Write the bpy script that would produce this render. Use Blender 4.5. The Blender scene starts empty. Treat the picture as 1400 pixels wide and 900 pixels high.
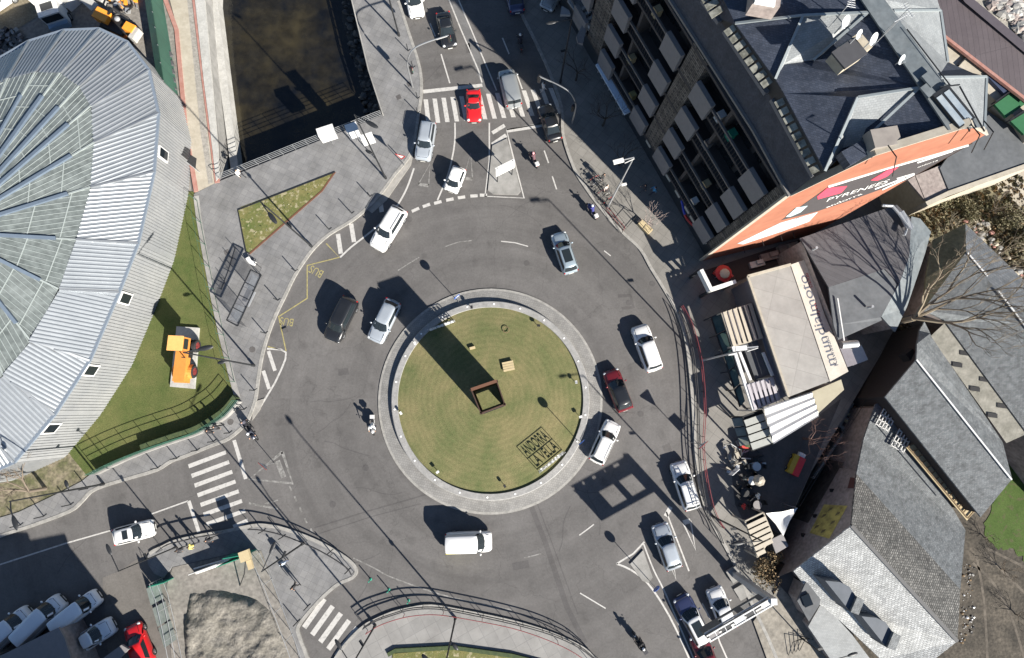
import bpy, bmesh, math, random
from mathutils import Vector, Matrix, geometry
random.seed(7)
S = bpy.context.scene; C = S.collection
R_ = math.radians
# ---------------- camera ----------------
FPX, CH = 780.0, 56.5                      # focal length in photo pixels, flying height in metres
_d = Vector((-16/FPX, -112/FPX, -1)).normalized(); _u = -_d
_cx = Vector((1,0,0)); _X = (_cx - _cx.dot(_u)*_u).normalized(); _Y = _u.cross(_X)
ROT = Matrix((_X, _Y, _u))                 # camera -> world
cam = bpy.data.cameras.new('camera'); co = bpy.data.objects.new('camera', cam); C.objects.link(co)
cam.sensor_width = 36; cam.lens = 36*FPX/1400; cam.clip_end = 3000; cam.clip_start = .5
m4 = ROT.to_4x4(); m4.translation = Vector((0,0,CH)); co.matrix_world = m4
S.camera = co
# ---------------- light ----------------
SUN_EL, SUN_AZ = R_(29), R_(42.3)            # the sun stands to the lower right of the photo
sv = Vector((math.sin(SUN_AZ)*math.cos(SUN_EL), -math.cos(SUN_AZ)*math.cos(SUN_EL), math.sin(SUN_EL)))
w = bpy.data.worlds.new('World'); S.world = w; w.use_nodes = True
nt = w.node_tree; bg = nt.nodes['Background']
sky = nt.nodes.new('ShaderNodeTexSky'); sky.sky_type = 'NISHITA'; sky.sun_disc = False
sky.sun_elevation = SUN_EL; sky.sun_rotation = math.atan2(sv.x, sv.y)
sky.altitude = 1000; sky.air_density = 1.0; sky.dust_density = .4; sky.ozone_density = 2.2
nt.links.new(sky.outputs[0], bg.inputs[0]); bg.inputs[1].default_value = .05
sl = bpy.data.lights.new('sun', 'SUN'); sl.energy = 5.0; sl.angle = R_(.5); sl.color = (1,.94,.85)
so = bpy.data.objects.new('sun', sl); C.objects.link(so)
so.rotation_euler = (-sv).to_track_quat('-Z','Y').to_euler(); so.location = (60,-60,60)
S.view_settings.view_transform = 'Standard'; S.view_settings.look = 'None'
S.view_settings.exposure = 1.3; S.view_settings.gamma = 1; S.view_settings.use_curve_mapping = False
S.render.engine = 'CYCLES'
# ---------------- helpers ----------------
def at(px, py, z=0.0):
    v = ROT @ Vector(((px-700)/FPX, -(py-450)/FPX, -1)); t = (z-CH)/v.z
    return Vector((v.x*t, v.y*t, z))
def ats(pts, z=0.0): return [at(p[0], p[1], p[2] if len(p) > 2 else z) for p in pts]
def aim(p, q):                              # heading on the ground, from photo point p to q
    a, b = at(*p), at(*q); return math.atan2(b.y-a.y, b.x-a.x)
def lerp(a, b, t): return a + (b-a)*t
def smooth(pts, n=5, closed=False):
    out = []; N = len(pts); rng = range(N if closed else N-1)
    for i in rng:
        g = (lambda k: pts[k % N]) if closed else (lambda k: pts[max(0, min(N-1, k))])
        p0, p1, p2, p3 = g(i-1), g(i), g(i+1), g(i+2)
        for j in range(n):
            t = j/n
            out.append(tuple(.5*((2*p1[k])+(-p0[k]+p2[k])*t+(2*p0[k]-5*p1[k]+4*p2[k]-p3[k])*t*t+(-p0[k]+3*p1[k]-3*p2[k]+p3[k])*t**3) for k in range(len(p1))))
    if not closed: out.append(tuple(pts[-1]))
    return out
class MB:
    def __init__(s): s.v = []; s.f = []; s.m = []; s.cm = 0
    def add(s, vs, fs, M=None):
        o = len(s.v)
        for v in vs:
            v = Vector(v); s.v.append(M @ v if M else v)
        for f in fs: s.f.append([o+i for i in f]); s.m.append(s.cm)
        return s
    def box(s, c, d, rz=0, M=None):
        x, y, z = [k/2 for k in d]; T = Matrix.Translation(Vector(c)) @ Matrix.Rotation(rz, 4, 'Z')
        vs = [T @ Vector((i*x, j*y, k*z)) for k in (-1,1) for j in (-1,1) for i in (-1,1)]
        return s.add(vs, [(0,2,3,1),(4,5,7,6),(0,1,5,4),(2,6,7,3),(0,4,6,2),(1,3,7,5)], M)
    def beam(s, a, b, w_, h_, up=Vector((0,0,1))):
        a, b = Vector(a), Vector(b); d = (b-a)
        if d.length < 1e-5: return s
        d.normalize()
        if abs(d.dot(up)) > .98: up = Vector((1,0,0))
        x = d.cross(up).normalized()*w_/2; y = x.cross(d).normalized()*h_/2
        vs = [p+i*x+j*y for p in (a,b) for j in (-1,1) for i in (-1,1)]
        return s.add(vs, [(0,2,3,1),(4,5,7,6),(0,1,5,4),(2,6,7,3),(0,4,6,2),(1,3,7,5)])
    def tube(s, pts, r, n=8, cap=True):
        pts = [Vector(p) for p in pts]; rs = r if isinstance(r, (list, tuple)) else [r]*len(pts); o = len(s.v)
        up = Vector((0,0,1))
        for i, p in enumerate(pts):
            d = (pts[min(i+1, len(pts)-1)]-pts[max(i-1, 0)]).normalized()
            q = up if abs(d.dot(up)) < .95 else Vector((1,0,0))
            x = d.cross(q).normalized(); y = x.cross(d)
            for k in range(n):
                a = 2*math.pi*k/n; s.v.append(p+rs[i]*(math.cos(a)*x+math.sin(a)*y))
        for i in range(len(pts)-1):
            for k in range(n):
                s.f.append([o+i*n+k, o+i*n+(k+1) % n, o+(i+1)*n+(k+1) % n, o+(i+1)*n+k]); s.m.append(s.cm)
        if cap:
            s.f.append([o+k for k in range(n)][::-1]); s.m.append(s.cm)
            e = o+(len(pts)-1)*n; s.f.append([e+k for k in range(n)]); s.m.append(s.cm)
        return s
    def ball(s, c, r, n=10, m=7, M=None):
        c = Vector(c); r = Vector(r) if isinstance(r, (tuple, list, Vector)) else Vector((r,r,r)); vs = [c+Vector((0,0,r.z))]; fs = []
        for i in range(1, m):
            t = math.pi*i/m
            for k in range(n):
                a = 2*math.pi*k/n; vs.append(c+Vector((r.x*math.sin(t)*math.cos(a), r.y*math.sin(t)*math.sin(a), r.z*math.cos(t))))
        vs.append(c-Vector((0,0,r.z)))
        for k in range(n): fs.append((0, 1+k, 1+(k+1) % n))
        for i in range(m-2):
            for k in range(n): fs.append((1+i*n+k, 1+(i+1)*n+k, 1+(i+1)*n+(k+1) % n, 1+i*n+(k+1) % n))
        e = len(vs)-1
        for k in range(n): fs.append((e, 1+(m-2)*n+(k+1) % n, 1+(m-2)*n+k))
        return s.add(vs, fs, M)
    def cyl(s, c, r, h, axis='z', n=20, M=None):
        c = Vector(c); d = {'x':Vector((1,0,0)), 'y':Vector((0,1,0)), 'z':Vector((0,0,1))}[axis]*h/2
        b = MB(); b.tube([c-d, c+d], r, n); return s.add(b.v, b.f, M)
    def face(s, pts):
        return s.add(pts, [list(range(len(pts)))])
    def poly(s, pts, holes=()):             # flat polygon, any shape
        loops = [pts]+list(holes); tr = geometry.tessellate_polygon([[Vector((p.x,p.y,0)) for p in l] for l in loops])
        allv = [p for l in loops for p in l]; fs = []
        for t in tr:
            a, b, c = [allv[i] for i in t]
            fs.append(t if (b-a).cross(c-a).z > 0 else t[::-1])
        return s.add(allv, fs)
    def slab(s, pts, z0, z1):
        top = [Vector((p.x,p.y,z1)) for p in pts]; s.poly(top)
        n = len(pts); ar = sum(pts[i].x*pts[(i+1) % n].y-pts[(i+1) % n].x*pts[i].y for i in range(n))
        for i in range(n):
            a, b = top[i], top[(i+1) % n]
            if ar < 0: a, b = b, a
            s.face([Vector((a.x,a.y,z0)), Vector((b.x,b.y,z0)), b, a])
        return s
    def ribbon(s, pts, w_, z=None, h=0):    # ribbon of width w_ along pts; h > 0 makes a raised bar
        pts = [Vector(p) for p in pts]; L = []; Rr = []
        for i, p in enumerate(pts):
            a = pts[max(i-1,0)]; b = pts[min(i+1,len(pts)-1)]; d = (b-a); d.z = 0; d.normalize(); nn = Vector((-d.y, d.x, 0))*w_/2
            q = p.copy();
            if z is not None: q.z = z
            L.append(q+nn); Rr.append(q-nn)
        for i in range(len(pts)-1):
            s.face([Rr[i], Rr[i+1], L[i+1], L[i]])
            if h:
                dn = Vector((0,0,h)); s.face([L[i], L[i+1], L[i+1]-dn, L[i]-dn]); s.face([Rr[i+1], Rr[i], Rr[i]-dn, Rr[i+1]-dn])
        if h:
            dn = Vector((0,0,h)); s.face([L[0], L[0]-dn, Rr[0]-dn, Rr[0]]); s.face([L[-1], Rr[-1], Rr[-1]-dn, L[-1]-dn])
        return s
    def build(s, name, mat, parent=None, smooth_=False, sharp=35, label=None):
        me = bpy.data.meshes.new(name)
        vs = s.v
        if parent is not None and parent.name in WROOT:
            Mi = WROOT[parent.name]; vs = [Mi @ v for v in vs]
        me.from_pydata([tuple(v) for v in vs], [], s.f)
        for mm in (mat if isinstance(mat, (list, tuple)) else [mat]): me.materials.append(mm)
        if isinstance(mat, (list, tuple)): me.polygons.foreach_set('material_index', s.m)
        if smooth_:
            me.polygons.foreach_set('use_smooth', [True]*len(me.polygons)); me.set_sharp_from_angle(angle=R_(sharp))
        me.update()
        o = bpy.data.objects.new(name, me); C.objects.link(o)
        if parent is not None:
            o.parent = parent
            if parent.name in WROOT: WROOT[o.name] = WROOT[parent.name]
        if label: o['label'] = label
        return o
WROOT = {}                                  # root name -> inverse matrix for parts given in world coordinates
def thing(name, label, cat, loc=(0,0,0), rz=0, group=None, world=False):
    o = bpy.data.objects.new(name, None); C.objects.link(o); o.location = loc; o.rotation_euler = (0,0,rz); o.empty_display_size = .3
    o['label'] = label; o['category'] = cat
    if group: o['group'] = group
    if world: WROOT[o.name] = (Matrix.Translation(Vector(loc)) @ Matrix.Rotation(rz,4,'Z')).inverted()
    return o
def tag(o, label, cat, group=None):
    o['label'] = label; o['category'] = cat
    if group: o['group'] = group
    return o
def struct(o, kind='structure'): o['kind'] = kind; return o
def dup(root, loc, rz, label=None, group=None):
    r = root.copy(); C.objects.link(r); r.location = loc; r.rotation_euler = (0,0,rz)
    if label: r['label'] = label
    if group: r['group'] = group
    for ch in list(root.children):
        c = ch.copy(); C.objects.link(c); c.parent = r
        for g in ch.children:
            d = g.copy(); C.objects.link(d); d.parent = c
    return r
def clip(poly, n, d):                       # keep n.p >= d
    out = []
    for i in range(len(poly)):
        a, b = poly[i], poly[(i+1) % len(poly)]; da, db = n.dot(a)-d, n.dot(b)-d
        if da >= 0: out.append(a)
        if (da >= 0) != (db >= 0): out.append(a+(b-a)*(da/(da-db)))
    return out
def ribs(mb, poly, dirv, step, w_, h_, off=0, ridge=False):   # raised ribs along dirv over a flat convex polygon
    poly = [Vector(p) for p in poly]; nrm = (poly[1]-poly[0]).cross(poly[2]-poly[1]).normalized()
    if nrm.z < 0: nrm = -nrm
    dirv = (dirv-nrm*dirv.dot(nrm)).normalized(); cr = nrm.cross(dirv).normalized()
    ds = [cr.dot(p) for p in poly]; k = min(ds)+step*.5+off
    while k < max(ds):
        q = clip(clip(poly, cr, k-w_/2), -cr, -(k+w_/2))
        if len(q) >= 3:
            ts = [dirv.dot(p) for p in q]; base = q[0]
            def pt(t, c_): return base+dirv*(t-dirv.dot(base))+cr*(c_-cr.dot(base))
            a, b = min(ts), max(ts)
            if b-a > .05 and ridge:
                p0, p1, p2, q0, q1, q2 = pt(a,k-w_/2), pt(a,k)+nrm*h_, pt(a,k+w_/2), pt(b,k-w_/2), pt(b,k)+nrm*h_, pt(b,k+w_/2)
                mb.add([p0,p1,p2,q0,q1,q2], [(0,1,4,3),(1,2,5,4),(0,2,1),(3,4,5)])
            elif b-a > .05: mb.beam(pt(a,k)+nrm*h_*.5, pt(b,k)+nrm*h_*.5, w_, h_, up=nrm)
        k += step
# ---------------- materials ----------------
def newmat(name):
    m = bpy.data.materials.new(name); m.use_nodes = True; t = m.node_tree; return m, t, t.nodes['Principled BSDF']
def N(t, ty, **k):
    n = t.nodes.new(ty)
    for a, b in k.items():
        if a in n.inputs: n.inputs[a].default_value = b
        else: setattr(n, a, b)
    return n
def M(name, c, c2=None, sc=1.0, rough=.8, metal=0, bump=0, bs=30, coat=0, pos=(.35,.65), spec=.5, sc2=None, amt2=.25, wdt=0, alpha=None):
    m, t, p = newmat(name); p.inputs['Roughness'].default_value = rough; p.inputs['Metallic'].default_value = metal
    p.inputs['Coat Weight'].default_value = coat; p.inputs['Coat Roughness'].default_value = .06; p.inputs['Specular IOR Level'].default_value = spec
    p.inputs['Base Color'].default_value = (*c, 1)
    if alpha: p.inputs['Alpha'].default_value = alpha
    tc = N(t, 'ShaderNodeTexCoord')
    if c2:
        nz = N(t, 'ShaderNodeTexNoise', Scale=sc, Detail=8.0, Roughness=.65); t.links.new(tc.outputs['Object'], nz.inputs['Vector'])
        cr = N(t, 'ShaderNodeValToRGB'); cr.color_ramp.elements[0].position = pos[0]; cr.color_ramp.elements[1].position = pos[1]
        cr.color_ramp.elements[0].color = (*c, 1); cr.color_ramp.elements[1].color = (*c2, 1)
        t.links.new(nz.outputs['Fac'], cr.inputs[0]); out = cr.outputs[0]
        if sc2:
            n2 = N(t, 'ShaderNodeTexNoise', Scale=sc2, Detail=4.0); t.links.new(tc.outputs['Object'], n2.inputs['Vector'])
            mr = N(t, 'ShaderNodeMapRange'); mr.inputs[1].default_value = .3; mr.inputs[2].default_value = .7; mr.inputs[3].default_value = 1-amt2; mr.inputs[4].default_value = 1+amt2
            t.links.new(n2.outputs['Fac'], mr.inputs[0])
            mx = N(t, 'ShaderNodeMix', data_type='RGBA', blend_type='MULTIPLY'); mx.inputs[0].default_value = 1
            t.links.new(out, mx.inputs[6]); t.links.new(mr.outputs[0], mx.inputs[7]); out = mx.outputs[2]
        t.links.new(out, p.inputs['Base Color'])
    if bump:
        nb = N(t, 'ShaderNodeTexNoise', Scale=bs, Detail=3.0); t.links.new(tc.outputs['Object'], nb.inputs['Vector'])
        bp = N(t, 'ShaderNodeBump', Strength=bump, Distance=.05); t.links.new(nb.outputs['Fac'], bp.inputs['Height']); t.links.new(bp.outputs[0], p.inputs['Normal'])
    return m
def Mbrick(name, c1, c2, mortar, bw, bh, ang, rough=.8, noise=.3, nsc=.6, msz=.02, bump=.3, off=.5, axis='xy', metal=0, spec=.5, mort_s=.1, warp=0.0):
    m, t, p = newmat(name); p.inputs['Roughness'].default_value = rough; p.inputs['Metallic'].default_value = metal; p.inputs['Specular IOR Level'].default_value = spec
    tc = N(t, 'ShaderNodeTexCoord'); mp = N(t, 'ShaderNodeMapping'); mp.inputs['Rotation'].default_value = (0,0,ang) if axis == 'xy' else (R_(90),0,ang)
    t.links.new(tc.outputs['Object'], mp.inputs[0])
    wn = N(t, 'ShaderNodeTexNoise', Scale=1.3, Detail=3.0); t.links.new(tc.outputs['Object'], wn.inputs['Vector'])
    wv = N(t, 'ShaderNodeVectorMath', operation='MULTIPLY_ADD'); wv.inputs[1].default_value = (warp,warp,warp); t.links.new(wn.outputs['Color'], wv.inputs[0]); t.links.new(mp.outputs[0], wv.inputs[2])
    br = N(t, 'ShaderNodeTexBrick', Scale=1.0); br.offset = off
    for k, v in (('Color1',(*c1,1)),('Color2',(*c2,1)),('Mortar',(*mortar,1)),('Mortar Size',msz),('Mortar Smooth',mort_s),('Brick Width',bw),('Row Height',bh)): br.inputs[k].default_value = v
    t.links.new(wv.outputs[0], br.inputs[0])
    nz = N(t, 'ShaderNodeTexNoise', Scale=nsc, Detail=8.0, Roughness=.7); t.links.new(tc.outputs['Object'], nz.inputs['Vector'])
    mr = N(t, 'ShaderNodeMapRange'); mr.inputs[1].default_value = .3; mr.inputs[2].default_value = .7; mr.inputs[3].default_value = 1-noise; mr.inputs[4].default_value = 1+noise
    t.links.new(nz.outputs['Fac'], mr.inputs[0])
    mx = N(t, 'ShaderNodeMix', data_type='RGBA', blend_type='MULTIPLY'); mx.inputs[0].default_value = 1
    t.links.new(br.outputs['Color'], mx.inputs[6]); t.links.new(mr.outputs[0], mx.inputs[7]); t.links.new(mx.outputs[2], p.inputs['Base Color'])
    if bump:
        n3 = N(t, 'ShaderNodeTexNoise', Scale=9.0, Detail=3.0); t.links.new(tc.outputs['Object'], n3.inputs['Vector'])
        ad = N(t, 'ShaderNodeMath', operation='SUBTRACT'); t.links.new(n3.outputs['Fac'], ad.inputs[0]); t.links.new(br.outputs['Fac'], ad.inputs[1])
        bp = N(t, 'ShaderNodeBump', Strength=bump, Distance=.03); t.links.new(ad.outputs[0], bp.inputs['Height']); t.links.new(bp.outputs[0], p.inputs['Normal'])
    return m
RCX, RCY = at(671, 545).x, at(671, 545).y
# asphalt: aggregate grain, broad wear, faint cracks
def asphalt(name, a, b, crack=True):
    m, t, p = newmat(name); p.inputs['Roughness'].default_value = .85; p.inputs['Specular IOR Level'].default_value = .35
    tc = N(t, 'ShaderNodeTexCoord'); o = tc.outputs['Object']
    n1 = N(t, 'ShaderNodeTexNoise', Scale=.09, Detail=6.0, Roughness=.6); n2 = N(t, 'ShaderNodeTexNoise', Scale=5.0, Detail=6.0, Roughness=.8)
    n4 = N(t, 'ShaderNodeTexNoise', Scale=.7, Detail=8.0, Roughness=.75)
    for n in (n1,n2,n4): t.links.new(o, n.inputs['Vector'])
    cr = N(t, 'ShaderNodeValToRGB'); cr.color_ramp.elements[0].position = .32; cr.color_ramp.elements[1].position = .68
    cr.color_ramp.elements[0].color = (*a,1); cr.color_ramp.elements[1].color = (*b,1); t.links.new(n1.outputs['Fac'], cr.inputs[0]); out = cr.outputs[0]
    for n, lo, hi in ((n2,.84,1.16),(n4,.88,1.12)):
        mr = N(t, 'ShaderNodeMapRange'); mr.inputs[1].default_value = .3; mr.inputs[2].default_value = .7; mr.inputs[3].default_value = lo; mr.inputs[4].default_value = hi
        t.links.new(n.outputs['Fac'], mr.inputs[0])
        mx = N(t, 'ShaderNodeMix', data_type='RGBA', blend_type='MULTIPLY'); mx.inputs[0].default_value = 1
        t.links.new(out, mx.inputs[6]); t.links.new(mr.outputs[0], mx.inputs[7]); out = mx.outputs[2]
    if crack:
        vo = N(t, 'ShaderNodeTexVoronoi', feature='DISTANCE_TO_EDGE', Scale=.16); wz = N(t, 'ShaderNodeTexNoise', Scale=.8, Detail=5.0); t.links.new(o, wz.inputs['Vector'])
        va = N(t, 'ShaderNodeVectorMath', operation='MULTIPLY_ADD'); va.inputs[1].default_value = (1.6,1.6,1.6); t.links.new(wz.outputs['Color'], va.inputs[0]); t.links.new(o, va.inputs[2])
        t.links.new(va.outputs[0], vo.inputs['Vector'])
        mr = N(t, 'ShaderNodeMapRange'); mr.inputs[1].default_value = 0; mr.inputs[2].default_value = .006; mr.inputs[3].default_value = .8; mr.inputs[4].default_value = 1
        t.links.new(vo.outputs[0], mr.inputs[0])
        mx = N(t, 'ShaderNodeMix', data_type='RGBA', blend_type='MULTIPLY'); mx.inputs[0].default_value = 1
        t.links.new(out, mx.inputs[6]); t.links.new(mr.outputs[0], mx.inputs[7]); out = mx.outputs[2]
    # wear that follows the traffic: bands in polar coordinates round the roundabout
    sb = N(t, 'ShaderNodeVectorMath', operation='SUBTRACT'); sb.inputs[1].default_value = (RCX, RCY, 0); t.links.new(o, sb.inputs[0])
    ln = N(t, 'ShaderNodeVectorMath', operation='LENGTH'); t.links.new(sb.outputs[0], ln.inputs[0]); sp = N(t, 'ShaderNodeSeparateXYZ'); t.links.new(sb.outputs[0], sp.inputs[0])
    an = N(t, 'ShaderNodeMath', operation='ARCTAN2'); t.links.new(sp.outputs[1], an.inputs[0]); t.links.new(sp.outputs[0], an.inputs[1])
    cb = N(t, 'ShaderNodeCombineXYZ'); t.links.new(ln.outputs['Value'], cb.inputs[0]); t.links.new(an.outputs[0], cb.inputs[1])
    nw = N(t, 'ShaderNodeTexNoise', Scale=.55, Detail=5.0, Roughness=.6); t.links.new(cb.outputs[0], nw.inputs['Vector'])
    mr = N(t, 'ShaderNodeMapRange'); mr.inputs[1].default_value = .3; mr.inputs[2].default_value = .7; mr.inputs[3].default_value = .84; mr.inputs[4].default_value = 1.16; t.links.new(nw.outputs['Fac'], mr.inputs[0])
    mx = N(t, 'ShaderNodeMix', data_type='RGBA', blend_type='MULTIPLY'); mx.inputs[0].default_value = 1; t.links.new(out, mx.inputs[6]); t.links.new(mr.outputs[0], mx.inputs[7]); out = mx.outputs[2]
    ns = N(t, 'ShaderNodeTexNoise', Scale=.55, Detail=3.0); t.links.new(o, ns.inputs['Vector'])      # oil and water stains
    mr = N(t, 'ShaderNodeMapRange'); mr.inputs[1].default_value = .6; mr.inputs[2].default_value = .72; mr.inputs[3].default_value = 1; mr.inputs[4].default_value = .82; t.links.new(ns.outputs['Fac'], mr.inputs[0])
    mx = N(t, 'ShaderNodeMix', data_type='RGBA', blend_type='MULTIPLY'); mx.inputs[0].default_value = 1; t.links.new(out, mx.inputs[6]); t.links.new(mr.outputs[0], mx.inputs[7]); out = mx.outputs[2]
    t.links.new(out, p.inputs['Base Color'])
    nb = N(t, 'ShaderNodeTexNoise', Scale=14.0, Detail=2.0); t.links.new(o, nb.inputs['Vector'])
    bp = N(t, 'ShaderNodeBump', Strength=.25, Distance=.03); t.links.new(nb.outputs['Fac'], bp.inputs['Height']); t.links.new(bp.outputs[0], p.inputs['Normal'])
    return m
mt = {}
mt['asphalt'] = asphalt('asphalt', (.092,.088,.086), (.122,.117,.114))
mt['asphalt2'] = asphalt('pale_asphalt', (.115,.108,.1), (.145,.135,.125))
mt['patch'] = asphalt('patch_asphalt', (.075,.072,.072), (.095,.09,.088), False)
mt['paint'] = M('road_paint', (.25,.247,.235), (.45,.44,.42), 3.5, .6, pos=(.28,.5))
mt['paintworn'] = M('worn_paint', (.12,.117,.11), (.25,.245,.235), 3.0, .7, pos=(.4,.62))
mt['yellow'] = M('yellow_paint', (.19,.165,.085), (.33,.29,.12), 3, .7, pos=(.3,.6))
mt['median'] = asphalt('median_asphalt', (.115,.115,.116), (.14,.14,.14), False)
mt['pave'] = Mbrick('paving', (.158,.158,.16), (.182,.181,.18), (.118,.118,.12), .62, .62, R_(25), .8, .3, .45, .014, .15, 0)
mt['pave2'] = Mbrick('paving_slabs', (.2,.197,.19), (.23,.225,.216), (.178,.175,.17), 1.1, 1.1, R_(-28), .8, .2, .4, .03, .15, 0)
mt['paveR'] = Mbrick('paving_right', (.17,.163,.15), (.19,.182,.168), (.13,.125,.115), .9, .9, R_(37), .8, .22, .4, .02, .15, 0)
mt['kerb'] = M('kerb_concrete', (.21,.205,.19), (.32,.31,.29), 2.5, .8, bump=.2)
mt['ramp'] = M('ramp_concrete', (.24,.23,.21), (.32,.305,.28), 1.5, .8, bump=.2)
mt['conc'] = M('concrete', (.2,.197,.185), (.28,.273,.26), 1.2, .85, bump=.2, sc2=.2)
mt['cream'] = M('cream_concrete', (.33,.295,.235), (.4,.365,.3), .8, .85, sc2=4, amt2=.08)
mt['white'] = M('white_concrete', (.33,.325,.305), (.44,.435,.41), 1.0, .8, sc2=5, amt2=.1)
mt['pink'] = M('pink_edging', (.3,.14,.11), (.36,.2,.17), 2.0, .85)
mt['cobble'] = Mbrick('cobbles', (.19,.187,.18), (.225,.22,.21), (.16,.157,.15), .22, .22, R_(12), .85, .25, .8, .02, .25, .5)
mt['yard'] = M('yard_ground', (.16,.15,.135), (.22,.205,.185), .5, .9, bump=.3, sc2=3)
mt['dirt'] = M('bare_dirt', (.13,.105,.075), (.24,.2,.15), .9, .95, bump=.8, bs=6, sc2=5)
mt['mound'] = M('excavated_soil', (.125,.117,.1), (.195,.182,.16), .9, .95, bump=1, bs=5, sc2=6, amt2=.3)
mt['mud'] = M('muddy_field', (.03,.026,.02), (.09,.077,.06), .45, .95, bump=.9, bs=3, sc2=4, amt2=.4)
mt['scrub'] = M('scrub_ground', (.07,.065,.035), (.19,.165,.105), .6, .95, bump=1, bs=4, sc2=3, amt2=.5)
mt['drygrass'] = M('dry_grass', (.15,.125,.08), (.21,.18,.13), .8, .95, bump=.5, sc2=6)
def grass(name, a, b, sc, rings=None, c3=None):
    m, t, p = newmat(name); p.inputs['Roughness'].default_value = .9; p.inputs['Specular IOR Level'].default_value = .15
    tc = N(t, 'ShaderNodeTexCoord'); o = tc.outputs['Object']
    n1 = N(t, 'ShaderNodeTexNoise', Scale=sc, Detail=9.0, Roughness=.7); t.links.new(o, n1.inputs['Vector'])
    cr = N(t, 'ShaderNodeValToRGB'); cr.color_ramp.elements[0].position = .33; cr.color_ramp.elements[1].position = .67
    cr.color_ramp.elements[0].color = (*a,1); cr.color_ramp.elements[1].color = (*b,1); t.links.new(n1.outputs['Fac'], cr.inputs[0]); out = cr.outputs[0]
    if c3:
        n5 = N(t, 'ShaderNodeTexNoise', Scale=2.3, Detail=5.0); t.links.new(o, n5.inputs['Vector'])
        r5 = N(t, 'ShaderNodeMapRange'); r5.inputs[1].default_value = .56; r5.inputs[2].default_value = .66; t.links.new(n5.outputs['Fac'], r5.inputs[0])
        mx = N(t, 'ShaderNodeMix', data_type='RGBA'); t.links.new(r5.outputs[0], mx.inputs[0]); t.links.new(out, mx.inputs[6]); mx.inputs[7].default_value = (*c3,1); out = mx.outputs[2]
    n2 = N(t, 'ShaderNodeTexNoise', Scale=9.0, Detail=6.0, Roughness=.8); t.links.new(o, n2.inputs['Vector'])
    mr = N(t, 'ShaderNodeMapRange'); mr.inputs[1].default_value = .3; mr.inputs[2].default_value = .7; mr.inputs[3].default_value = .72; mr.inputs[4].default_value = 1.28; t.links.new(n2.outputs['Fac'], mr.inputs[0])
    mx = N(t, 'ShaderNodeMix', data_type='RGBA', blend_type='MULTIPLY'); mx.inputs[0].default_value = 1; t.links.new(out, mx.inputs[6]); t.links.new(mr.outputs[0], mx.inputs[7]); out = mx.outputs[2]
    if rings:                                # mowing rings round the island's middle
        sb = N(t, 'ShaderNodeVectorMath', operation='SUBTRACT'); sb.inputs[1].default_value = rings; t.links.new(o, sb.inputs[0])
        ln = N(t, 'ShaderNodeVectorMath', operation='LENGTH'); t.links.new(sb.outputs[0], ln.inputs[0])
        nd = N(t, 'ShaderNodeTexNoise', Scale=.5, Detail=3.0); t.links.new(o, nd.inputs['Vector'])
        ad = N(t, 'ShaderNodeMath', operation='MULTIPLY_ADD'); ad.inputs[1].default_value = .5; t.links.new(nd.outputs['Fac'], ad.inputs[0]); t.links.new(ln.outputs['Value'], ad.inputs[2])
        ml = N(t, 'ShaderNodeMath', operation='MULTIPLY'); ml.inputs[1].default_value = 11.5; t.links.new(ad.outputs[0], ml.inputs[0])
        sn = N(t, 'ShaderNodeMath', operation='SINE'); t.links.new(ml.outputs[0], sn.inputs[0])
        mr = N(t, 'ShaderNodeMapRange'); mr.inputs[1].default_value = -1; mr.inputs[2].default_value = 1; mr.inputs[3].default_value = .95; mr.inputs[4].default_value = 1.05; t.links.new(sn.outputs[0], mr.inputs[0])
        mx = N(t, 'ShaderNodeMix', data_type='RGBA', blend_type='MULTIPLY'); mx.inputs[0].default_value = 1; t.links.new(out, mx.inputs[6]); t.links.new(mr.outputs[0], mx.inputs[7]); out = mx.outputs[2]
    t.links.new(out, p.inputs['Base Color'])
    nb = N(t, 'ShaderNodeTexNoise', Scale=16.0, Detail=3.0); t.links.new(o, nb.inputs['Vector'])
    bp = N(t, 'ShaderNodeBump', Strength=.6, Distance=.06); t.links.new(nb.outputs['Fac'], bp.inputs['Height']); t.links.new(bp.outputs[0], p.inputs['Normal'])
    return m
RC = at(671, 545)
mt['island'] = grass('island_lawn', (.095,.115,.046), (.195,.17,.086), .28, rings=(RC.x, RC.y, .4))
mt['lawn'] = grass('lawn', (.06,.085,.025), (.115,.118,.045), .3)
mt['bed'] = grass('rough_lawn', (.09,.115,.035), (.19,.165,.07), .5, c3=(.3,.27,.17))
mt['field'] = grass('bright_field', (.045,.08,.018), (.075,.115,.032), .6, c3=(.08,.085,.04))
mt['leaf'] = M('hedge_leaf', (.03,.05,.02), (.06,.08,.03), 4, .9)
mt['water'] = M('river_water', (.004,.005,.007), (.028,.023,.012), .16, .08, pos=(.36,.66), spec=.5, sc2=.9, amt2=.35, bump=.25, bs=2.2)
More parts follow.
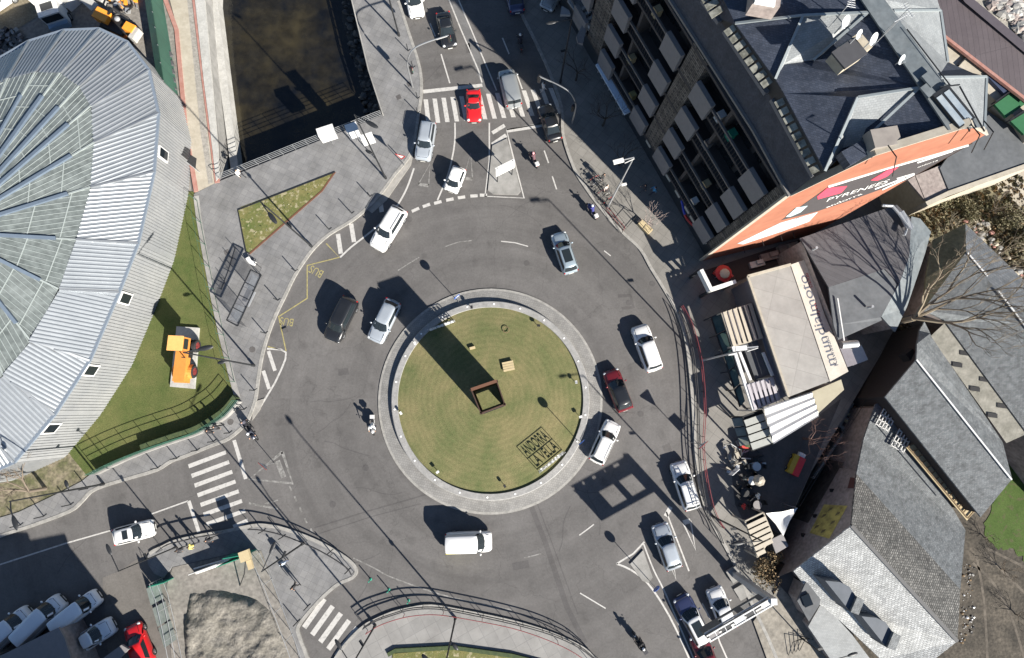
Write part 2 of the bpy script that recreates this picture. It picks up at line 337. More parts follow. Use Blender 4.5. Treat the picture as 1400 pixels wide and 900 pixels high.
# paints and stuff
def plain(name, c, rough=.5, metal=0, coat=0, spec=.5):
    return M(name, c, tuple(min(1, k*1.12+.002) for k in c), 3.0, rough, metal, 0, 30, coat, spec=spec)
for k, c, r, mm in (('steel',(.35,.36,.37),.4,.7),('galv',(.42,.43,.44),.45,.5),('darkmetal',(.025,.027,.03),.5,.3),('black',(.012,.012,.013),.6,0),('rubber',(.015,.015,.016),.85,0),
                    ('chrome',(.6,.6,.6),.2,1),('whitep',(.6,.6,.585),.4,0),('redp',(.35,.02,.02),.45,0),('orange',(.75,.28,.03),.5,0),('greenp',(.02,.22,.14),.5,0),('corten',(.13,.06,.035),.8,.2),
                    ('cloth_dark',(.02,.021,.026),.9,0),('skin',(.45,.27,.18),.6,0),('hair',(.03,.02,.014),.8,0),('rail_dark',(.05,.05,.052),.5,.3),('rail_red',(.2,.035,.04),.5,0),
                    ('wood_pale',(.4,.36,.29),.8,0),('greypanel',(.19,.18,.18),.7,0),('purpgrey',(.17,.16,.18),.7,0),('tan',(.42,.34,.2),.8,0),('lens',(.8,.8,.78),.15,0),('taillight',(.4,.01,.01),.25,0),
                    ('brownplant',(.16,.11,.06),.9,0),('bark',(.13,.105,.08),.95,0),('barkpale',(.3,.26,.2),.95,0),('darkbark',(.04,.035,.03),.95,0),('plate',(.6,.6,.56),.5,0)):
    mt[k] = plain(k, c, r, mm)
mt['glass'] = M('dark_glass', (.012,.016,.02), None, rough=.05, spec=.6)
mt['carglass'] = M('car_glass', (.018,.024,.028), None, rough=.06, spec=.5)
# ---------------- ground, water, pavements ----------------
def sheet(name, pts, z, mat, sm=0, kind='structure', closed=True):
    if sm: pts = smooth(pts, sm, closed)
    o = MB().poly(ats(pts, z)).build(name, mat); o['kind'] = kind; return o
def raised(name, pts, z, mat, kind='structure', z0=-.05):
    o = MB().slab(ats(pts), z0, z).build(name, mat); o['kind'] = kind; return o
CANAL = [(283,-260),(281,0),(290,100),(300,200),(302,243),(522,158),(505,100),(480,0),(440,-260)]
RAV = [(1226,446),(1246,452),(1200,540),(1150,640),(1078,766),(1056,800),(1040,792),(1070,730),(1108,645),(1160,558)]
g = MB(); big = [Vector((-700,-700,0)), Vector((700,-700,0)), Vector((700,700,0)), Vector((-700,700,0))]
g.poly(big, [ats(CANAL), ats(RAV)]); struct(g.build('ground', mt['asphalt']))
WZ = -2.9
def pit(name, pts, z, mat, skip=()):
    b = MB(); n = len(pts); P = ats(pts)
    for i in range(n):
        a, c = P[i], P[(i+1) % n]; b.face([a, c, Vector((c.x,c.y,z)), Vector((a.x,a.y,z))])
    return struct(b.build(name, mat))
pit('river_wall', CANAL, WZ-.5, mt['conc']); pit('stream_wall', RAV, -4, M('stream_stone', (.05,.045,.04), (.11,.1,.085), 1.5, .9, bump=.6, bs=5))
gp = ats(CANAL, WZ); cx_ = sum((p.x for p in gp))/len(gp)
struct(MB().poly([Vector((p.x+(.3 if p.x > cx_ else -.3), p.y, WZ)) for p in gp]).build('river_water', mt['water']))
struct(MB().poly([Vector((p.x, p.y, -3.6)) for p in ats(RAV)]).build('stream_bed', M('stream_bed', (.02,.018,.012), (.05,.045,.03), 1.2, .5)))
# low wall running in the river parallel to the promenade, and the quay's ledge on the far side
b = MB(); b.slab(ats([(289,-120),(300,-120),(297,0),(308,90),(320,185),(326,232),(316,236),(309,180),(297,90),(289,0)], -1.6), -3.4, -1.6); o = b.build('river_training_wall', mt['white'])
tag(o, 'long white concrete low wall standing in the river beside the promenade', 'wall')
b = MB(); b.slab(ats([(470,-120),(500,-120),(481,0),(524,150),(508,165),(468,30)], -2.6), -3.3, -2.6); struct(b.build('river_bank', M('dark_bank', (.012,.013,.014), (.045,.045,.04), 1.2, .8, bump=1, bs=4)))  # near-black bank with slightly paler mottling
# debris on the river ledge between the walls
for i in range(26):
    x = 283+random.random()*6; y = random.choice([48,100,160,175,195,182])+random.random()*8
    pass
# plaza pavement
K1 = [(505,-110),(528,-40),(544,0),(549,14),(560,48),(570,78),(575,100),(576,124),(573,150),(570,172),(566,196),(557,217),(540,238),(518,268),(500,286),(480,302),(450,320),(430,338),(416,356),(402,378),(389,405),(376,432),(366,458),(358,486),(353,515),(349,545),(342,566),(333,582),(312,600),(290,609),(250,625),(233,631),(213,643),(173,655),(140,665),(123,673),(110,687),(93,700),(40,720),(0,733),(-80,765)]
K1s = smooth(K1, 3)
back = [(-80,730),(0,708),(27,700),(90,670),(113,658),(133,642),(193,618),(240,600),(272,588),(300,572),(324,549),(316,520),(301,460),(290,406),(277,340),(270,300),(266,266),(300,249),(524,158),(505,100),(480,0),(455,-110)]
raised('pavement_plaza', K1s+back, .14, mt['pave'])
struct(MB().ribbon(ats(K1s[:-2], .165), .3, h=.2).build('kerb', mt['kerb']))
# pale ramp strips at the kerb
raised('pavement_ramp', [(566,206),(557,219),(540,240),(518,270),(501,286),(509,292),(528,275),(548,246),(562,226)], .07, mt['ramp'])
raised('pavement_ramp', [(346,560),(352,548),(362,545),(356,560),(345,575)], .07, mt['ramp'])
# wall strip of paler slabs along the lawn
struct(MB().ribbon(ats([(268,268),(272,300),(280,345),(292,408),(303,460),(318,520),(325,545)], .15), .55).build('pavement_edge', mt['conc']))
# river promenade
raised('promenade', [(225,-30),(262,-30),(264,0),(286,180),(295,252),(268,264),(254,180),(241,32)], .12, mt['cream'])
struct(MB().ribbon(ats([(216,-60),(226,0),(241,40),(254,180),(268,262)], .2), .42, h=.25).build('promenade_edging', mt['pink']))
struct(MB().ribbon(ats([(261,-60),(266,0),(279,110),(288,180),(297,250)], .2), .5, h=.25).build('promenade_edging', mt['pink']))
sheet('promenade_gutter', [(256,-30),(262,-30),(263,0),(283,180),(291,250),(285,252),(274,180),(256,0)], .13, M('gutter', (.2,.19,.17), (.33,.31,.28), 4, .9))
raised('quay_top', [(269,-60),(281,-60),(281,0),(290,100),(299,200),(301,244),(297,249),(289,180),(280,110),(268,0)], .26, mt['white'])
# bottom-left island / pavement
K2 = [(202,762),(207,755),(222,748),(240,740),(276,732),(306,727),(345,719),(365,719),(390,724),(430,739),(460,755),(480,769),(487,780),(482,790),(462,799),(443,815),(425,834),(408,856),(408,868),(420,900),(430,940)]
K2s = smooth(K2, 3)
raised('pavement_corner', K2s+[(420,940),(402,870),(372,790),(358,752),(320,756),(236,775),(225,790),(212,784),(204,772)], .14, mt['pave'])
struct(MB().ribbon(ats(K2s[2:], .165), .3, h=.2).build('kerb', mt['kerb']))
sheet('driveway', [(140,790),(163,781),(205,752),(206,776),(222,792),(232,820),(242,930),(150,930)], .006, mt['asphalt2'])
sheet('construction_ground', [(236,776),(320,757),(357,753),(372,790),(400,870),(420,930),(236,930),(228,800)], .05, mt['yard'])
# bottom pavement with a lawn
K3 = [(440,935),(460,898),(478,875),(497,857),(513,848),(537,838),(563,832),(590,829),(633,836),(700,850),(750,865),(793,884),(813,900),(840,925)]
K3s = smooth(K3, 3); raised('pavement_bottom', K3s+[(840,960),(440,960)], .14, mt['pave2'])
struct(MB().ribbon(ats(K3s, .165), .28, h=.2).build('kerb', mt['kerb']))
sheet('lawn_bottom', [(537,894),(620,887),(700,898),(760,915),(760,960),(530,960)], .2, mt['bed'])
# right pavement
K4 = [(690,-60),(708,6),(730,52),(752,100),(768,148),(770,185),(785,230),(800,255),(818,280),(845,312),(875,340),(890,366),(908,395),(925,425),(936,455),(943,500),(948,560),(951,620),(957,665),(967,700),(985,735),(1000,762),(1014,792),(1030,830),(1050,872),(1070,920)]
K4s = smooth(K4, 3)
raised('pavement_right', K4s+[(1120,960),(1110,900),(1090,850),(1056,812),(1044,790),(1070,730),(1108,645),(1160,558),(1224,450),(1240,400),(1000,250),(860,-60)], .14, mt['paveR'])
struct(MB().ribbon(ats(K4s, .165), .3, h=.2).build('kerb', mt['kerb']))
sheet('forecourt', [(1030,850),(1052,822),(1066,800),(1100,840),(1160,930),(1070,960)], .15, M('forecourt', (.19,.175,.15), (.25,.23,.195), .6, .9, sc2=3))
# concrete islands in the road
for pts in ([(673,200),(693,190),(701,216),(712,262),(708,267),(674,266),(667,261)], [(861,771),(879,752),(892,789),(886,797),(878,794)]):
    raised('traffic_island', pts, .12, mt['conc'])
# left lawn, top-left yard, fields
sheet('lawn', [(264,262),(268,268),(272,300),(292,408),(303,460),(318,520),(324,549),(300,573),(240,601),(193,619),(120,652),(98,625),(60,560),(150,480),(215,350),(235,262)], .08, mt['lawn'])
sheet('bare_ground', [(120,652),(90,672),(27,702),(-90,735),(-90,600),(60,600),(98,622)], .075, M('patchy_ground', (.07,.075,.03), (.2,.17,.12), .7, .95, bump=.6, sc2=4, amt2=.4))
sheet('yard', [(-80,120),(0,70),(60,-30),(226,-60),(228,0),(241,40),(252,180),(262,262),(120,300),(-80,300)], .03, mt['yard'])
sheet('dry_slope', [(-160,90),(-10,62),(62,15),(66,-60),(-160,-60)], .06, mt['drygrass'])
sheet('scrub_slope', [(1225,260),(1357,235),(1460,180),(1460,640),(1395,560),(1280,500),(1226,446),(1240,395)], .16, mt['scrub'])
sheet('muddy_field', [(1180,640),(1250,560),(1400,560),(1500,560),(1500,1000),(1200,1000),(1150,800)], .03, mt['mud'])
fld = [(1352,700),(1372,660),(1392,600),(1420,580),(1500,600),(1500,800),(1400,764),(1368,752),(1350,732)]
random.seed(12); sheet('green_field', [(x+random.uniform(-3,3), y+random.uniform(-3,3)) for x, y in smooth([(1346,728),(1358,690),(1376,660),(1380,628),(1395,600),(1420,570),(1500,560),(1500,830),(1440,790),(1404,768),(1385,752),(1362,748)], 6, True)], .06, mt['field'])
sheet('river_bank_stones', [(1300,-60),(1420,-60),(1470,90),(1400,70),(1330,0)], .05, M('bank_ground', (.2,.19,.16), (.36,.34,.3), 1.5, .9, bump=1, bs=5))
sheet('shaded_yard', [(1000,648),(1020,612),(1062,606),(1122,566),(1150,545),(1108,645),(1070,730),(1044,784),(1030,740),(1005,690)], .15, mt['patch'])  # asphalt sheet whose dark tone paints in the yard's shade
# central island of the roundabout
def ring(name, r0, r1, z0, z1, mat, n=96, cen=RC):
    b = MB(); pr = [(r1,-.02),(r1,z1),(r0,z0)]
    vs = [Vector((cen.x+r*math.cos(2*math.pi*k/n), cen.y+r*math.sin(2*math.pi*k/n), z)) for k in range(n) for r, z in pr]
    b.add(vs, [(3*k+j, 3*((k+1) % n)+j, 3*((k+1) % n)+j+1, 3*k+j+1) for k in range(n) for j in range(2)]); return struct(b.build(name, mat))
ppm = 780/56.5
R1, R2, R3 = 152/ppm, 133.5/ppm, 124.5/ppm
ring('apron_kerb', R1-.22, R1, .09, .08, mt['kerb']); ring('cobbled_apron', R2-.2, R1-.22, .2, .092, mt['cobble'])
b = MB(); n = 120; pr = [(R2,.1),(R2-.02,.5),(R2-.08,.54),(R3+.02,.54),(R3,.5),(R3,.2)]
b.add([Vector((RC.x+r*math.cos(2*math.pi*k/n), RC.y+r*math.sin(2*math.pi*k/n), z)) for k in range(n) for r, z in pr],
      [(6*k+j, 6*((k+1) % n)+j, 6*((k+1) % n)+j+1, 6*k+j+1) for k in range(n) for j in range(5)])
cw = thing('ring_wall', 'low pale stone ring wall round the grass of the roundabout', 'wall', RC, 0, world=True)
b.build('wall', M('ring_stone', (.22,.218,.21), (.3,.296,.288), 1.8, .75, bump=.2, sc2=6, amt2=.1), cw)
for k in range(22):
    a = 2*math.pi*(k+.4)/22; MB().cyl((RC.x+(R2+R3)/2*math.cos(a), RC.y+(R2+R3)/2*math.sin(a), .55), .09, .04, n=12).build('recessed_light', mt['lens'], cw)
b = MB(); nn = 96
for j in range(24):
    pass
vs = [Vector((RC.x, RC.y, .62))]; rr = [R3*j/12 for j in range(1, 13)]
for r in rr:
    for k in range(nn):
        a = 2*math.pi*k/nn; vs.append(Vector((RC.x+r*math.cos(a), RC.y+r*math.sin(a), .38+.24*(1-(r/R3)**2))))
fs = [(0, 1+k, 1+(k+1) % nn) for k in range(nn)]
for j in range(11): fs += [(1+j*nn+k, 1+(j+1)*nn+k, 1+(j+1)*nn+(k+1) % nn, 1+j*nn+(k+1) % nn) for k in range(nn)]
b.add(vs, fs); struct(b.build('island_grass', mt['island'], smooth_=True))
# ---------------- road markings ----------------
Z = .008
def quads(name, qs, mat, z=Z): 
    b = MB()
    for q in qs: b.poly(ats(q, z))
    return struct(b.build(name, mat))
def line(name, pts, w_=.14, mat=None, z=Z, sm=0):
    if sm: pts = smooth(pts, sm)
    return struct(MB().ribbon(ats(pts, z), w_).build(name, mat or mt['paint']))
def bar(a, b, w_): # quad round the segment a-b, w_ in px
    d = math.hypot(b[0]-a[0], b[1]-a[1]); n = (-(b[1]-a[1])/d*w_/2, (b[0]-a[0])/d*w_/2)
    return [(a[0]+n[0],a[1]+n[1]),(b[0]+n[0],b[1]+n[1]),(b[0]-n[0],b[1]-n[1]),(a[0]-n[0],a[1]-n[1])]
quads('crosswalk', [[(579+12.2*i,136-i*1.1),(585+12.2*i,136-i*1.1),(589+12.9*i,169-i*.95),(583+12.9*i,169-i*.95)] for i in range(15)], mt['paint'])
quads('crosswalk', [[(257+k*4.1,635+k*13.2),(308+k*4.4,616+k*13.3),(309.6+k*4.4,621+k*13.3),(258.6+k*4.1,640.5+k*13.2)] for k in range(7)]+[[(318,718),(338,709),(340,714),(320,723)]], mt['paint'])
quads('crosswalk', [[(413+k*11,856+k*9.8),(441+k*11.2,817+k*9.8),(446.5+k*11.2,821+k*9.8),(418.5+k*11,860.5+k*9.8)] for k in range(5)], mt['paint'])
quads('stop_line', [[(578,123),(659,114.5),(660,119),(579,128)], [(692.5,176.5),(728,171),(746,167),(747,172),(729,176),(694,181.5)], bar((320,602),(336,655),5), bar((258,685),(272,728),5)], mt['paint'])
line('median_strip', [(604,-60),(620,0),(636,40),(666,120),(674,128)], .95, mt['median'], .004)
for p in ([(598,-60),(614,0),(630,40),(654,96),(659,113)], [(611,-60),(627,0),(644,40),(679,124)]): line('edge_line', p)
for p in ([(588,32),(595,50)],[(603,74),(615,114)],[(744,206),(750,223)],[(755,241),(761,259)],[(687,52),(696,74)],[(706,100),(714,122)]): line('lane_dash', p)
line('lane_line', [(622,168),(622,190),(619,212),(612,240),(598,274)], .16, sm=4)
line('island_outline', [(742,169),(692.5,177.5),(698,200),(716.5,271),(663,268.5),(669,220),(669,168)], .15)
quads('hatch_bars', [bar((673,182),(690,171.5),5), bar((673,198),(692,185),5.5)], mt['paint'])
quads('yield_dashes', [bar((x-5,y+dy),(x+5,y-dy),4.2) for x, y, dy in ((568,287,2.2),(583,281,1.8),(598.5,277,1.4),(615,273,1),(631,270,.7),(648,268,.3),(661,267,0))], mt['paint'])
quads('yield_dashes', [bar((x-1.5,y-3.5),(x+1.5,y+3.5),2.4) for x, y in ((397,668),(404,682),(411,697),(418,712),(426,726))], mt['paintworn'])
def tri(a, l, r, w_=.16, base=.45, mat=None):
    line('yield_triangle', [l, a, r], w_, mat or mt['paint']); line('yield_triangle', [l, r], base, mat or mt['paint'])
tri((588,224),(572,252),(586,254),.14,.35,mt['paintworn']); tri((643.5,209),(634,244),(646,245),.14,.35,mt['paintworn']); tri((951,752),(934,715),(944,712)); tri((924,792),(904,742),(916,738))
quads('arrow_marks', [bar((910,706),(917,693),6)], mt['paint'])
line('splitter_outline', [(386,618),(400,661),(341,655),(386,618)], .3, mt['paintworn']); line('splitter_outline', [(379,630),(388,653)], .5, mt['paintworn'])
line('splitter_outline', [(340,688),(380,696)], .2, mt['paintworn']); line('splitter_outline', [(362,689),(380,684)], .15, mt['paintworn'])
for p in ([(609,337),(627,331),(645,329)],[(685,330),(704,332),(722,337)],[(544,370),(558,361),(573,352)],[(792,732),(803,724),(812,717)],[(717,763),(740,757)],[(793,811),(828,832)],[(826,343),(835,350)]): line('lane_dash', p, .11, mt['paintworn'] if p[0][0] in (544,717,609) else mt['paint'])
line('splitter_outline', [(843,771),(866,757),(881,741)], .16); line('splitter_outline', [(880,744),(894,780),(910,812),(950,905)], .14, sm=3); line('splitter_outline', [(843,771),(862,779),(885,797),(908,830),(928,868),(944,905)], .17, sm=3)
line('lane_line', [(911,700),(942,781)], .14); line('lane_dash', [(960,825),(971,846)]); line('lane_line', [(978,860),(984,878),(996,905)], .14)
line('edge_line', [(483,763),(510,776),(537,790),(603,813),(660,826),(700,834)], .12, mt['paintworn'], sm=4)
line('lane_line', [(-40,783),(0,772),(90,743),(160,723)], .13, mt['paint']); line('lane_line', [(207,703),(257,685)], .13)
line('edge_line', [(338,722),(352,719)], .2)
line('edge_line', [(566,230),(556,258),(541,284),(520,306),(498,324),(480,338),(465,352)], .18, sm=4); line('edge_line', [(365,477),(391,482),(380,515),(366,540),(350,566)], .18, sm=3)
quads('hatch_bars', [bar((462,320),(466,347),6),bar((480,306),(484,331),6),bar((520,275),(522,290),6),bar((367,480),(376,507),5),bar((360,507),(368,532),5)], mt['paint'])
line('bus_stop_zigzag', [(446,333),(464,352),(420,363),(420,408),(381,433),(391,480),(366,474)], .14, mt['yellow'])
def text_mesh(txt, size, ext=0.0, name='text'):
    cu = bpy.data.curves.new(name, 'FONT'); cu.body = txt; cu.size = size; cu.extrude = ext; cu.align_x = 'CENTER'; cu.align_y = 'CENTER'
    ob = bpy.data.objects.new(name, cu); C.objects.link(ob); dg = bpy.context.evaluated_depsgraph_get(); dg.update()
    me = bpy.data.meshes.new_from_object(ob.evaluated_get(dg)); bpy.data.objects.remove(ob); bpy.data.curves.remove(cu)
    b = MB(); b.v = [v.co.copy() for v in me.vertices]; b.f = [list(p.vertices) for p in me.polygons]; b.m = [0]*len(b.f); bpy.data.meshes.remove(me); return b
def ground_text(txt, px, py, size, ang, mat, z=Z, sx=1):
    b = text_mesh(txt, size); T = Matrix.Translation(at(px,py,z)) @ Matrix.Rotation(ang,4,'Z') @ Matrix.Diagonal((sx,1,1,1)); b.v = [T @ v for v in b.v]
    return struct(b.build('road_lettering', mat))
ground_text('BUS', 432.5, 371, 1.15, R_(180-28), mt['yellow'], sx=.75); ground_text('BUS', 392, 439.5, 1.1, R_(180-8), mt['yellow'], sx=.75)
random.seed(77)
for i in range(16):
    x, y = random.choice([(470,560),(600,350),(800,680),(880,560),(560,690),(740,800),(430,620),(760,260),(620,90),(860,620),(660,310),(900,830),(520,760),(120,745),(400,560),(705,300)]); x += random.uniform(-25,25); y += random.uniform(-20,20); a = random.uniform(0,3.14); pts = [(x,y)]
    for k in range(5): a += random.uniform(-.35,.35); x += 13*math.cos(a); y += 13*math.sin(a); pts.append((x,y))
    line('tar_seam', pts, random.uniform(.05,.09), mt['patch'], .004, sm=3)
for q in ([(462,505),(476,503),(477,512),(463,514)],[(700,770),(722,766),(724,776),(702,780)],[(560,612),(572,609),(574,619),(562,622)],[(636,60),(642,59),(644,72),(638,73)],[(905,610),(915,606),(919,616),(909,620)]): quads('asphalt_patch', [q], mt['patch'], .004)
# old repair seams and patches in the asphalt
for p, w_ in (([(430,722),(500,700),(560,683),(583,676)],.12),([(436,730),(510,706),(575,689)],.08),([(726,692),(745,740),(775,830),(800,880)],.5),([(735,690),(752,735),(790,840)],.1),([(845,405),(862,404),(866,420),(850,422)],.35)): line('tar_seam', p, w_, mt['patch'], .004)
random.seed(3)
for i, (x, y) in enumerate([(892,388),(860,414),(932,572),(876,566),(648,640),(720,360),(838,545),(500,640),(345,478),(315,577),(455,690),(560,300)]):
    o = MB().cyl(at(x,y,.006 if x > 380 else .145), .3, .008, n=16).build('manhole_cover', mt['patch']); tag(o, 'round dark cover '+['in the lane near the upper right pavement','in the road above the red-railed pavement','in the road beside the lower red railing','in the lane right of the dark red hatchback','in the road just above the white delivery van','in the road between the two upper right cars','in the lane beside the dark red hatchback','in the road at lower left of the apron','in the plaza paving by the left lamp post','in the plaza paving near the left corner','in the road by the worn yield dashes','in the road left of the white crossing dashes'][i], 'manhole cover', 'manhole covers in the roadway' if x > 380 else 'manhole covers in the plaza')
# ---------------- the round metal-and-glass hall ----------------
mt['roofblue'] = M('roof_sheet', (.185,.205,.225), (.225,.245,.265), .3, .38, .35, sc2=3, amt2=.06)
mt['wallsheet'] = M('wall_sheet', (.24,.25,.26), (.29,.297,.3), .4, .45, .2, sc2=3, amt2=.06)
mt['ribmetal'] = M('rib_sheet', (.24,.258,.275), (.28,.298,.315), .6, .33, .45)
mt['beamblue'] = plain('blue_beam', (.12,.155,.2), .5, .2)
mt['polyc'] = M('polycarbonate', (.085,.1,.098), (.17,.19,.187), .5, .3, 0, sc2=2.2, amt2=.25, pos=(.25,.75))
mt['mullion'] = plain('pale_mullion', (.24,.27,.265), .5)
hall = thing('exhibition_hall', 'large oval hall with blue-grey ribbed metal roof and greenish glazed dome', 'building', at(60,330), 0, world=True)
Oo = [(-50,103),(0,80),(40,57),(88,42),(136,40),(175,58),(204,96),(217,155),(211,235),(189,333),(163,400),(123,493),(75,567),(20,632),(-60,668),(-150,660),(-240,600),(-300,490),(-320,370),(-290,260),(-220,180),(-120,130)]
Ii = [(-70,140),(-20,124),(10,108),(48,99),(82,100),(108,118),(124,145),(129,195),(124,256),(105,328),(80,395),(42,465),(5,512),(-45,560),(-100,590),(-150,575),(-200,520),(-235,440),(-245,360),(-225,280),(-180,210),(-120,160)]
OV = ats(Oo, 5.8); IV = ats(Ii, 8.4); CV = at(-75, 318, 11)
n = len(OV)
for k in range(n):
    a, b2, c, d = OV[k], OV[(k+1) % n], IV[(k+1) % n], IV[k]
    vis = k < 14
    mid0 = (c+d)/2; ab = (b2-a).normalized(); nr = ab.cross(mid0-a).normalized(); c = Vector((c.x,c.y,a.z-((c.x-a.x)*nr.x+(c.y-a.y)*nr.y)/nr.z)); d = Vector((d.x,d.y,a.z-((d.x-a.x)*nr.x+(d.y-a.y)*nr.y)/nr.z))
    q = MB().face([a,b2,c,d]); 
    if vis:
        o = q.build('roof_panel', mt['roofblue'], hall)
        mid = ((c+d)/2-(a+b2)/2); r = MB()
        ribs(r, [a,b2,c,d], mid, .34, .2, .065, ridge=True)
        rb = r.build('ribs', mt['ribmetal'], o)
        MB().beam(a+Vector((0,0,.04)), d+Vector((0,0,.06)), .18, .16).build('ridge_flashing', mt['ribmetal'], o)
    else: q.build('roof_panel', mt['roofblue'], hall)
for k in range(n):                                   # glazed dome
    c, d = IV[(k+1) % n], IV[k]; o = MB().face([d, c, CV]).build('dome_glazing', mt['polyc'], hall)
    if k < 14 or k > 19:
        r = MB(); mid = (c+d)/2; ribs(r, [d,c,CV], CV-mid, .42, .04, .03); ribs(r, [d,c,CV], c-d, 2.3, .07, .045, off=-.4); r.build('glazing_bars', mt['mullion'], o)
        p0, p1 = d.lerp(CV, .16), d.lerp(CV, .97); up = Vector((0,0,.18))
        MB().beam(p0+up*.6, p1+up*.6, .28 if 3 < k < 14 else .16, .2).build('roof_beam', mt['beamblue'], hall)
        MB().beam(d+Vector((0,0,.05)), p0+Vector((0,0,.05)), .14, .08).build('edge_bar', mt['mullion'], hall)
wb = MB(); rb = MB(); gut = MB()
for k in range(n):
    a, b2 = OV[k], OV[(k+1) % n]; a0, b0 = Vector((a.x,a.y,-.1)), Vector((b2.x,b2.y,-.1)); wb.face([b2,a,a0,b0])
    if k < 15:
        L = (b2-a).length; m_ = int(L/.3); dr = (b2-a).normalized(); nn = Vector((-dr.y, dr.x, 0))
        if nn.dot(a-CV) < 0: nn = -nn
        for j in range(m_):
            p = a+dr*(j+.5)*.3+nn*.025; rb.beam(p-Vector((0,0,.15)), Vector((p.x,p.y,0)), .1, .06, up=nn)
    gut.beam(a+Vector((0,0,.02)), b2+Vector((0,0,.02)), .26, .16)
wl = wb.build('wall', mt['wallsheet'], hall); rb.build('wall_ribs', mt['wallsheet'], wl); gut.build('gutter', plain('gutter_blue', (.2,.24,.29), .5, .3), hall)
for px, py in ((222,211),(170,408),(123,506),(69,585)):   # four small dark windows in the wall
    o0 = Vector((0,0,CH)); v = at(px,py,0)-o0; best = None
    for k in range(14):
        a, b2 = OV[k], OV[(k+1) % n]; dr = (b2-a).normalized(); nn = Vector((-dr.y,dr.x,0)); t = (a-o0).dot(nn)/v.dot(nn); q = o0+v*t; s = (q-a).dot(dr)
        if 0 < s < (b2-a).length and 0 < q.z < 6 and (best is None or t < best[0]):
            if nn.dot(a-CV) < 0: nn = -nn
            best = (t, q, dr, nn)
    if best:
        t, q, dr, nn = best; ang = math.atan2(dr.y, dr.x)
        f = MB().box(q+nn*.06, (1.15,.16,1.5), ang).build('window_frame', mt['whitep'], hall); MB().box(q+nn*.08, (.85,.18,1.2), ang).build('pane', mt['glass'], f)
# ---------------- generic house builder ----------------
def house(name, label, cat, eaves, faces, base=0, roofm=None, wallm=None, group=None, roof_labels=None, thick=.18):
    ev = [at(*e) for e in eaves]; c = sum(ev, Vector())/len(ev)
    t = thing(name, label, cat, (c.x, c.y, 0), 0, group, world=True)
    wb = MB(); m_ = len(ev)
    ar = sum(ev[i].x*ev[(i+1) % m_].y-ev[(i+1) % m_].x*ev[i].y for i in range(m_))
    inset = [e.lerp(Vector((c.x,c.y,e.z)), .35/max(1,(e-c).length)) for e in ev]
    for i in range(m_):
        a, b2 = inset[i], inset[(i+1) % m_]
        if ar < 0: a, b2 = b2, a
        wb.face([Vector((a.x,a.y,base)), Vector((b2.x,b2.y,base)), b2-Vector((0,0,.05)), a-Vector((0,0,.05))])
    if wallm: wb.build('wall', wallm, t)
    out = []
    for i, fc in enumerate(faces):
        mm = roofm
        if len(fc) and isinstance(fc[-1], str): mm = mt[fc[-1]]; fc = fc[:-1]
        P = [at(*p) for p in fc]
        nn = sum(((P[k]-P[0]).cross(P[(k+1) % len(P)]-P[0]) for k in range(1, len(P)-1)), Vector())
        if nn.z < 0: P = P[::-1]
        b = MB(); b.poly(P); dn = Vector((0,0,-thick))
        for k in range(len(P)): b.face([P[k], P[k]+dn, P[(k+1) % len(P)]+dn, P[(k+1) % len(P)]])
        out.append(b.build('roof', mm, t))
    return t, out
mt['slate'] = Mbrick('slate', (.10,.108,.118), (.15,.158,.168), (.05,.055,.06), .45, .3, R_(32), .6, .35, .7, .02, .5, .5)
mt['slate2'] = Mbrick('slate_smooth', (.10,.112,.118), (.17,.183,.19), (.09,.095,.1), .2, .13, R_(-41), .7, .4, 1.7, .012, .5, .5)
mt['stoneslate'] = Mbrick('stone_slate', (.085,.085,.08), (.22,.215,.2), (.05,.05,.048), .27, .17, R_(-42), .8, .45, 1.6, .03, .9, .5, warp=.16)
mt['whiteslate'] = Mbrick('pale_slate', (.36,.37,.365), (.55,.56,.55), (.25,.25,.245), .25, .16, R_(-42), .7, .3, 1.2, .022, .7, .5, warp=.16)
mt['darkslate'] = Mbrick('dark_slate', (.03,.039,.06), (.052,.062,.088), (.024,.03,.044), .2, .13, R_(28), .55, .3, .9, .012, .2, .5, warp=.05)  # dark slate; the shade of roof faces turned from the sun is in this tone
mt['litslate'] = Mbrick('sunlit_slate', (.2,.215,.222), (.245,.26,.265), (.17,.18,.187), .2, .13, R_(-5), .6, .22, .8, .012, .2, .5, warp=.05)  # same roof's sunlit faces, with the sun's brightness put into the colour
mt['stonewall'] = Mbrick('stone_wall', (.11,.095,.08), (.19,.165,.14), (.05,.045,.04), .5, .22, 0, .9, .45, 1.2, .04, .6, .5, axis='xz')
mt['plaster'] = M('plaster', (.24,.2,.185), (.31,.27,.245), .5, .9, sc2=3)
mt['beige'] = M('beige_wall', (.33,.29,.22), (.4,.355,.28), .5, .9, sc2=3, amt2=.1)
mt['purproof'] = Mbrick('sheet_roof', (.07,.067,.072), (.083,.08,.086), (.05,.048,.052), 8, .4, R_(24), .6, .15, .6, .015, .2, 0)
mt['brownroof'] = Mbrick('brown_sheet', (.08,.066,.073), (.092,.077,.084), (.055,.046,.052), 20, .42, R_(80), .65, .14, .4, .02, .3, 0)
mt['deck'] = M('zinc_deck', (.125,.145,.155), (.17,.188,.196), .6, .55, .2, sc2=3, amt2=.15)
mt['flatgrey'] = M('flat_roof', (.085,.092,.10), (.115,.122,.13), .4, .85, sc2=2.5, amt2=.12)
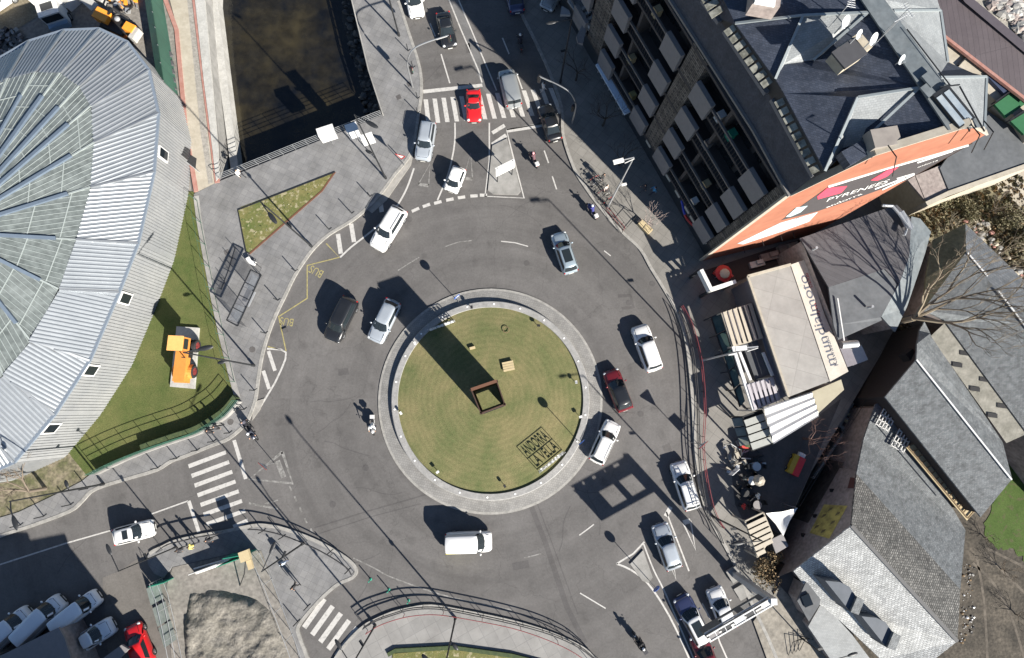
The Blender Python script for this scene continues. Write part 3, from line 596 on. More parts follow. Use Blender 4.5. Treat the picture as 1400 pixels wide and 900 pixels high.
# ---------------- apartment block ----------------
E2 = at(1079,268,18); DF = Vector((-.4616,.8871,0)); NF = Vector((-.8871,-.4616,0)); DW = Vector((.97,.24,0)).normalized(); NW = Vector((DW.y,-DW.x,0))
apt = thing('apartment_block', 'tall slate-roofed apartment block with grey balcony fronts and an orange painted gable', 'building', (E2.x, E2.y, 0), 0, world=True)
def FP(s, z, o=0): return Vector((E2.x, E2.y, z))+DF*s+NF*o
def WPt(s, z, o=0): return Vector((E2.x, E2.y, z))+DW*s+NW*o
FA = math.atan2(DF.y, DF.x); WA = math.atan2(DW.y, DW.x)
LEN = 36
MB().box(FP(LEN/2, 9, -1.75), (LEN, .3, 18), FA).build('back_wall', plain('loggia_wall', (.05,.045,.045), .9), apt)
def fbox(name, s0, s1, z0, z1, o0, o1, mat, parent=None, lab=None):
    return MB().box(FP((s0+s1)/2, (z0+z1)/2, (o0+o1)/2), (abs(s1-s0), abs(o1-o0), z1-z0), FA).build(name, mat, parent or apt, label=lab)
for s0, s1 in ((.1,1.1),(11.5,13.5),(23,25.5),(34,36)): fbox('stone_pier', s0, s1, 3.4, 17.8, -1.5, 0, mt['stonewall'])
FLZ = (3.4,7.05,10.7,14.35)
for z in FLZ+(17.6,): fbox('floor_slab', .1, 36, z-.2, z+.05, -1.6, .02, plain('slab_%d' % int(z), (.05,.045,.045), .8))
cols = (2.3, 10.2, 14.9, 21.6, 27.0, 32.5); gp_ = mt['greypanel']
for s in cols:
    for z in FLZ:
        fbox('balcony_front', s-1.15, s+1.15, z-.45, z+1.6, -.1, .3, gp_)
        fbox('window', s+1.4, s+2.3, z+.2, z+2.3, -1.6, -1.5, mt['glass'])
for s0, s1 in ((3.5,9.0),(16.1,20.4),(28.2,31.3)):
    for z in FLZ:
        r = fbox('balcony_rail', s0, s1, z+.95, z+1.12, -.1, .08, plain('rail_grey', (.13,.12,.115), .6)); b = MB(); k = s0+.3
        while k < s1: b.box(FP(k, z+.5, 0), (.03,.03,.95), FA); k += .3
        b.build('balusters', mt['darkmetal'], r)
        fbox('balcony_door', (s0+s1)/2-1.1, (s0+s1)/2+.9, z+.05, z+2.2, -1.6, -1.45, mt['glass'])
        k = (s0+s1)/2; fbox('partition_wall', k+1.3, k+1.6, z, z+3.3, -1.55, -.35, plain('partition_brown',(.06,.052,.05),.9))
for s, z, col in ((8.1,14.4,'whitep'),(4.9,3.5,'whitep'),(5.2,7.1,'tan'),(7.5,10.8,'steel'),(17.2,3.5,'yellow'),(19.0,7.1,'tan'),(18.2,14.4,'tan'),(6.4,14.4,'greenp'),(13.9,7.2,'steel')):
    if s == 13.9: continue
    fbox('balcony_chair', s, s+.6, z+.05, z+.85, -.9, -.3, mt[col])
fbox('shop_front', .1, 36, 0, 3.15, -.9, -.6, plain('shop_dark', (.03,.035,.04), .3))
for s in (1.2,2.4,3.6,4.7,6.6,8.5,10.4,12.6,14.6): fbox('shop_window', s, s+.85, 1.7, 2.9, -.62, -.5, M('lit_pane', (.42,.42,.38), (.5,.5,.46), 3, .4))  # pale pane colour stands for the light inside the shop
fbox('shop_canopy', 16.5, 22.6, 2.75, 2.95, -.5, .55, plain('pale_canopy', (.5,.6,.72), .5))
for k in range(8): fbox('canopy_bracket', 16.8+k*.75, 16.86+k*.75, 2.2, 2.75, -.5, .5, mt['galv'])
b = MB(); pts = [FP(3.2+k*.35, 2.95, .15+.25*math.sin(k*.5)) for k in range(9)]; b.tube(pts[:5], .13, 8); b.build('sign_light', mt['redp'], apt); MB().tube(pts[4:], .12, 8).build('sign_light', plain('blue_tube', (.03,.05,.35), .4), apt)
# gable wall, painted orange, with the mural
mt['orangewall'] = M('orange_render', (.27,.1,.056), (.315,.122,.072), .35, .85, sc2=1.2, amt2=.1)
gw = MB(); prof = [(0,0),(12,0),(11.6,21.9),(8,24.7),(7.1,24.4),(2.9,23.2),(0,18.1)]
gw.face([WPt(s, z, 0) for s, z in prof]); gw.face([WPt(s, z, -.3) for s, z in prof][::-1])
for i in range(len(prof)): (s, z), (s2, z2) = prof[i], prof[(i+1) % len(prof)]; gw.face([WPt(s,z,0), WPt(s,z,-.3), WPt(s2,z2,-.3), WPt(s2,z2,0)])
gwo = gw.build('gable_wall', mt['orangewall'], apt)
b = MB(); 
for (s, z), (s2, z2) in zip(prof[2:-1], prof[3:]): b.beam(WPt(s,z+.08,-.15), WPt(s2,z2+.08,-.15), .5, .12)
b.beam(WPt(-.08,0,-.1), WPt(-.08,18.1,-.1), .2, .3); b.build('coping', mt['cream'], gwo)
def wmap(px, py):
    o0 = Vector((0,0,CH)); v = at(px,py,0)-o0; t = (E2-o0).dot(NW)/v.dot(NW); q = o0+v*t; return ((q-E2).dot(DW), q.z)
def wpoly(name, pts, mat, off): 
    b = MB(); P = [WPt(*wmap(*p), off) for p in pts]; Q = [WPt(*wmap(*p), 0) for p in pts]; b.face(P); 
    for i in range(len(P)): b.face([P[i], Q[i], Q[(i+1) % len(P)], P[(i+1) % len(P)]])
    return b.build(name, mat, gwo)
muralb = plain('mural_black', (.045,.04,.042), .8); muralw = plain('mural_white', (.62,.62,.6), .8); muralr = plain('mural_red', (.6,.05,.09), .8); murall = M('mural_blue', (.28,.42,.46), (.5,.58,.58), 1.2, .8)
wpoly('mural_panel', [(1068,301),(1133,255),(1213,230),(1322,199),(1240,246),(1165,273),(1117,289)], muralb, .02)
wpoly('mural_strip', [(1008,333),(1066,305),(1118,290),(1106,303),(1070,316),(1016,334)], murall, .02)
wpoly('mural_line', [(1132,254),(1213,229.3),(1324,197.5),(1324,199.3),(1213,231),(1133,256)], muralw, .05)
for q in ([(1117,268),(1130,257),(1158,254),(1150,263),(1118,272)],[(1190,246),(1213,232),(1228,228),(1212,241),(1200,246)]): wpoly('mural_mark', q, muralr, .05)
wpoly('mural_mark', [(1074,296),(1088,284),(1104,281),(1094,290),(1080,296)], murall, .05)
def mural_text(txt, px, py, qx, qy, hfrac):
    (s0, z0), (s1, z1) = wmap(px,py), wmap(qx,qy); b = text_mesh(txt, 1.0); xs = [v.x for v in b.v]; w_ = max(xs)-min(xs); L = math.hypot(s1-s0, z1-z0); a = math.atan2(z1-z0, s1-s0); k = L/w_
    b.v = [WPt(s0+(v.x-min(xs))*k*math.cos(a)-v.y*hfrac*math.sin(a), z0+(v.x-min(xs))*k*math.sin(a)+v.y*hfrac*math.cos(a), .06) for v in b.v]
    return b.build('mural_lettering', muralw, gwo)
mural_text('PYRENEES', 1131,273, 1214,247, 1.6); mural_text('andorra', 1129,283, 1178,264, 1.0); 
mural_text('andorra', 1254,228, 1282,218, .6); mural_text('PYRENEES', 1026,328, 1098,296, 1.0)
for p_, q_ in (((1196,258),(1236,243)),((1206,259),(1250,238)),((1226,244),(1250,237)),((1254,222),(1302,206))): wpoly('mural_line', bar(p_, q_, 1.6), muralw, .05)
for px, py in ((1016,338),(1042,329),(1067,321),(1084,318)):
    MB().tube([WPt(*wmap(px,py),0), WPt(*wmap(px,py),.6)], .04, 6).build('wall_spotlight', mt['black'], gwo)
# other walls
far = WPt(11.9, 0) ; endp = Vector((far.x, far.y, 0))+DF*36
b = MB(); f0 = Vector((far.x,far.y,0)); b.face([f0, endp, endp+Vector((0,0,20.5)), f0+Vector((0,0,20.5))]); b.face([endp, FP(36,0,-1.8), FP(36,20,-1.8), endp+Vector((0,0,20))]); b.build('rear_wall', mt['beige'], apt)
rf = []
def rface(pts, m_, nm='roof'):
    P = [at(*p) for p in pts]; nn = sum(((P[k]-P[0]).cross(P[(k+1) % len(P)]-P[0]) for k in range(1, len(P)-1)), Vector())
    if nn.z < 0: P = P[::-1]
    b = MB(); b.poly(P); dn = Vector((0,0,-.1))
    for k in range(len(P)): b.face([P[k], P[k]+dn, P[(k+1) % len(P)]+dn, P[(k+1) % len(P)]])
    return b.build(nm, m_, apt)
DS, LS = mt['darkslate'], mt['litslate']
rface([(816,-156,18.05),(916,0,18.05),(1031,180,18.05),(1079,268,18.05),(1110,243,20.6),(1052,130,20.6),(986,30,20.6),(890,-120,20.6)], M('smooth_slate',(.028,.034,.05),(.05,.057,.076),1.5,.55,bump=.3,bs=8,sc2=7))
rface([(890,-120,20.6),(986,30,20.6),(1052,130,20.6),(1110,243,20.6),(1128,234,21.9),(1072,128,21.9),(1005,32,21.9),(930,-110,21.9)], plain('band_dark', (.025,.027,.03), .5), 'window_band')
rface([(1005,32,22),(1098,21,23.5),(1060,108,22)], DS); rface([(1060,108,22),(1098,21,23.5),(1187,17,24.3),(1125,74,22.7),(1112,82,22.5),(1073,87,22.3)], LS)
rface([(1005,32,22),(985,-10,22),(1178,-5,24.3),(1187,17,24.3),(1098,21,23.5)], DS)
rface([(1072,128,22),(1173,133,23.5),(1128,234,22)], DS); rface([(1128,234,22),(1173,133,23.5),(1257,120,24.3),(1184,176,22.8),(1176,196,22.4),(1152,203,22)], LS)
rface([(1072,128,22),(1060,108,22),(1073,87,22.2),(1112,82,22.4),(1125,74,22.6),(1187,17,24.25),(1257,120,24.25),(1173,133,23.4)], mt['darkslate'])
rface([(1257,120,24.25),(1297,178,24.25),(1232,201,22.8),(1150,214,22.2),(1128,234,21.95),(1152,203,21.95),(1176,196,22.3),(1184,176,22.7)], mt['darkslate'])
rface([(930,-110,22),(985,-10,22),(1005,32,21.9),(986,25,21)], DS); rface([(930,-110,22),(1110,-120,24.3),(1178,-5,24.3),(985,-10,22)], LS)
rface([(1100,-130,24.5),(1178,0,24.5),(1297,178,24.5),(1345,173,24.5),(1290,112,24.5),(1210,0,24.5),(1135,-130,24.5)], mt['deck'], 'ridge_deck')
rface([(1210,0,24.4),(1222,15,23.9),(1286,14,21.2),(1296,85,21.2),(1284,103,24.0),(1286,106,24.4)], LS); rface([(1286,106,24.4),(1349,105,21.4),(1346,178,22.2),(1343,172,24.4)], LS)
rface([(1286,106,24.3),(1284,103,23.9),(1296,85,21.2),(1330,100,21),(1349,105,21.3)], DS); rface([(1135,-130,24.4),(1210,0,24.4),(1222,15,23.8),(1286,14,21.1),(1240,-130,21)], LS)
b = MB()   # edge trims
for p in ([(1005,32,22.1),(1098,21,23.6),(1187,17,24.4)],[(1098,21,23.6),(1060,108,22.1)],[(1173,133,23.6),(1257,120,24.4)],[(1173,133,23.6),(1128,234,22.1)],[(1112,82,22.6),(1187,17,24.4)],[(1176,196,22.5),(1257,120,24.4)],[(1286,14,21.3),(1296,85,21.3)],[(1222,15,24),(1286,14,21.3)],[(1349,105,21.5),(1346,178,22.3)],[(1286,106,24.5),(1349,105,21.5)]):
    P = [at(*q) for q in p]
    for u_, v_ in zip(P, P[1:]): b.beam(u_, v_, .16, .08)
b.build('ridge_trim', plain('trim_grey', (.25,.28,.29), .5, .2), apt)
b = MB(); P = [at(*q) for q in ((816,-156,18.15),(916,0,18.15),(1031,180,18.15),(1079,268,18.15))]
for u_, v_ in zip(P, P[1:]): b.beam(u_, v_, .22, .2)
b.build('gutter', plain('gutter_grey', (.16,.155,.15), .6), apt)
for a_, c_ in (((961,0),(984,31)),((991,42),(1048,128)),((1056,136),(1113,241))):
    A, B = at(*a_, 20.7), at(*c_, 20.7); b = MB().beam(A, B, .35, .3); b.build('dormer_sill', plain('sill_grey', (.15,.15,.16), .6), apt)
for a_, c_, nn_ in (((996,36),(1053,117),8),((1066,134),(1120,236),9),((952,-30),(982,22),5)):
    A, B = at(*a_, 21.5), at(*c_, 21.5); dr = (B-A)/nn_
    for k in range(nn_):
        p = A+dr*(k+.5); f = MB().beam(p-dr*.36, p+dr*.36, .85, .08, up=Vector((-.3,-.2,.9))); f.build('dormer_window', M('pane_pale', (.12,.12,.10), (.3,.3,.26), 1.5, .2, pos=(.4,.6)), apt)
# things on the roof
def rbox(name, px, py, z, d, ang, mat, parent=apt): return MB().box(at(px,py,z), d, ang).build(name, mat, parent)
ch = rbox('chimney', 1160,74,24.2,(1.7,1.2,1.5),R_(35),mt['beige']); rbox('chimney_cap', 1161,73,25.0,(1.8,1.3,.12),R_(35),plain('cap_dark',(.05,.05,.055),.7),ch)
c2 = rbox('chimney', 1044,2,23.6,(1.7,1.4,1.2),R_(-10),mt['plaster']); rbox('chimney_cap', 1046,-2,24.2,(1.3,.9,.2),R_(-10),mt['whitep'],c2)
rbox('chimney', 1206,191,23.3,(1.75,1.2,.8),R_(10),M('lead_box',(.2,.18,.165),(.27,.245,.22),.8,.7)); rbox('roof_box', 1166,212,22.6,(1.6,1.0,.7),R_(30),mt['darkslate'])
def dish(px, py, z, r, lab):
    t = thing('satellite_dish', lab, 'satellite dish', at(px,py,z-1.1), R_(-50), 'dishes on the apartment roof'); b = MB(); vs = [Vector((0,0,0))]
    for j in range(1,5):
        for k in range(18): a = 2*math.pi*k/18; q = r*j/4; vs.append(Vector((q*q*.35, q*math.cos(a), q*math.sin(a))))
    fs = [(0,1+k,1+(k+1)%18) for k in range(18)]+[(1+j*18+k,1+(j+1)*18+k,1+(j+1)*18+(k+1)%18,1+j*18+(k+1)%18) for j in range(3) for k in range(18)]
    T = Matrix.Translation((0,0,1.1)) @ Matrix.Rotation(R_(-35),4,'Y'); b.add([T @ v for v in vs], fs); b.build('reflector', plain('dish_grey',(.42,.45,.47),.5), t, True)
    MB().tube([(0,0,0),(0,0,1.1)], .04, 6).build('mast', mt['galv'], t); MB().tube([T @ Vector((0,0,-r)), T @ Vector((r*.9,0,-.1))], .02, 5).build('feed_arm', mt['galv'], t)
dish(1178,69,25.9,.36,'pale satellite dish on the chimney of the apartment roof'); dish(1159,63,25.9,.28,'small satellite dish left of the larger dish on the chimney'); dish(1216,96,24.6,.3,'transparent-looking dish low on the dark slate roof slope'); dish(1141,46,24.8,.4,'dish standing alone on the sunlit-toned slate roof slope')
def antenna(px, py, z, h, ang, lab):
    t = thing('tv_antenna', lab, 'antenna', at(px,py,z), ang, 'antennas on the apartment roof'); MB().tube([(0,0,0),(0,0,h)], .03, 6).build('mast', mt['galv'], t)
    b = MB().tube([(-.45,0,h),(.55,0,h)], .02, 5)
    for k in range(7): b.tube([(-.4+k*.15,-.27+k*.02,h),(-.4+k*.15,.27-k*.02,h)], .012, 4)
    b.build('elements', mt['galv'], t)
antenna(1192,64,24,2.6,R_(30),'tv antenna on a mast beside the dishes'); antenna(1207,47,24.3,2.2,R_(-60),'tv antenna near the edge of the ridge deck'); antenna(1133,38,23.6,2.4,R_(80),'tv antenna on the sunlit-toned slate slope beside a lone dish')
sky_ = rbox('skylight_frame', 1303,146,24.65,(2.6,1.25,.16),R_(-56),mt['darkmetal']); 
for dx in (-.3,.3): MB().box(at(1303,146,24.74)+Matrix.Rotation(R_(-56),3,'Z') @ Vector((.1,dx,0)), (2.2,.42,.05), R_(-56)).build('skylight_pane', M('skyl_glass%d' % int(dx*10),(.2,.25,.3),(.34,.38,.4),1,.15), sky_)
rbox('roof_hatch', 1272,108,24.7,(.9,.8,.15),R_(-54),mt['deck']); rbox('roof_hatch', 1268,124,24.66,(.8,.6,.12),R_(-54),mt['deck'])
b = MB()
for px in (1292,1312): b.beam(at(px,118,24.7), at(px+34,180,24.7), .06, .06)
b.beam(at(1285,119,24.7), at(1312,116,24.7), .07, .07); b.beam(at(1240,40,24.7), at(1300,118,24.7), .05, .05); b.build('roof_track', mt['darkmetal'], apt)
b = MB()
for q in ([(1205,205),(1216,229)],[(1316,176),(1324,197)],[(1334,172),(1341,193)]): b.tube([at(*q[0],24.2)+Vector((0,0,.6)), at(*q[0],24.2)+Vector((0,0,.9))+NW*.9, at(*q[1],22.5)+NW*.6], .035, 6)
b.build('rope_davit', mt['black'], gwo)
# ---------------- neighbours on the right ----------------
t, o = house('shed', 'long building with brown ribbed metal roof behind the apartment block', 'building', [(1215,-40,7),(1290,46,7),(1410,140,7),(1480,200,7),(1480,130,7),(1400,62,7),(1300,-30,7)], [[(1215,-40,7),(1290,46,7),(1410,140,7),(1480,200,7),(1500,130,8),(1400,62,8),(1300,-30,8)]], 0, mt['brownroof'], mt['plaster'])
MB().ribbon(ats([(1295,-40),(1324,0),(1400,64),(1500,145)], 8.05), .9).build('valley_gutter', plain('dark_gutter',(.07,.06,.07),.7), t)
MB().ribbon(ats([(1215,-35),(1290,48),(1410,141)], 7.06), .3, h=.25).build('eaves_gutter', mt['pink'], t)
tt = thing('terrace_building', 'low cream terraces with green mats along the brown roofed building', 'building', at(1350,130), 0, world=True)
for pts in ([(1288,44),(1325,73),(1308,91),(1292,82)],[(1326,74),(1357,98),(1346,104),(1309,93)]): MB().slab(ats(pts,6.5), 0, 6.5).build('terrace', mt['cream'], tt)
for pts, m_ in (([(1357,98),(1386,122),(1364,140),(1340,118)],'cream'),([(1386,122),(1420,150),(1400,170),(1366,140)],'cream'),([(1395,166),(1430,140),(1450,200),(1410,190)],'beige')): MB().slab(ats(pts,6.3), 0, 6.3).build('terrace', mt[m_], tt)
for pts in ([(1360,143),(1384,126),(1402,142),(1376,161)],[(1382,166),(1405,152),(1420,175),(1400,184)]): MB().slab(ats(pts,6.42), 6.2, 6.42).build('green_mat', plain('mat_green',(.02,.11,.045),.9), tt)
for q in ([(1308,91),(1326,74)],[(1346,106),(1358,98)],[(1358,141),(1386,122)],[(1378,166),(1402,150)]): MB().beam(at(*q[0],6.5), at(*q[1],6.5), .12, .5).build('partition', mt['darkmetal'], tt)
MB().beam(at(1352,104,6.5), at(1375,128,6.5), .6, .3).build('awning', plain('navy_awning',(.03,.045,.09),.7), tt)
house('flat_roofed_building', 'dark grey flat-roofed building with cream parapet below the orange gable', 'building', [(1265,283,5.4),(1240,222,5.4),(1345,150,5.4),(1440,215,5.4),(1440,216,5.4)], [[(1285,230,5.4),(1345,148,5.4),(1440,213,5.4),(1298,262,5.4),'flatgrey'],[(1240,245,6.6),(1286,226,6.6),(1298,263,6.6),(1268,278,6.6),'tanroof'] if 0 else [(1240,245,5.3),(1286,226,5.3),(1298,263,5.3),(1268,278,5.3),'plaster']], 0, mt['flatgrey'], mt['beige'])
t = thing('parapet_wall', 'cream parapet wall along the edge of the dark flat roof', 'wall', at(1335,255), 0, world=True); MB().ribbon(ats([(1267,279),(1298,264),(1420,221)], 5.5), .45, h=5.4).build('wall', mt['cream'], t)
sheet('cream_forecourt', [(1357,252),(1420,225),(1460,240),(1440,330),(1400,292)], .2, mt['cream'])
D_, o_ = house('workshop_building', 'workshop with dark sheet roof and blue-grey zinc slope under the orange gable', 'building',
  [(1092,328,5.6),(1225,281,5.6),(1256,296,5.2),(1273,316,4.8),(1265,345,4.8),(1224,454,4.8),(1205,433,5.2),(1145,466,5.2)],
  [[(1094,326,5.6),(1226,280,5.6),(1246,300,5.6),(1243,352,5.6),(1229,388,5.6),(1210,368,5.62),(1133,393,5.6),'purproof'],
   [(1133,393,5.5),(1210,368,5.5),(1229,390,5.5),(1204,434,5.5),(1206,438,5.4),(1146,465,5.4),(1140,445,5.5),'flatgrey'],
   [(1246,296,5.5),(1258,299,5.3),(1273,317,4.8),(1265,346,4.8),(1240,420,4.8),(1224,454,4.8),(1205,433,5.3),(1229,389,5.6),(1243,352,5.6),'deck']], 0, mt['flatgrey'], mt['plaster'])
b = MB(); b.tube(ats([(1206,281),(1220,282),(1232,296),(1240,312),(1236,322)],6.1), .14, 8); b.tube(ats([(1228,292),(1246,314)],6.3), .1, 6); b.beam(at(1231,290,6), at(1245,313,6), .5, .3); b.build('roof_duct', mt['galv'], D_)
for px, py, r in ((1114,340,.12),(1190,420,.12)): MB().cyl(at(px,py,6), r, .7).build('roof_vent', mt['galv'], D_)
MB().beam(at(1145,408,5.7), at(1154,466,5.7), .1, .1).build('roof_cable', mt['whitep'], D_)
b = MB().tube(ats([(1150,472),(1172,470)],4.2), .35, 12); b.build('extract_duct', mt['galv'], D_, True); MB().box(at(1165,487,2.4), (1.6,1.5,1.6), R_(20)).build('air_handler', mt['galv'], D_)
# building with white sheet roof and motorcycle shop banner
mt['palesheet'] = Mbrick('pale_sheet', (.26,.25,.236), (.29,.28,.262), (.23,.22,.207), 3.6, 1.6, R_(16), .7, .14, .8, .03, .1, 0)
mt['banner'] = M('banner_cloth', (.45,.41,.35), (.54,.5,.44), .8, .8, bump=.3, bs=3)
sh, o_ = house('motorcycle_shop', 'motorcycle shop with pale sheet roof and lettered cream banner along its edge', 'shop', [(1022,378,4.6),(1100,355,4.6),(1159,506,4.6),(1135,523,4.6),(1078,543,4.6)], [[(1022,378,4.6),(1081,362,4.6),(1135,521,4.6),(1078,543,4.6),'palesheet']], 0, mt['palesheet'], plain('shop_wall',(.12,.11,.12),.7))
ban = MB().poly([at(*p,4.66) for p in ((1081,362),(1101,355),(1112,385),(1128,432),(1143,466),(1160,508),(1135,522))]).build('banner', mt['banner'], sh)
def roof_text(txt, p, q, sc, mat, z, name='banner_lettering', parent=ban):
    A, B = at(*p, z), at(*q, z); b = text_mesh(txt, 1.0); xs = [v.x for v in b.v]; w_ = max(xs)-min(xs); d = (B-A); k = d.length/w_; d.normalize(); n_ = Vector((-d.y,d.x,0))
    b.v = [A+d*((v.x-min(xs))*k)+n_*(v.y*sc)+Vector((0,0,.0)) for v in b.v]; return b.build(name, mat, parent)
tx = plain('lettering_grey', (.09,.1,.13), .8); b0 = 4.668
roof_text('mundialmoto', (1138,500), (1097,377), 1.25, tx, b0); roof_text('Kawasaki', (1144,500), (1130,460), .55, tx, b0); roof_text('DERBI', (1109,393), (1103,374), .45, mt['redp'], b0); roof_text('sym', (1120,432), (1114,415), .4, mt['redp'], b0)
b = MB(); b.beam(at(1081,362,4.75), at(1022,378,4.75), .25, .2); b.beam(at(1022,378,4.75), at(1078,543,4.75), .2, .2); b.build('roof_edge', mt['cream'], sh)
MB().beam(at(1105,352,3.8), at(1164,500,3.8), 1.0, .3).build('side_roof', mt['purpgrey'], sh)
# white corrugated awning and beige roof
aw = thing('awning_roof', 'bright white corrugated awning roof at the lower end of the motorcycle shop', 'awning', at(1080,570), 0, world=True)
A, B, C_, D = at(1044,558,4.2), at(1110,536,4.2), at(1120,569,3.7), at(1058,607,3.7)
b = MB(); K = 40
for i in range(K+1):
    pass
rows = 25; vs = []
for j in range(rows):
    tt_ = j/(rows-1); z_ = .09*math.sin(tt_*math.pi*8)
    for i in range(2): vs.append((A.lerp(B,i)).lerp(D.lerp(C_,i), tt_)+Vector((0,0,z_)))
b.add(vs, [(2*j,2*j+2,2*j+3,2*j+1) for j in range(rows-1)]); b.build('sheet', mt['whitep'], aw)
for p in (A,B,C_,D): MB().beam(Vector((p.x,p.y,0)), p-Vector((0,0,.1)), .1, .1).build('post', mt['darkmetal'], aw)
house('lean_to', 'small beige flat-roofed lean-to between the awning and the stream', 'building', [(1110,536,3.8),(1150,519,3.8),(1154,533,3.8),(1119,565,3.8)], [[(1110,536,3.8),(1150,519,3.8),(1154,533,3.8),(1119,565,3.8)]], 0, M('beige_roof',(.33,.3,.22),(.38,.35,.26),.8,.85), mt['plaster'])
def slatted(name, label, quad, z, dirn, step, w_, mat, mat2, group=None, posts=True, back=None):
    P = ats(quad, z); c = sum(P, Vector())/4; t = thing(name, label, 'pergola', (c.x,c.y,0), 0, group, world=True)
    b = MB(); ribs(b, [p for p in P], dirn, step, w_, .08); b.build('slats', mat, t)
    b = MB(); 
    for i in range(4): b.beam(P[i]-Vector((0,0,.1)), P[(i+1) % 4]-Vector((0,0,.1)), .12, .16)
    b.build('frame', mat2, t)
    for p in P: MB().beam(Vector((p.x,p.y,0)), p-Vector((0,0,.1)), .12, .12).build('post', mat2, t)
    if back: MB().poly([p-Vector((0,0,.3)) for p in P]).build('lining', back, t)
    return t
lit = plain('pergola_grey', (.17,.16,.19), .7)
pg = slatted('pergola', 'pale slatted pergola over the upper end of the shop terrace', [(987,428),(1027,415),(1043,462),(1002,474)], 3.6, at(996,458)-at(987,428), .52, .34, mt['wood_pale'], mt['cream'], back=lit)
slatted('pergola', 'grey slatted pergola over the lower end of the shop terrace', [(1022,526),(1057,516),(1067,546),(1030,561)], 3.6, at(996,458)-at(987,428), .45, .28, plain('slat_grey',(.38,.36,.38),.7), mt['galv'], back=lit)
slatted('ribbed_canopy', 'grey-green ribbed canopy in front of the white awning', [(1016,570),(1042,561),(1056,606),(1029,616)], 3.2, at(1042,561)-at(1016,570), .72, .6, plain('canopy_slat',(.3,.31,.29),.7), mt['darkmetal'], back=mt['black'])
slatted('pergola', 'cream slatted pergola of the lower kiosk beside the white sail', [(1019,713),(1044,701),(1057,733),(1036,762)], 3.0, at(1044,701)-at(1019,713), .5, .36, mt['wood_pale'], mt['cream'], back=mt['black'])
t = thing('terrace_canopy', 'dark grey panel roof over the middle of the shop terrace', 'canopy', at(1040,495), 0, world=True)
MB().slab(ats([(1014,468),(1034,461),(1052,512),(1033,519)],3.3), 3.15, 3.3).build('panel', plain('canopy_dark',(.06,.065,.07),.6), t); MB().beam(at(1043,482,3.5), at(1056,514,3.5), .25, .2).build('beam', mt['whitep'], t); MB().beam(at(1002,474,3.5), at(1030,560,3.5), .3, .2).build('beam', mt['whitep'], t)
MB().beam(at(1008,474,3.4), at(1026,520,3.4), .25, .2).build('beam', mt['whitep'], t); MB().slab(ats([(1036,444),(1043,441),(1077,541),(1068,545)],3.5), 3.4, 3.5).build('gutter_panel', mt['purpgrey'], t)
for q in ((1014,468),(1052,512)): p = at(*q,3.2); MB().beam(Vector((p.x,p.y,0)), p, .1, .1).build('post', mt['darkmetal'], t)
gt = thing('glass_screen', 'row of dark framed green glass panels along the shop terrace', 'glass screen', at(997,500), 0, world=True); tg = M('tint_glass', (.03,.055,.05), (.06,.09,.08), 1, .12)
for k in range(5):
    f = k/5; g_ = (k+.94)/5; a, c = (972+40*f, 434+124*f), (972+40*g_, 434+124*g_); d, e = (985+34*f, 428+122*f), (985+34*g_, 428+122*g_)
    MB().face([at(*a,2.1), at(*c,2.1), at(*e,2.5), at(*d,2.5)]).build('pane', tg, gt); b = MB(); b.beam(at(*a,2.15), at(*c,2.15), .1, .1); b.beam(at(*a,2.15), at(*d,2.55), .1, .1); b.build('frame', mt['black'], gt)
    p = at(*a, 2.1); MB().beam(Vector((p.x,p.y,0)), p, .08, .08).build('post', mt['black'], gt)
gt = thing('glass_screen', 'short pair of green glass panels beside the ribbed canopy', 'glass screen', at(1008,590), 0, world=True)
for k in range(3): MB().face([at(1000+k*4,572+k*13,2.1), at(1004+k*4,584+k*13,2.1), at(1018+k*4,582+k*13,2.5), at(1014+k*4,570+k*13,2.5)]).build('pane', M('pane_dull',(.14,.16,.14),(.22,.24,.21),1,.3), gt); MB().beam(at(1000+k*4,572+k*13,2.1), at(1014+k*4,570+k*13,2.5), .1, .1).build('frame', mt['black'], gt)
MB().beam(at(1000,572,2), at(1000,572,0), .08, .08).build('post', mt['black'], gt)
t = thing('entrance_frame', 'white angled parapet frame at the foot of the orange gable', 'parapet', at(975,385), 0, world=True)
b = MB(); b.beam(at(957,370,3.3), at(971,398,3.3), .35, 3.3*.25); b.beam(at(970,397,3.3), at(1004,386,3.3), .35, .8); b.build('beam', mt['whitep'], t)
for q in ((957,370),(971,398),(1004,386)): p = at(*q,3); MB().beam(Vector((p.x,p.y,0)), p, .25, .25).build('post', mt['darkmetal'], t)
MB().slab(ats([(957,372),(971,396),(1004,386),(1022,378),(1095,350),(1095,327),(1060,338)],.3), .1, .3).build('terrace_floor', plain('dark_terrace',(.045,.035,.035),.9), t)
u = thing('parasol', 'red folded parasol with cream top beside the white parapet frame', 'parasol', at(976,381), 0); MB().tube([(0,0,0),(0,0,2.6)], .04, 6).build('pole', mt['steel'], u)
b = MB().tube([(0,0,2.7),(.1,0,2.3),(0,0,1.5)], [.1,.85,.3], 10); b.build('canopy', mt['redp'], u, True); MB().ball((0.1,-.1,2.6), (.5,.5,.25)).build('cover', mt['cream'], u, True)
u = thing('sofa', 'red sofa on the dark terrace below the orange gable', 'sofa', at(985,378,.3), R_(-40)); MB().box((0,0,.3), (1.7,.7,.4)).build('seat', mt['redp'], u); MB().box((0,.4,.55), (1.7,.22,.8)).build('backrest', mt['redp'], u)
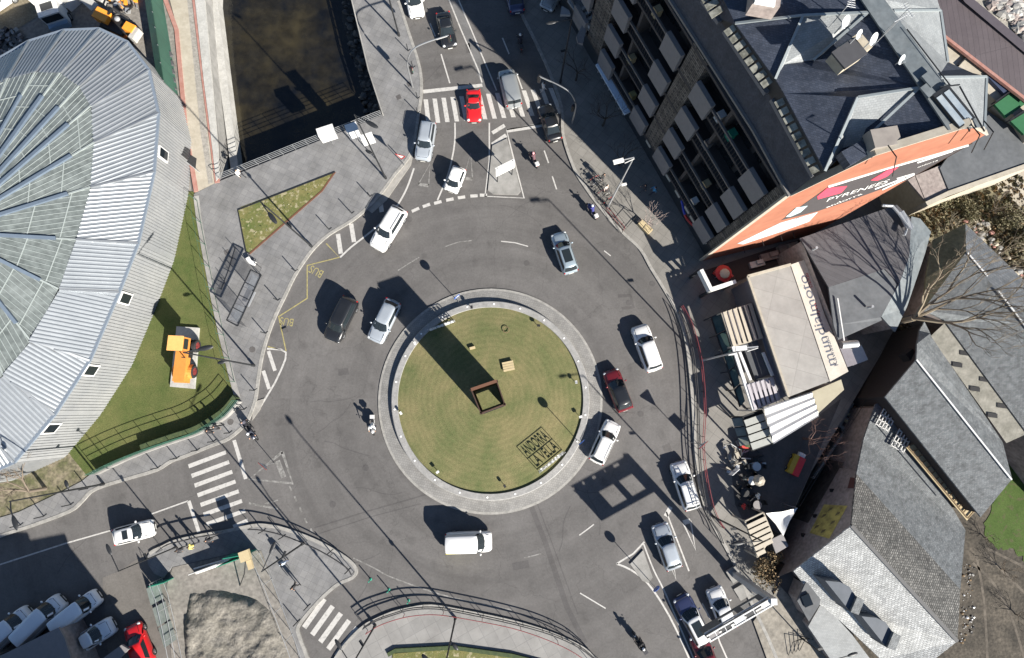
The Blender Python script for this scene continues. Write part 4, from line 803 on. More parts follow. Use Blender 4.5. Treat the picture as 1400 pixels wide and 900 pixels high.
for i, (px, py, s) in enumerate([(1050,352,1.0),(1033,362,.8),(1075,341,1.1)]):
    o = MB().box((0,0,s*.3), (s*1.9,s*.8,s*.5), 0).box((s*.3,.1,s*.7),(s*.8,s*.5,s*.3)).build('roof_debris' if 0 else 'air_unit', [mt['plaster'],mt['galv'],mt['conc']][i]); o.location = at(px,py,.3); o.rotation_euler.z = R_(15); tag(o, ['grey equipment box near the middle of the dark terrace','grey brown equipment box beside the shop roof corner','pale equipment box farthest along the dark terrace'][i], 'equipment')
# kiosk sail and box
s_ = thing('shade_sail', 'white pointed shade sail stretched beside the lower pergola', 'shade sail', at(1065,712), 0, world=True)
b = MB(); a1, a2, a3 = at(1047,702,3.3), at(1090,695,3.0), at(1071,733,3.1); vs = []; fs = []; m_ = 9
for i in range(m_):
    for j in range(m_-i):
        u_, v_ = i/(m_-1), j/(m_-1); p = a1*(1-u_-v_)+a2*u_+a3*v_; cc = (a1+a2+a3)/3; e = 27*u_*v_*(1-u_-v_); pull = min(1, max(0, 1-3*min(u_,v_,1-u_-v_)))*.35*(1-abs(max(u_,v_,1-u_-v_)-.5)*2)
        p = p.lerp(cc, max(0,pull)*.35)+Vector((0,0,-.35*e)); vs.append(p)
idx = {}; c_ = 0
for i in range(m_):
    for j in range(m_-i): idx[i,j] = c_; c_ += 1
for i in range(m_-1):
    for j in range(m_-1-i):
        fs.append((idx[i,j],idx[i+1,j],idx[i,j+1]))
        if i+j < m_-2: fs.append((idx[i+1,j],idx[i+1,j+1],idx[i,j+1]))
b.add(vs, fs); b.build('sail', mt['whitep'], s_, True); MB().tube([Vector((a2.x,a2.y,-.1)), a2], .05, 6).build('post', mt['steel'], s_)
t = thing('kiosk_cabin', 'small grey box-roofed cabin beside the lower pergola', 'kiosk', at(1066,745), 0, world=True); P = ats([(1055,738),(1070,731),(1077,747),(1061,756)],2.8); MB().slab(P,0,2.7).build('wall', mt['darkmetal'], t); MB().slab(ats([(1054,738),(1070,730),(1078,747),(1061,757)],2.85),2.7,2.85).build('roof', mt['greypanel'], t)
# ---------------- stone houses beyond the stream ----------------
hs, o_ = house('stone_house', 'long stone house with one bright pale slate slope and one speckled dark slope', 'house',
  [(1085,781,2.2),(1164,719,6.2),(1173,640,2.6),(1181,600,2.4),(1197,553,2.4),(1215,546,2.4),(1320,725,2.6),(1313,800,4.2),(1309,877,6.2),(1235,930,2.2),(1150,850,2.2),(1120,826,2.2)],
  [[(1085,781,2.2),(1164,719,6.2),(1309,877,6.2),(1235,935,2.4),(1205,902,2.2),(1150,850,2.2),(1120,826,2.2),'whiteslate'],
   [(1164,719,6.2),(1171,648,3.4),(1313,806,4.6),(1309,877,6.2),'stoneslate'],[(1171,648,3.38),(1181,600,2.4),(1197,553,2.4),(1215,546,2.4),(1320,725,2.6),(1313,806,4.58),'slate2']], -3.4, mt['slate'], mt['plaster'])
MB().beam(at(1164,719,6.25), at(1309,877,6.25), .3, .1).build('ridge', plain('ridge_dark',(.1,.1,.1),.8), hs)
for a_, b_, c_, d_ in (((1128,794),(1162,803),(1180,838),(1163,830)),((1178,843),(1209,853),(1224,884),(1208,876))):
    dx, dy = a_[0]-1128, a_[1]-794
    o = MB().slab(ats([(1130+dx,795+dy),(1150+dx,797+dy),(1163+dx,803+dy),(1172+dx,816+dy),(1163+dx,836+dy),(1150+dx,820+dy)], 5.2), 3.0, 5.0).build('dormer', M('dormer_zinc',(.05,.065,.085),(.075,.09,.115),1,.6), hs)
    MB().slab(ats([(1172+dx,816+dy),(1182+dx,821+dy),(1174+dx,841+dy),(1163+dx,837+dy)], 5.25), 3.0, 5.25).build('dormer_cheek', mt['slate2'], o)
# painted yellow lettering panel on the plaster gable: built as paint on the wall plane
g0, g1 = at(1072,770,0), at(1150,640,0); gd = (g1-g0).normalized(); gn = Vector((-gd.y,gd.x,0));
if gn.dot(g0-Vector((0,0,0))) > 0: gn = -gn
def gmap(px, py, off=.03):
    o0 = Vector((0,0,CH)); v = at(px,py,0)-o0; t = (g0-o0).dot(gn)/v.dot(gn); return o0+v*t+gn*off
wal = MB().face([gmap(*p, .0) for p in ((1062,790),(1083,781),(1164,720),(1173,643),(1148,640))]).build('gable_wall', mt['plaster'], hs)
MB().face([gmap(*p) for p in ((1107,729),(1127,690),(1159,692),(1134,737))]).build('painted_sign', M('yellow_wall_paint',(.2,.17,.06),(.5,.42,.12),1.4,.9,pos=(.3,.6)), wal)
for i, (x, y) in enumerate(((1119,722),(1129,707),(1138,698),(1148,704),(1141,716),(1128,728))): b = MB(); b.face([gmap(x-6,y+2,.05), gmap(x-3,y-3,.05), gmap(x+2,y-4,.05), gmap(x,y-1,.05)]); b.build('sign_lettering', plain('faded_brown',(.14,.11,.05),.9), wal)
b = MB().face([gmap(1159,668,.04), gmap(1163,653,.04), gmap(1171,654,.04), gmap(1168,668,.04)]); b.build('window', plain('brown_shutter',(.09,.035,.03),.8), wal)
for x, y in ((1138,671),(1115,706),(1099,732)): MB().box(gmap(x,y,.05),(.3,.3,.3)).build('vent', mt['black'], wal)
hc, o_ = house('slate_house', 'narrow house with smooth grey slate roof and pale ridge line', 'house', [(1210,543,4.6),(1253,492,6.4),(1257,452,4.6),(1264,440,4.6),(1272,456,4.6),(1371,606,4.6),(1383,656,6.4),(1341,707,4.6)],
  [[(1210,543,4.6),(1253,492,6.4),(1383,656,6.4),(1341,707,4.6),'slate2'],[(1253,492,6.4),(1254,470,6.4),(1257,452,4.6),(1264,440,4.6),(1272,456,4.6),(1371,605,4.6),(1384,656,6.4),'slate2']], -3.4, mt['slate2'], plain('brown_wall',(.03,.024,.022),.9))
MB().beam(at(1253,492,6.47), at(1383,656,6.47), .14, .08).build('ridge', mt['whitep'], hc)
hb, o_ = house('large_slate_house', 'large grey slate-roofed house with a row of small dark eaves windows', 'house', [(1262,424,6),(1285,438,6),(1410,600,6),(1500,720,6),(1560,560,6),(1440,430,6),(1370,360,6),(1325,306,6)],
  [[(1262,424,6.2),(1321,345,8.2),(1400,444,9.2),(1520,600,9.2),(1500,730,6.2),(1404,592,6.2),(1290,437,6.2),'slate2'],[(1321,345,8.2),(1320,306,6.4),(1368,352,6.4),(1440,424,6.2),(1560,560,6.2),(1520,600,9.2),(1400,444,9.2),'slate'],
   [(1321,345,8.2),(1262,424,6.2),(1266,380,6.2),(1276,328,6.2),(1320,306,6.4),'moss']] if 'moss' in mt else [], 0, mt['slate2'], mt['plaster']) if 0 else (None, None)
mt['moss'] = M('mossy_slate', (.11,.1,.055), (.19,.17,.1), .7, .9, bump=.5, sc2=4)
hb, o_ = house('large_slate_house', 'large grey slate-roofed house with a row of small dark eaves windows', 'house', [(1262,424,4.8),(1285,438,4.8),(1410,600,4.8),(1500,720,4.8),(1560,560,4.8),(1440,430,4.8),(1370,360,4.8),(1321,308,4.8),(1276,329,4.8)],
  [[(1262,424,4.9),(1321,345,6.4),(1400,444,7.2),(1520,600,7.2),(1500,730,4.9),(1404,592,4.9),(1290,437,4.9),'slate2'],[(1321,345,6.4),(1320,306,5.0),(1368,352,5.0),(1440,424,4.9),(1560,560,4.9),(1520,600,7.2),(1400,444,7.2),'slate'],
   [(1321,345,6.4),(1262,424,4.9),(1266,380,4.9),(1276,328,4.9),(1320,306,5.0),'moss']], 0, mt['slate2'], mt['plaster'])
b = MB(); b.beam(at(1323,346,6.5), at(1350,378,6.75), .14, .08); b.beam(at(1365,398,7.0), at(1400,444,7.27), .14, .08); b.beam(at(1400,444,7.27), at(1520,600,7.27), .14, .08); b.build('ridge', mt['whitep'], hb)
# passage wall between the two slate roofs, with its small dark openings and timber balcony
t = thing('side_wall', 'pale stone wall with small dark openings between the two slate roofs', 'wall', at(1335,530), 0, world=True)
P, Q = at(1272,460,4.7), at(1376,606,4.7); P2, Q2 = at(1292,441,4.7), at(1406,592,4.7)
MB().face([P, Q, Q2+Vector((0,0,.05)), P2+Vector((0,0,.05))]).build('wall', M('pale_stone',(.16,.155,.13),(.27,.26,.225),1.2,.9,bump=.6,bs=5), t)
for x, y in ((1319,483),(1346,519),(1370,555),(1309,499),(1333,532),(1357,568)): MB().box(at(x,y,4.77), (.9,.4,.03), R_(-8)).build('opening', mt['black'], t)
bt = thing('timber_balcony', 'timber balcony and rails in the gap between the two long roofs', 'balcony', at(1290,650), 0, world=True)
MB().slab(ats([(1239,612),(1255,606),(1338,694),(1322,712)],3.0), 2.9, 3.0).build('deck', mt['tan'], bt); b = MB()
for k in range(14): f = k/13; b.beam(at(1241+82*f,611+98*f,3.1), at(1253+82*f,605+90*f,3.1), .08, .08)
b.beam(at(1241,611,3.9), at(1322,708,3.9), .1, .1); b.build('rail', mt['brownplant'], bt)
for x, y in ((1213,571),(1234,600)):
    lt = thing('stacked_chairs' if 0 else 'trellis', 'white grid trellis %s on the roof edge of the stone house' % ('nearer the stream' if x < 1220 else 'nearer the timber balcony'), 'trellis', at(x,y), 0, world=True); b = MB()
    u_, v_ = Vector((.55,.85,0)).normalized(), Vector((.85,-.5,0)).normalized(); c = at(x,y,2.7)
    for k in range(5): b.beam(c+u_*(-1.2)+v_*(k-2)*.32, c+u_*1.2+v_*(k-2)*.32, .08, .08)
    for k in range(5): b.beam(c+v_*(-.7)+u_*(k-2)*.55, c+v_*.7+u_*(k-2)*.55, .08, .08)
    b.build('grid', mt['whitep'], lt); MB().beam(Vector((c.x,c.y,2.2)), c, .1, .1).build('post', mt['whitep'], lt)
for px, py, s_w in ((1242,487,1.0),(1232,508,1.0),(1224,526,.9)): MB().box(at(px,py,4.6-(1242-px)*.12), (.9,.9,1.0), R_(35)).build('window', mt['black'], hc)
ho, o_ = house('outbuilding', 'low grey ribbed-roof outbuilding at the foot of the bright slate house', 'building', [(1105,855,1.8),(1125,822,1.8),(1165,868,1.8),(1212,930,1.8),(1160,940,1.8)], [[(1105,857,1.8),(1124,823,2.0),(1165,868,2.0),(1215,935,2.0),(1165,945,1.8),'litslate']], 0, mt['litslate'], mt['plaster'])
hg, o_ = house('garage', 'small dark-walled outhouse with skylight left of the ribbed outbuilding', 'building', [(1090,822,2.4),(1102,795,2.4),(1125,808,2.4),(1118,830,2.4),(1106,850,2.4)], [[(1090,822,2.4),(1102,796,2.4),(1125,810,2.4),(1120,828,2.4),(1106,850,2.4),'flatgrey']], 0, mt['flatgrey'], mt['plaster'])
MB().box(at(1103,821,2.5),(.8,1.0,.12),R_(20)).build('skylight', mt['glass'], hg)
# shop with white canopies at the top, beyond the trees
cs = thing('corner_shop', 'white angular canopies of the shop at the top left of the apartment block', 'shop', at(805,10), 0, world=True)
for q, m_ in (([(776,0),(800,34),(815,52),(822,48),(806,18),(790,-10)],'galv'),([(790,-12),(806,-12),(820,40),(815,44)],'galv'),([(788,50),(798,30),(803,34),(797,60),(790,58)],'greypanel'),([(768,8),(778,14),(780,20),(766,20)],'galv')): MB().slab(ats(q,4.2), 3.9, 4.2).build('canopy', mt[m_], cs)
b = MB()
for k in range(5): b.box(at(797+k*4.2,13+k*7,4.4), (.3,.9,.35), R_(-55))
b.build('sign_letters', mt['whitep'], cs); MB().beam(at(800,32,0), at(800,32,3.9), .2, .2).build('post', mt['steel'], cs)
# building outside the frame, lower left, whose shadow crosses the street
house('neighbour_building', 'plain tall building just beyond the lower left corner', 'building', [(165,1106,12),(100,1120,12),(96,1104,12),(-300,1100,12),(-300,1400,12),(250,1400,12)], [[(165,1106,12),(100,1120,12),(96,1104,12),(-300,1100,12),(-300,1400,12),(250,1400,12),'flatgrey']], 0, mt['flatgrey'], mt['plaster'])
ofc, o_ = house('low_building', 'low flat grey roofed building in the lower left corner by the parked vans', 'building', [(-80,925,3.2),(0,897,3.2),(80,858,3.2),(88,872,3.2),(100,905,3.2),(120,960,3.2),(-60,980,3.2)], [[(-80,925,3.2),(0,897,3.2),(80,858,3.2),(88,872,3.2),(98,905,3.2),(100,960,3.2),(-60,980,3.2),'greypanel']], 0, mt['greypanel'], mt['plaster'])
MB().slab(ats([(134,905),(166,882),(176,888),(150,915)],2.6), 2.4, 2.6).build('porch_roof', mt['greypanel'], ofc)
# ---------------- cars ----------------
def paint(name, c, metal=.25, rough=.3): return M(name, c, tuple(min(1,k*1.06+.002) for k in c), .8, rough, metal, 0, 30, .8)
PT = dict(white=paint('paint_white',(.66,.66,.65),0), silver=paint('paint_silver',(.42,.46,.5),.4), grey=paint('paint_grey',(.3,.32,.33),.4), black=paint('paint_black',(.012,.013,.015),0), red=paint('paint_red',(.5,.012,.015),0),
          darkred=paint('paint_dark_red',(.15,.012,.018),.2), navy=paint('paint_navy',(.035,.045,.11),.3), blue=paint('paint_pale_blue',(.3,.42,.55),.4), greyblue=paint('paint_grey_blue',(.34,.41,.46),.4), vanwhite=paint('paint_van_white',(.68,.72,.76),0))
LAMPG = M('headlight_glass', (.55,.57,.58), None, rough=.1, coat=1); TAIL = M('tail_light_glass', (.35,.01,.01), None, rough=.15, coat=1)
def wheel(par, x, y, r, w_, z=None, rim=None):
    b = MB(); n = 22; prof = [(-w_/2,r*.62),(-w_/2,r*.93),(-w_*.36,r),(w_*.36,r),(w_/2,r*.93),(w_/2,r*.62)]
    vs = [Vector((x+rr*math.cos(2*math.pi*k/n), y+o, (z or r)+rr*math.sin(2*math.pi*k/n))) for k in range(n) for o, rr in prof]
    b.add(vs, [(6*k+j, 6*((k+1) % n)+j, 6*((k+1) % n)+j+1, 6*k+j+1) for k in range(n) for j in range(5)])
    o = b.build('wheel', mt['rubber'], par, True); s = 1 if y > 0 else -1; c = MB().cyl((x,y,z or r), r*.63, w_*.8, 'y', 18)
    for k in range(5): a = 2*math.pi*k/5; c.beam((x,y+s*w_*.42,(z or r)), (x+r*.55*math.cos(a), y+s*w_*.42, (z or r)+r*.55*math.sin(a)), .05, .04)
    c.build('rim', rim or mt['steel'], o); return o
KIND = dict(  # length, width, height, bonnet z, belt z, x of windscreen base, roof front, roof rear, rear glass base, tail z  (x as fraction of length from front .5 to -.5)
    hatch=(4.1,1.76,1.5,.80,.95,.23,.07,-.36,-.455,.95), sedan=(4.6,1.8,1.44,.78,.93,.22,.06,-.20,-.36,.98), wagon=(4.6,1.8,1.5,.80,.95,.23,.09,-.40,-.475,.97),
    suv=(4.6,1.86,1.72,.98,1.10,.22,.10,-.40,-.47,1.1), mini=(3.6,1.66,1.5,.82,.97,.28,.12,-.36,-.455,.97), smart=(2.7,1.6,1.54,.92,1.02,.34,.16,-.36,-.46,1.02),
    van=(4.6,1.95,1.95,.98,1.12,.33,.19,-.475,-.49,1.12), bigvan=(5.4,1.85,2.0,1.05,1.2,.36,.25,-.485,-.492,1.3), mpv=(4.7,1.9,1.8,.92,1.08,.28,.14,-.42,-.475,1.08),
    pickup=(5.2,1.9,1.85,1.05,1.15,.27,.16,-.05,-.1,1.1), coupe=(4.2,1.78,1.3,.72,.88,.14,.0,-.16,-.34,.92))
def car(kind, colour, px, head, label, cat='car', group=None, sunroof=0, rails=0, L=None, roofcol=None, extra=None):
    (l0,W,Ht,bz,belt,wb,rf_,rr_,rb,tz) = KIND[kind]; L = L or l0; W = W*(L/l0)**.5; P = PT[colour]
    loc = at(*px); q = (px[0]+head[0]*10, px[1]+head[1]*10); rz = aim(px, q)
    t = thing('parked_car' if 'parked' in label else {'van':'van','pickup truck':'pickup_truck'}.get(cat, 'car'), label, cat, loc, rz, group)
    ns = 26; b = MB(); NP = 17
    def zt(f):
        if f > wb: u = (f-wb)/(.5-wb); return belt+(bz-belt)*min(1,u*1.4)-.10*max(0,(u-.6)/.4)**2*2
        if f < rb: u = (rb-f)/(.5+rb+1e-6) if rb > -.5 else 0; return tz-.12*max(0,min(1,u))**2
        return belt
    for i in range(ns+1):
        u = i/ns; f = .5-u; f = .5*math.copysign(abs(f*2)**.85, f); e = abs(2*f)
        hw = W/2*(1-.16*max(0,(e-.72)/.28)**2.2-.02*e*e); 
        if i in (0, ns): hw *= .93
        top = zt(f); lo = .22 if 0 < i < ns else .34; 
        if i in (0, ns): top = min(top, .72)
        pr = [(0,top+.035),(.35,top+.03),(.66,top+.01),(.84,top-.035),(.93,top-.10),(.985,top*.62+.12),(1.0,.52),(.97,lo+.08),(.9,lo)]
        row = [(y,z) for y,z in pr]+[(-y,z) for y,z in pr[::-1][:-1]]
        for y, z in row: b.v.append(Vector((f*L, y*hw, z)))
    for i in range(ns):
        for j in range(NP-1): b.f.append([i*NP+j, i*NP+j+1, (i+1)*NP+j+1, (i+1)*NP+j]); b.m.append(0)
        b.f.append([i*NP+NP-1, i*NP, (i+1)*NP, (i+1)*NP+NP-1]); b.m.append(0)
    b.f.append(list(range(NP))[::-1]); b.f.append([ns*NP+j for j in range(NP)]); b.m += [0,0]
    body = b.build('body', P, t, True, 50)
    wB, wT = W/2*.90, W/2*(.80 if kind in ('van','bigvan') else .70); zb, zr = belt-.02, Ht
    X = lambda f: f*L
    # cabin: roof shell with pillars, glass panes set in it
    ring0 = [(X(wb)+.10,0),(X(wb)+.05,wB*.55),(X(wb)-.12,wB*.94),(X(wb)-.5,wB),(X((wb+rb)/2),wB),(X(rb)+.25,wB*.97),(X(rb)+.05,wB*.85),(X(rb),0)]
    ring1 = [(X(rf_)+.05,0),(X(rf_)+.03,wT*.55),(X(rf_)-.04,wT*.95),(X(rf_)-.25,wT),(X((rf_+rr_)/2),wT*1.01),(X(rr_)+.22,wT*.97),(X(rr_)+.05,wT*.86),(X(rr_),0)]
    full = lambda r: r+[(x,-y) for x,y in r[::-1][1:-1]]
    A, B2 = full(ring0), full(ring1); nA = len(A)
    c = MB(); c.v = [Vector((x,y,zb)) for x,y in A]+[Vector((x,y,zr-.07)) for x,y in B2]
    mx_ = (X(rf_)+X(rr_))/2; c.v += [Vector((mx_+(x-mx_)*.9,y*.9,zr-.015)) for x,y in B2]+[Vector((mx_+(x-mx_)*.5,y*.5,zr)) for x,y in B2]
    for a in range(3):
        for k in range(nA): c.f.append([a*nA+k,a*nA+(k+1) % nA,(a+1)*nA+(k+1) % nA,(a+1)*nA+k]); c.m.append(0)
    c.f.append([3*nA+k for k in range(nA)]); c.m.append(0)
    c.f = [f[::-1] for f in c.f]
    bm_ = c.build('cabin', PT[roofcol] if roofcol else P, t, True, 40)
    def pane(name, k0, k1, f0, f1, off, par=t):   # glass over cabin side faces k0..k1 between heights f0 and f1
        g = MB()
        for k in range(k0, k1):
            a, d = Vector((*A[k % nA],zb)), Vector((*A[(k+1) % nA],zb)); a2, d2 = Vector((*B2[k % nA],zr-.07)), Vector((*B2[(k+1) % nA],zr-.07))
            n_ = (d-a).cross(a2-a).normalized(); cc = Vector((mx_,0,zb)); 
            if n_.dot(a-cc) < 0: n_ = -n_
            g.face([a.lerp(a2,f0)+n_*off, d.lerp(d2,f0)+n_*off, d.lerp(d2,f1)+n_*off, a.lerp(a2,f1)+n_*off])
        return g.build(name, mt['carglass'], par)
    pane('windscreen', -2, 2, .04, .95, .015)
    if kind == 'bigvan' or kind == 'van': 
        pane('side_window', 2, 3, .12, .8, .015); pane('side_window', nA-3, nA-2, .12, .8, .015)
    else:
        pane('side_window', 3, 5, .10, .9, .015); pane('side_window', nA-5, nA-3, .10, .9, .015)
    pane('rear_window', 6, 8, .25 if 'van' in kind or kind in ('suv','mpv') else .08, .92, .015)
    for sy in (1,-1):
        for fx in (.31,-.31): wheel(t, X(fx)+(0 if fx > 0 else 0), sy*(W/2-.11), .33 if kind != 'suv' else .37, .23)
        MB().ball((X(.455), sy*W*.36, .64), (.16,.17,.10), 10, 6).build('headlight', LAMPG, t, True)
        MB().ball((X(-.475), sy*W*.40, .78 if kind not in ('van','mpv') else .95), (.08,.10,.16), 8, 6).build('tail_light', TAIL, t, True)
        MB().ball((X(wb)-.32, sy*(W/2+.09), zb+.08), (.09,.12,.08), 8, 6).build('mirror', P, t, True)
    MB().box((X(.497), 0, .45), (.05, W*.55, .16)).build('grille', mt['black'], t); MB().box((X(-.5)-.02,0,.55), (.03,.5,.12)).build('licence_plate', mt['plate'], t); MB().box((X(.5)+.0,0,.33), (.04,.5,.11)).build('licence_plate', mt['plate'], t)
    b = MB(); b.beam((X(wb)+.11,-wB*.5,belt+.045), (X(wb)+.0,-.05,belt+.055), .025, .02); b.beam((X(wb)+.11,.1,belt+.045), (X(wb)-.02,wB*.55,belt+.055), .025, .02); b.build('wiper', mt['black'], t)
    b = MB()
    for sy in (1,-1): b.beam((X(wb)+.2, sy*W*.36, belt+.012), (X(.44), sy*W*.33, zt(.44)+.012), .03, .02)
    b.beam((X(.455), -W*.3, zt(.455)+.02), (X(.455), W*.3, zt(.455)+.02), .03, .02); b.build('bonnet_seam', mt['black'], t)
    if sunroof: MB().box((X(rf_)-.3-sunroof/2, 0, zr+.0), (sunroof, wT*1.35, .03)).build('sunroof', mt['carglass'], t)
    if rails:
        for sy in (1,-1): MB().tube([(X(rf_)-.25,sy*wT*.86,zr-.02),(X(rf_)-.35,sy*wT*.86,zr+.05),(X(rr_)+.3,sy*wT*.86,zr+.05),(X(rr_)+.2,sy*wT*.86,zr-.02)], .022, 6).build('roof_rail', mt['darkmetal'], t)
    return t, L, W, Ht, X, zr
car('hatch','white',(567,5),(.2,1),'white hatchback coming down the avenue beside the river at the top')
car('sedan','black',(611,46),(.22,1),'black saloon under the curved traffic signal arm, upper avenue', L=4.0)
car('coupe','red',(648,149),(.02,1),'small bright red coupe standing on the zebra crossing', L=3.5)
car('suv','silver',(583,197),(-.17,1),'silver off-road car waiting between the kerb and the zebra crossing', rails=1, L=4.2)
car('smart','white',(623,249),(-.38,.92),'tiny white two-seater entering the roundabout beside the yield dashes')
car('suv','white',(533,315),(-.52,.85),'white sport utility car with roof rails passing the upper bus stop marking', rails=1, L=4.9)
car('wagon','greyblue',(771,348),(-.32,-.95),'pale blue-grey estate car with long sunroof at the upper right of the roundabout', sunroof=1.3, L=4.4)
car('suv','white',(882,477),(-.34,-.94),'white crossover car near the red-railed pavement right of the roundabout', L=4.75)
car('hatch','darkred',(843,534),(-.36,-.93),'dark red hatchback with black roof beside the roundabout apron', L=4.2, roofcol='black')
car('wagon','white',(825,604),(.42,-.91),'white estate car touching the lower right edge of the apron', rails=1, L=4.3)
t,L,W,Ht,X,zr = car('van','white',(641,739),(1,-.03),'white delivery van with yellow stripe below the roundabout', cat='van', L=4.4)
MB().box((-1.0,-W/2-.0,.75),(2.2,.05,.5)).build('yellow_stripe', plain('stripe_yellow',(.6,.55,.08),.5), t); MB().box((-.3,W*.405,1.5),(2.2,.03,.3)).build('green_sticker', plain('stick_green',(.35,.42,.1),.5), t)
car('hatch','silver',(527,440),(-.44,.9),'silver hatchback between the black people carrier and the apron', L=4.5)
car('mpv','black',(469,438),(-.44,.9),'black people carrier on the outer left lane of the roundabout', L=4.6)
t,L,W,Ht,X,zr = car('wagon','white',(934,663),(-.3,-.95),'white estate car carrying ladders on its roof beside the red railing', L=4.6)
ld = MB()
for sy in (-.5,-.1): ld.beam((-2.1,sy,zr+.2),(.5,sy,zr+.2),.07,.06)
for k in range(9): ld.beam((-2.0+k*.3,-.5,zr+.2),(-2.0+k*.3,-.1,zr+.2),.04,.04)
ld.beam((-1.6,-.6,zr+.1),(-1.6,.6,zr+.1),.05,.05); ld.beam((.1,-.6,zr+.1),(.1,.6,zr+.1),.05,.05)
lo = ld.build('ladder', mt['galv']); lo.matrix_world = Matrix.Translation(t.location) @ Matrix.Rotation(t.rotation_euler.z,4,'Z'); tag(lo, 'aluminium ladder on the roof rack of the white estate car', 'ladder')
car('hatch','silver',(909,745),(-.32,-.95),'silver hatchback beside the small triangular traffic island, lower right', L=4.3)
car('wagon','navy',(944,845),(-.46,-.89),'dark blue estate car with roof glare painted white queuing left of the gantry', L=4.8, roofcol='white', sunroof=1.3)  # white roof colour paints the sun's reflection on a dark blue car
car('hatch','white',(983,829),(-.36,-.93),'white hatchback partly below the white gantry', L=3.9)
car('sedan','darkred',(962,894),(-.4,-.92),'dark red saloon at the bottom edge behind the dark blue estate', L=4.2)
car('van','grey',(697,126),(-.24,-.97),'grey-roofed white-tailed van leaving over the zebra crossing', cat='van', L=4.3)
car('sedan','black',(751,172),(-.3,-.95),'black saloon in the building shadow right of the zebra crossing', L=4.2)
car('sedan','navy',(702,-3),(-.2,-.97),'dark saloon at the top edge of the avenue')
car('hatch','grey',(757,-3),(-.5,.86),'grey car parked by the corner shop at the top edge')
car('hatch','white',(189,726),(.97,-.25),'white hatchback with small sunroof on the left road', L=3.65, sunroof=.5)
car('hatch','red',(196,878),(-.36,-.93),'bright red hatchback driving up beside the construction fence', L=3.8)
car('hatch','white',(4,6),(.8,-.55),'white car at the top left corner on the dry slope')
vs_ = [('bigvan','vanwhite',(22,857),(.72,-.69),'white van at the left end of the row of four',4.4),('bigvan','vanwhite',(66,842),(.7,-.71),'long white van second from the left end of the row of four',4.5),('bigvan','vanwhite',(115,831),(.78,-.62),'white van with sunlit bonnet beside the open-backed pickup',4.1)]
for k, c_, p_, h_, lb, l_ in vs_: car(k, c_, p_, h_, lb, cat='van', group='vans parked in a row at the lower left', L=l_)
t,L,W,Ht,X,zr = car('pickup','vanwhite',(132,868),(.85,-.53),'white pickup with dark open load bed at the right of the parked vans', cat='pickup truck', L=4.3)
MB().box((-1.5,0,1.16),(1.7,1.5,.05)).build('load_bed', mt['black'], t)
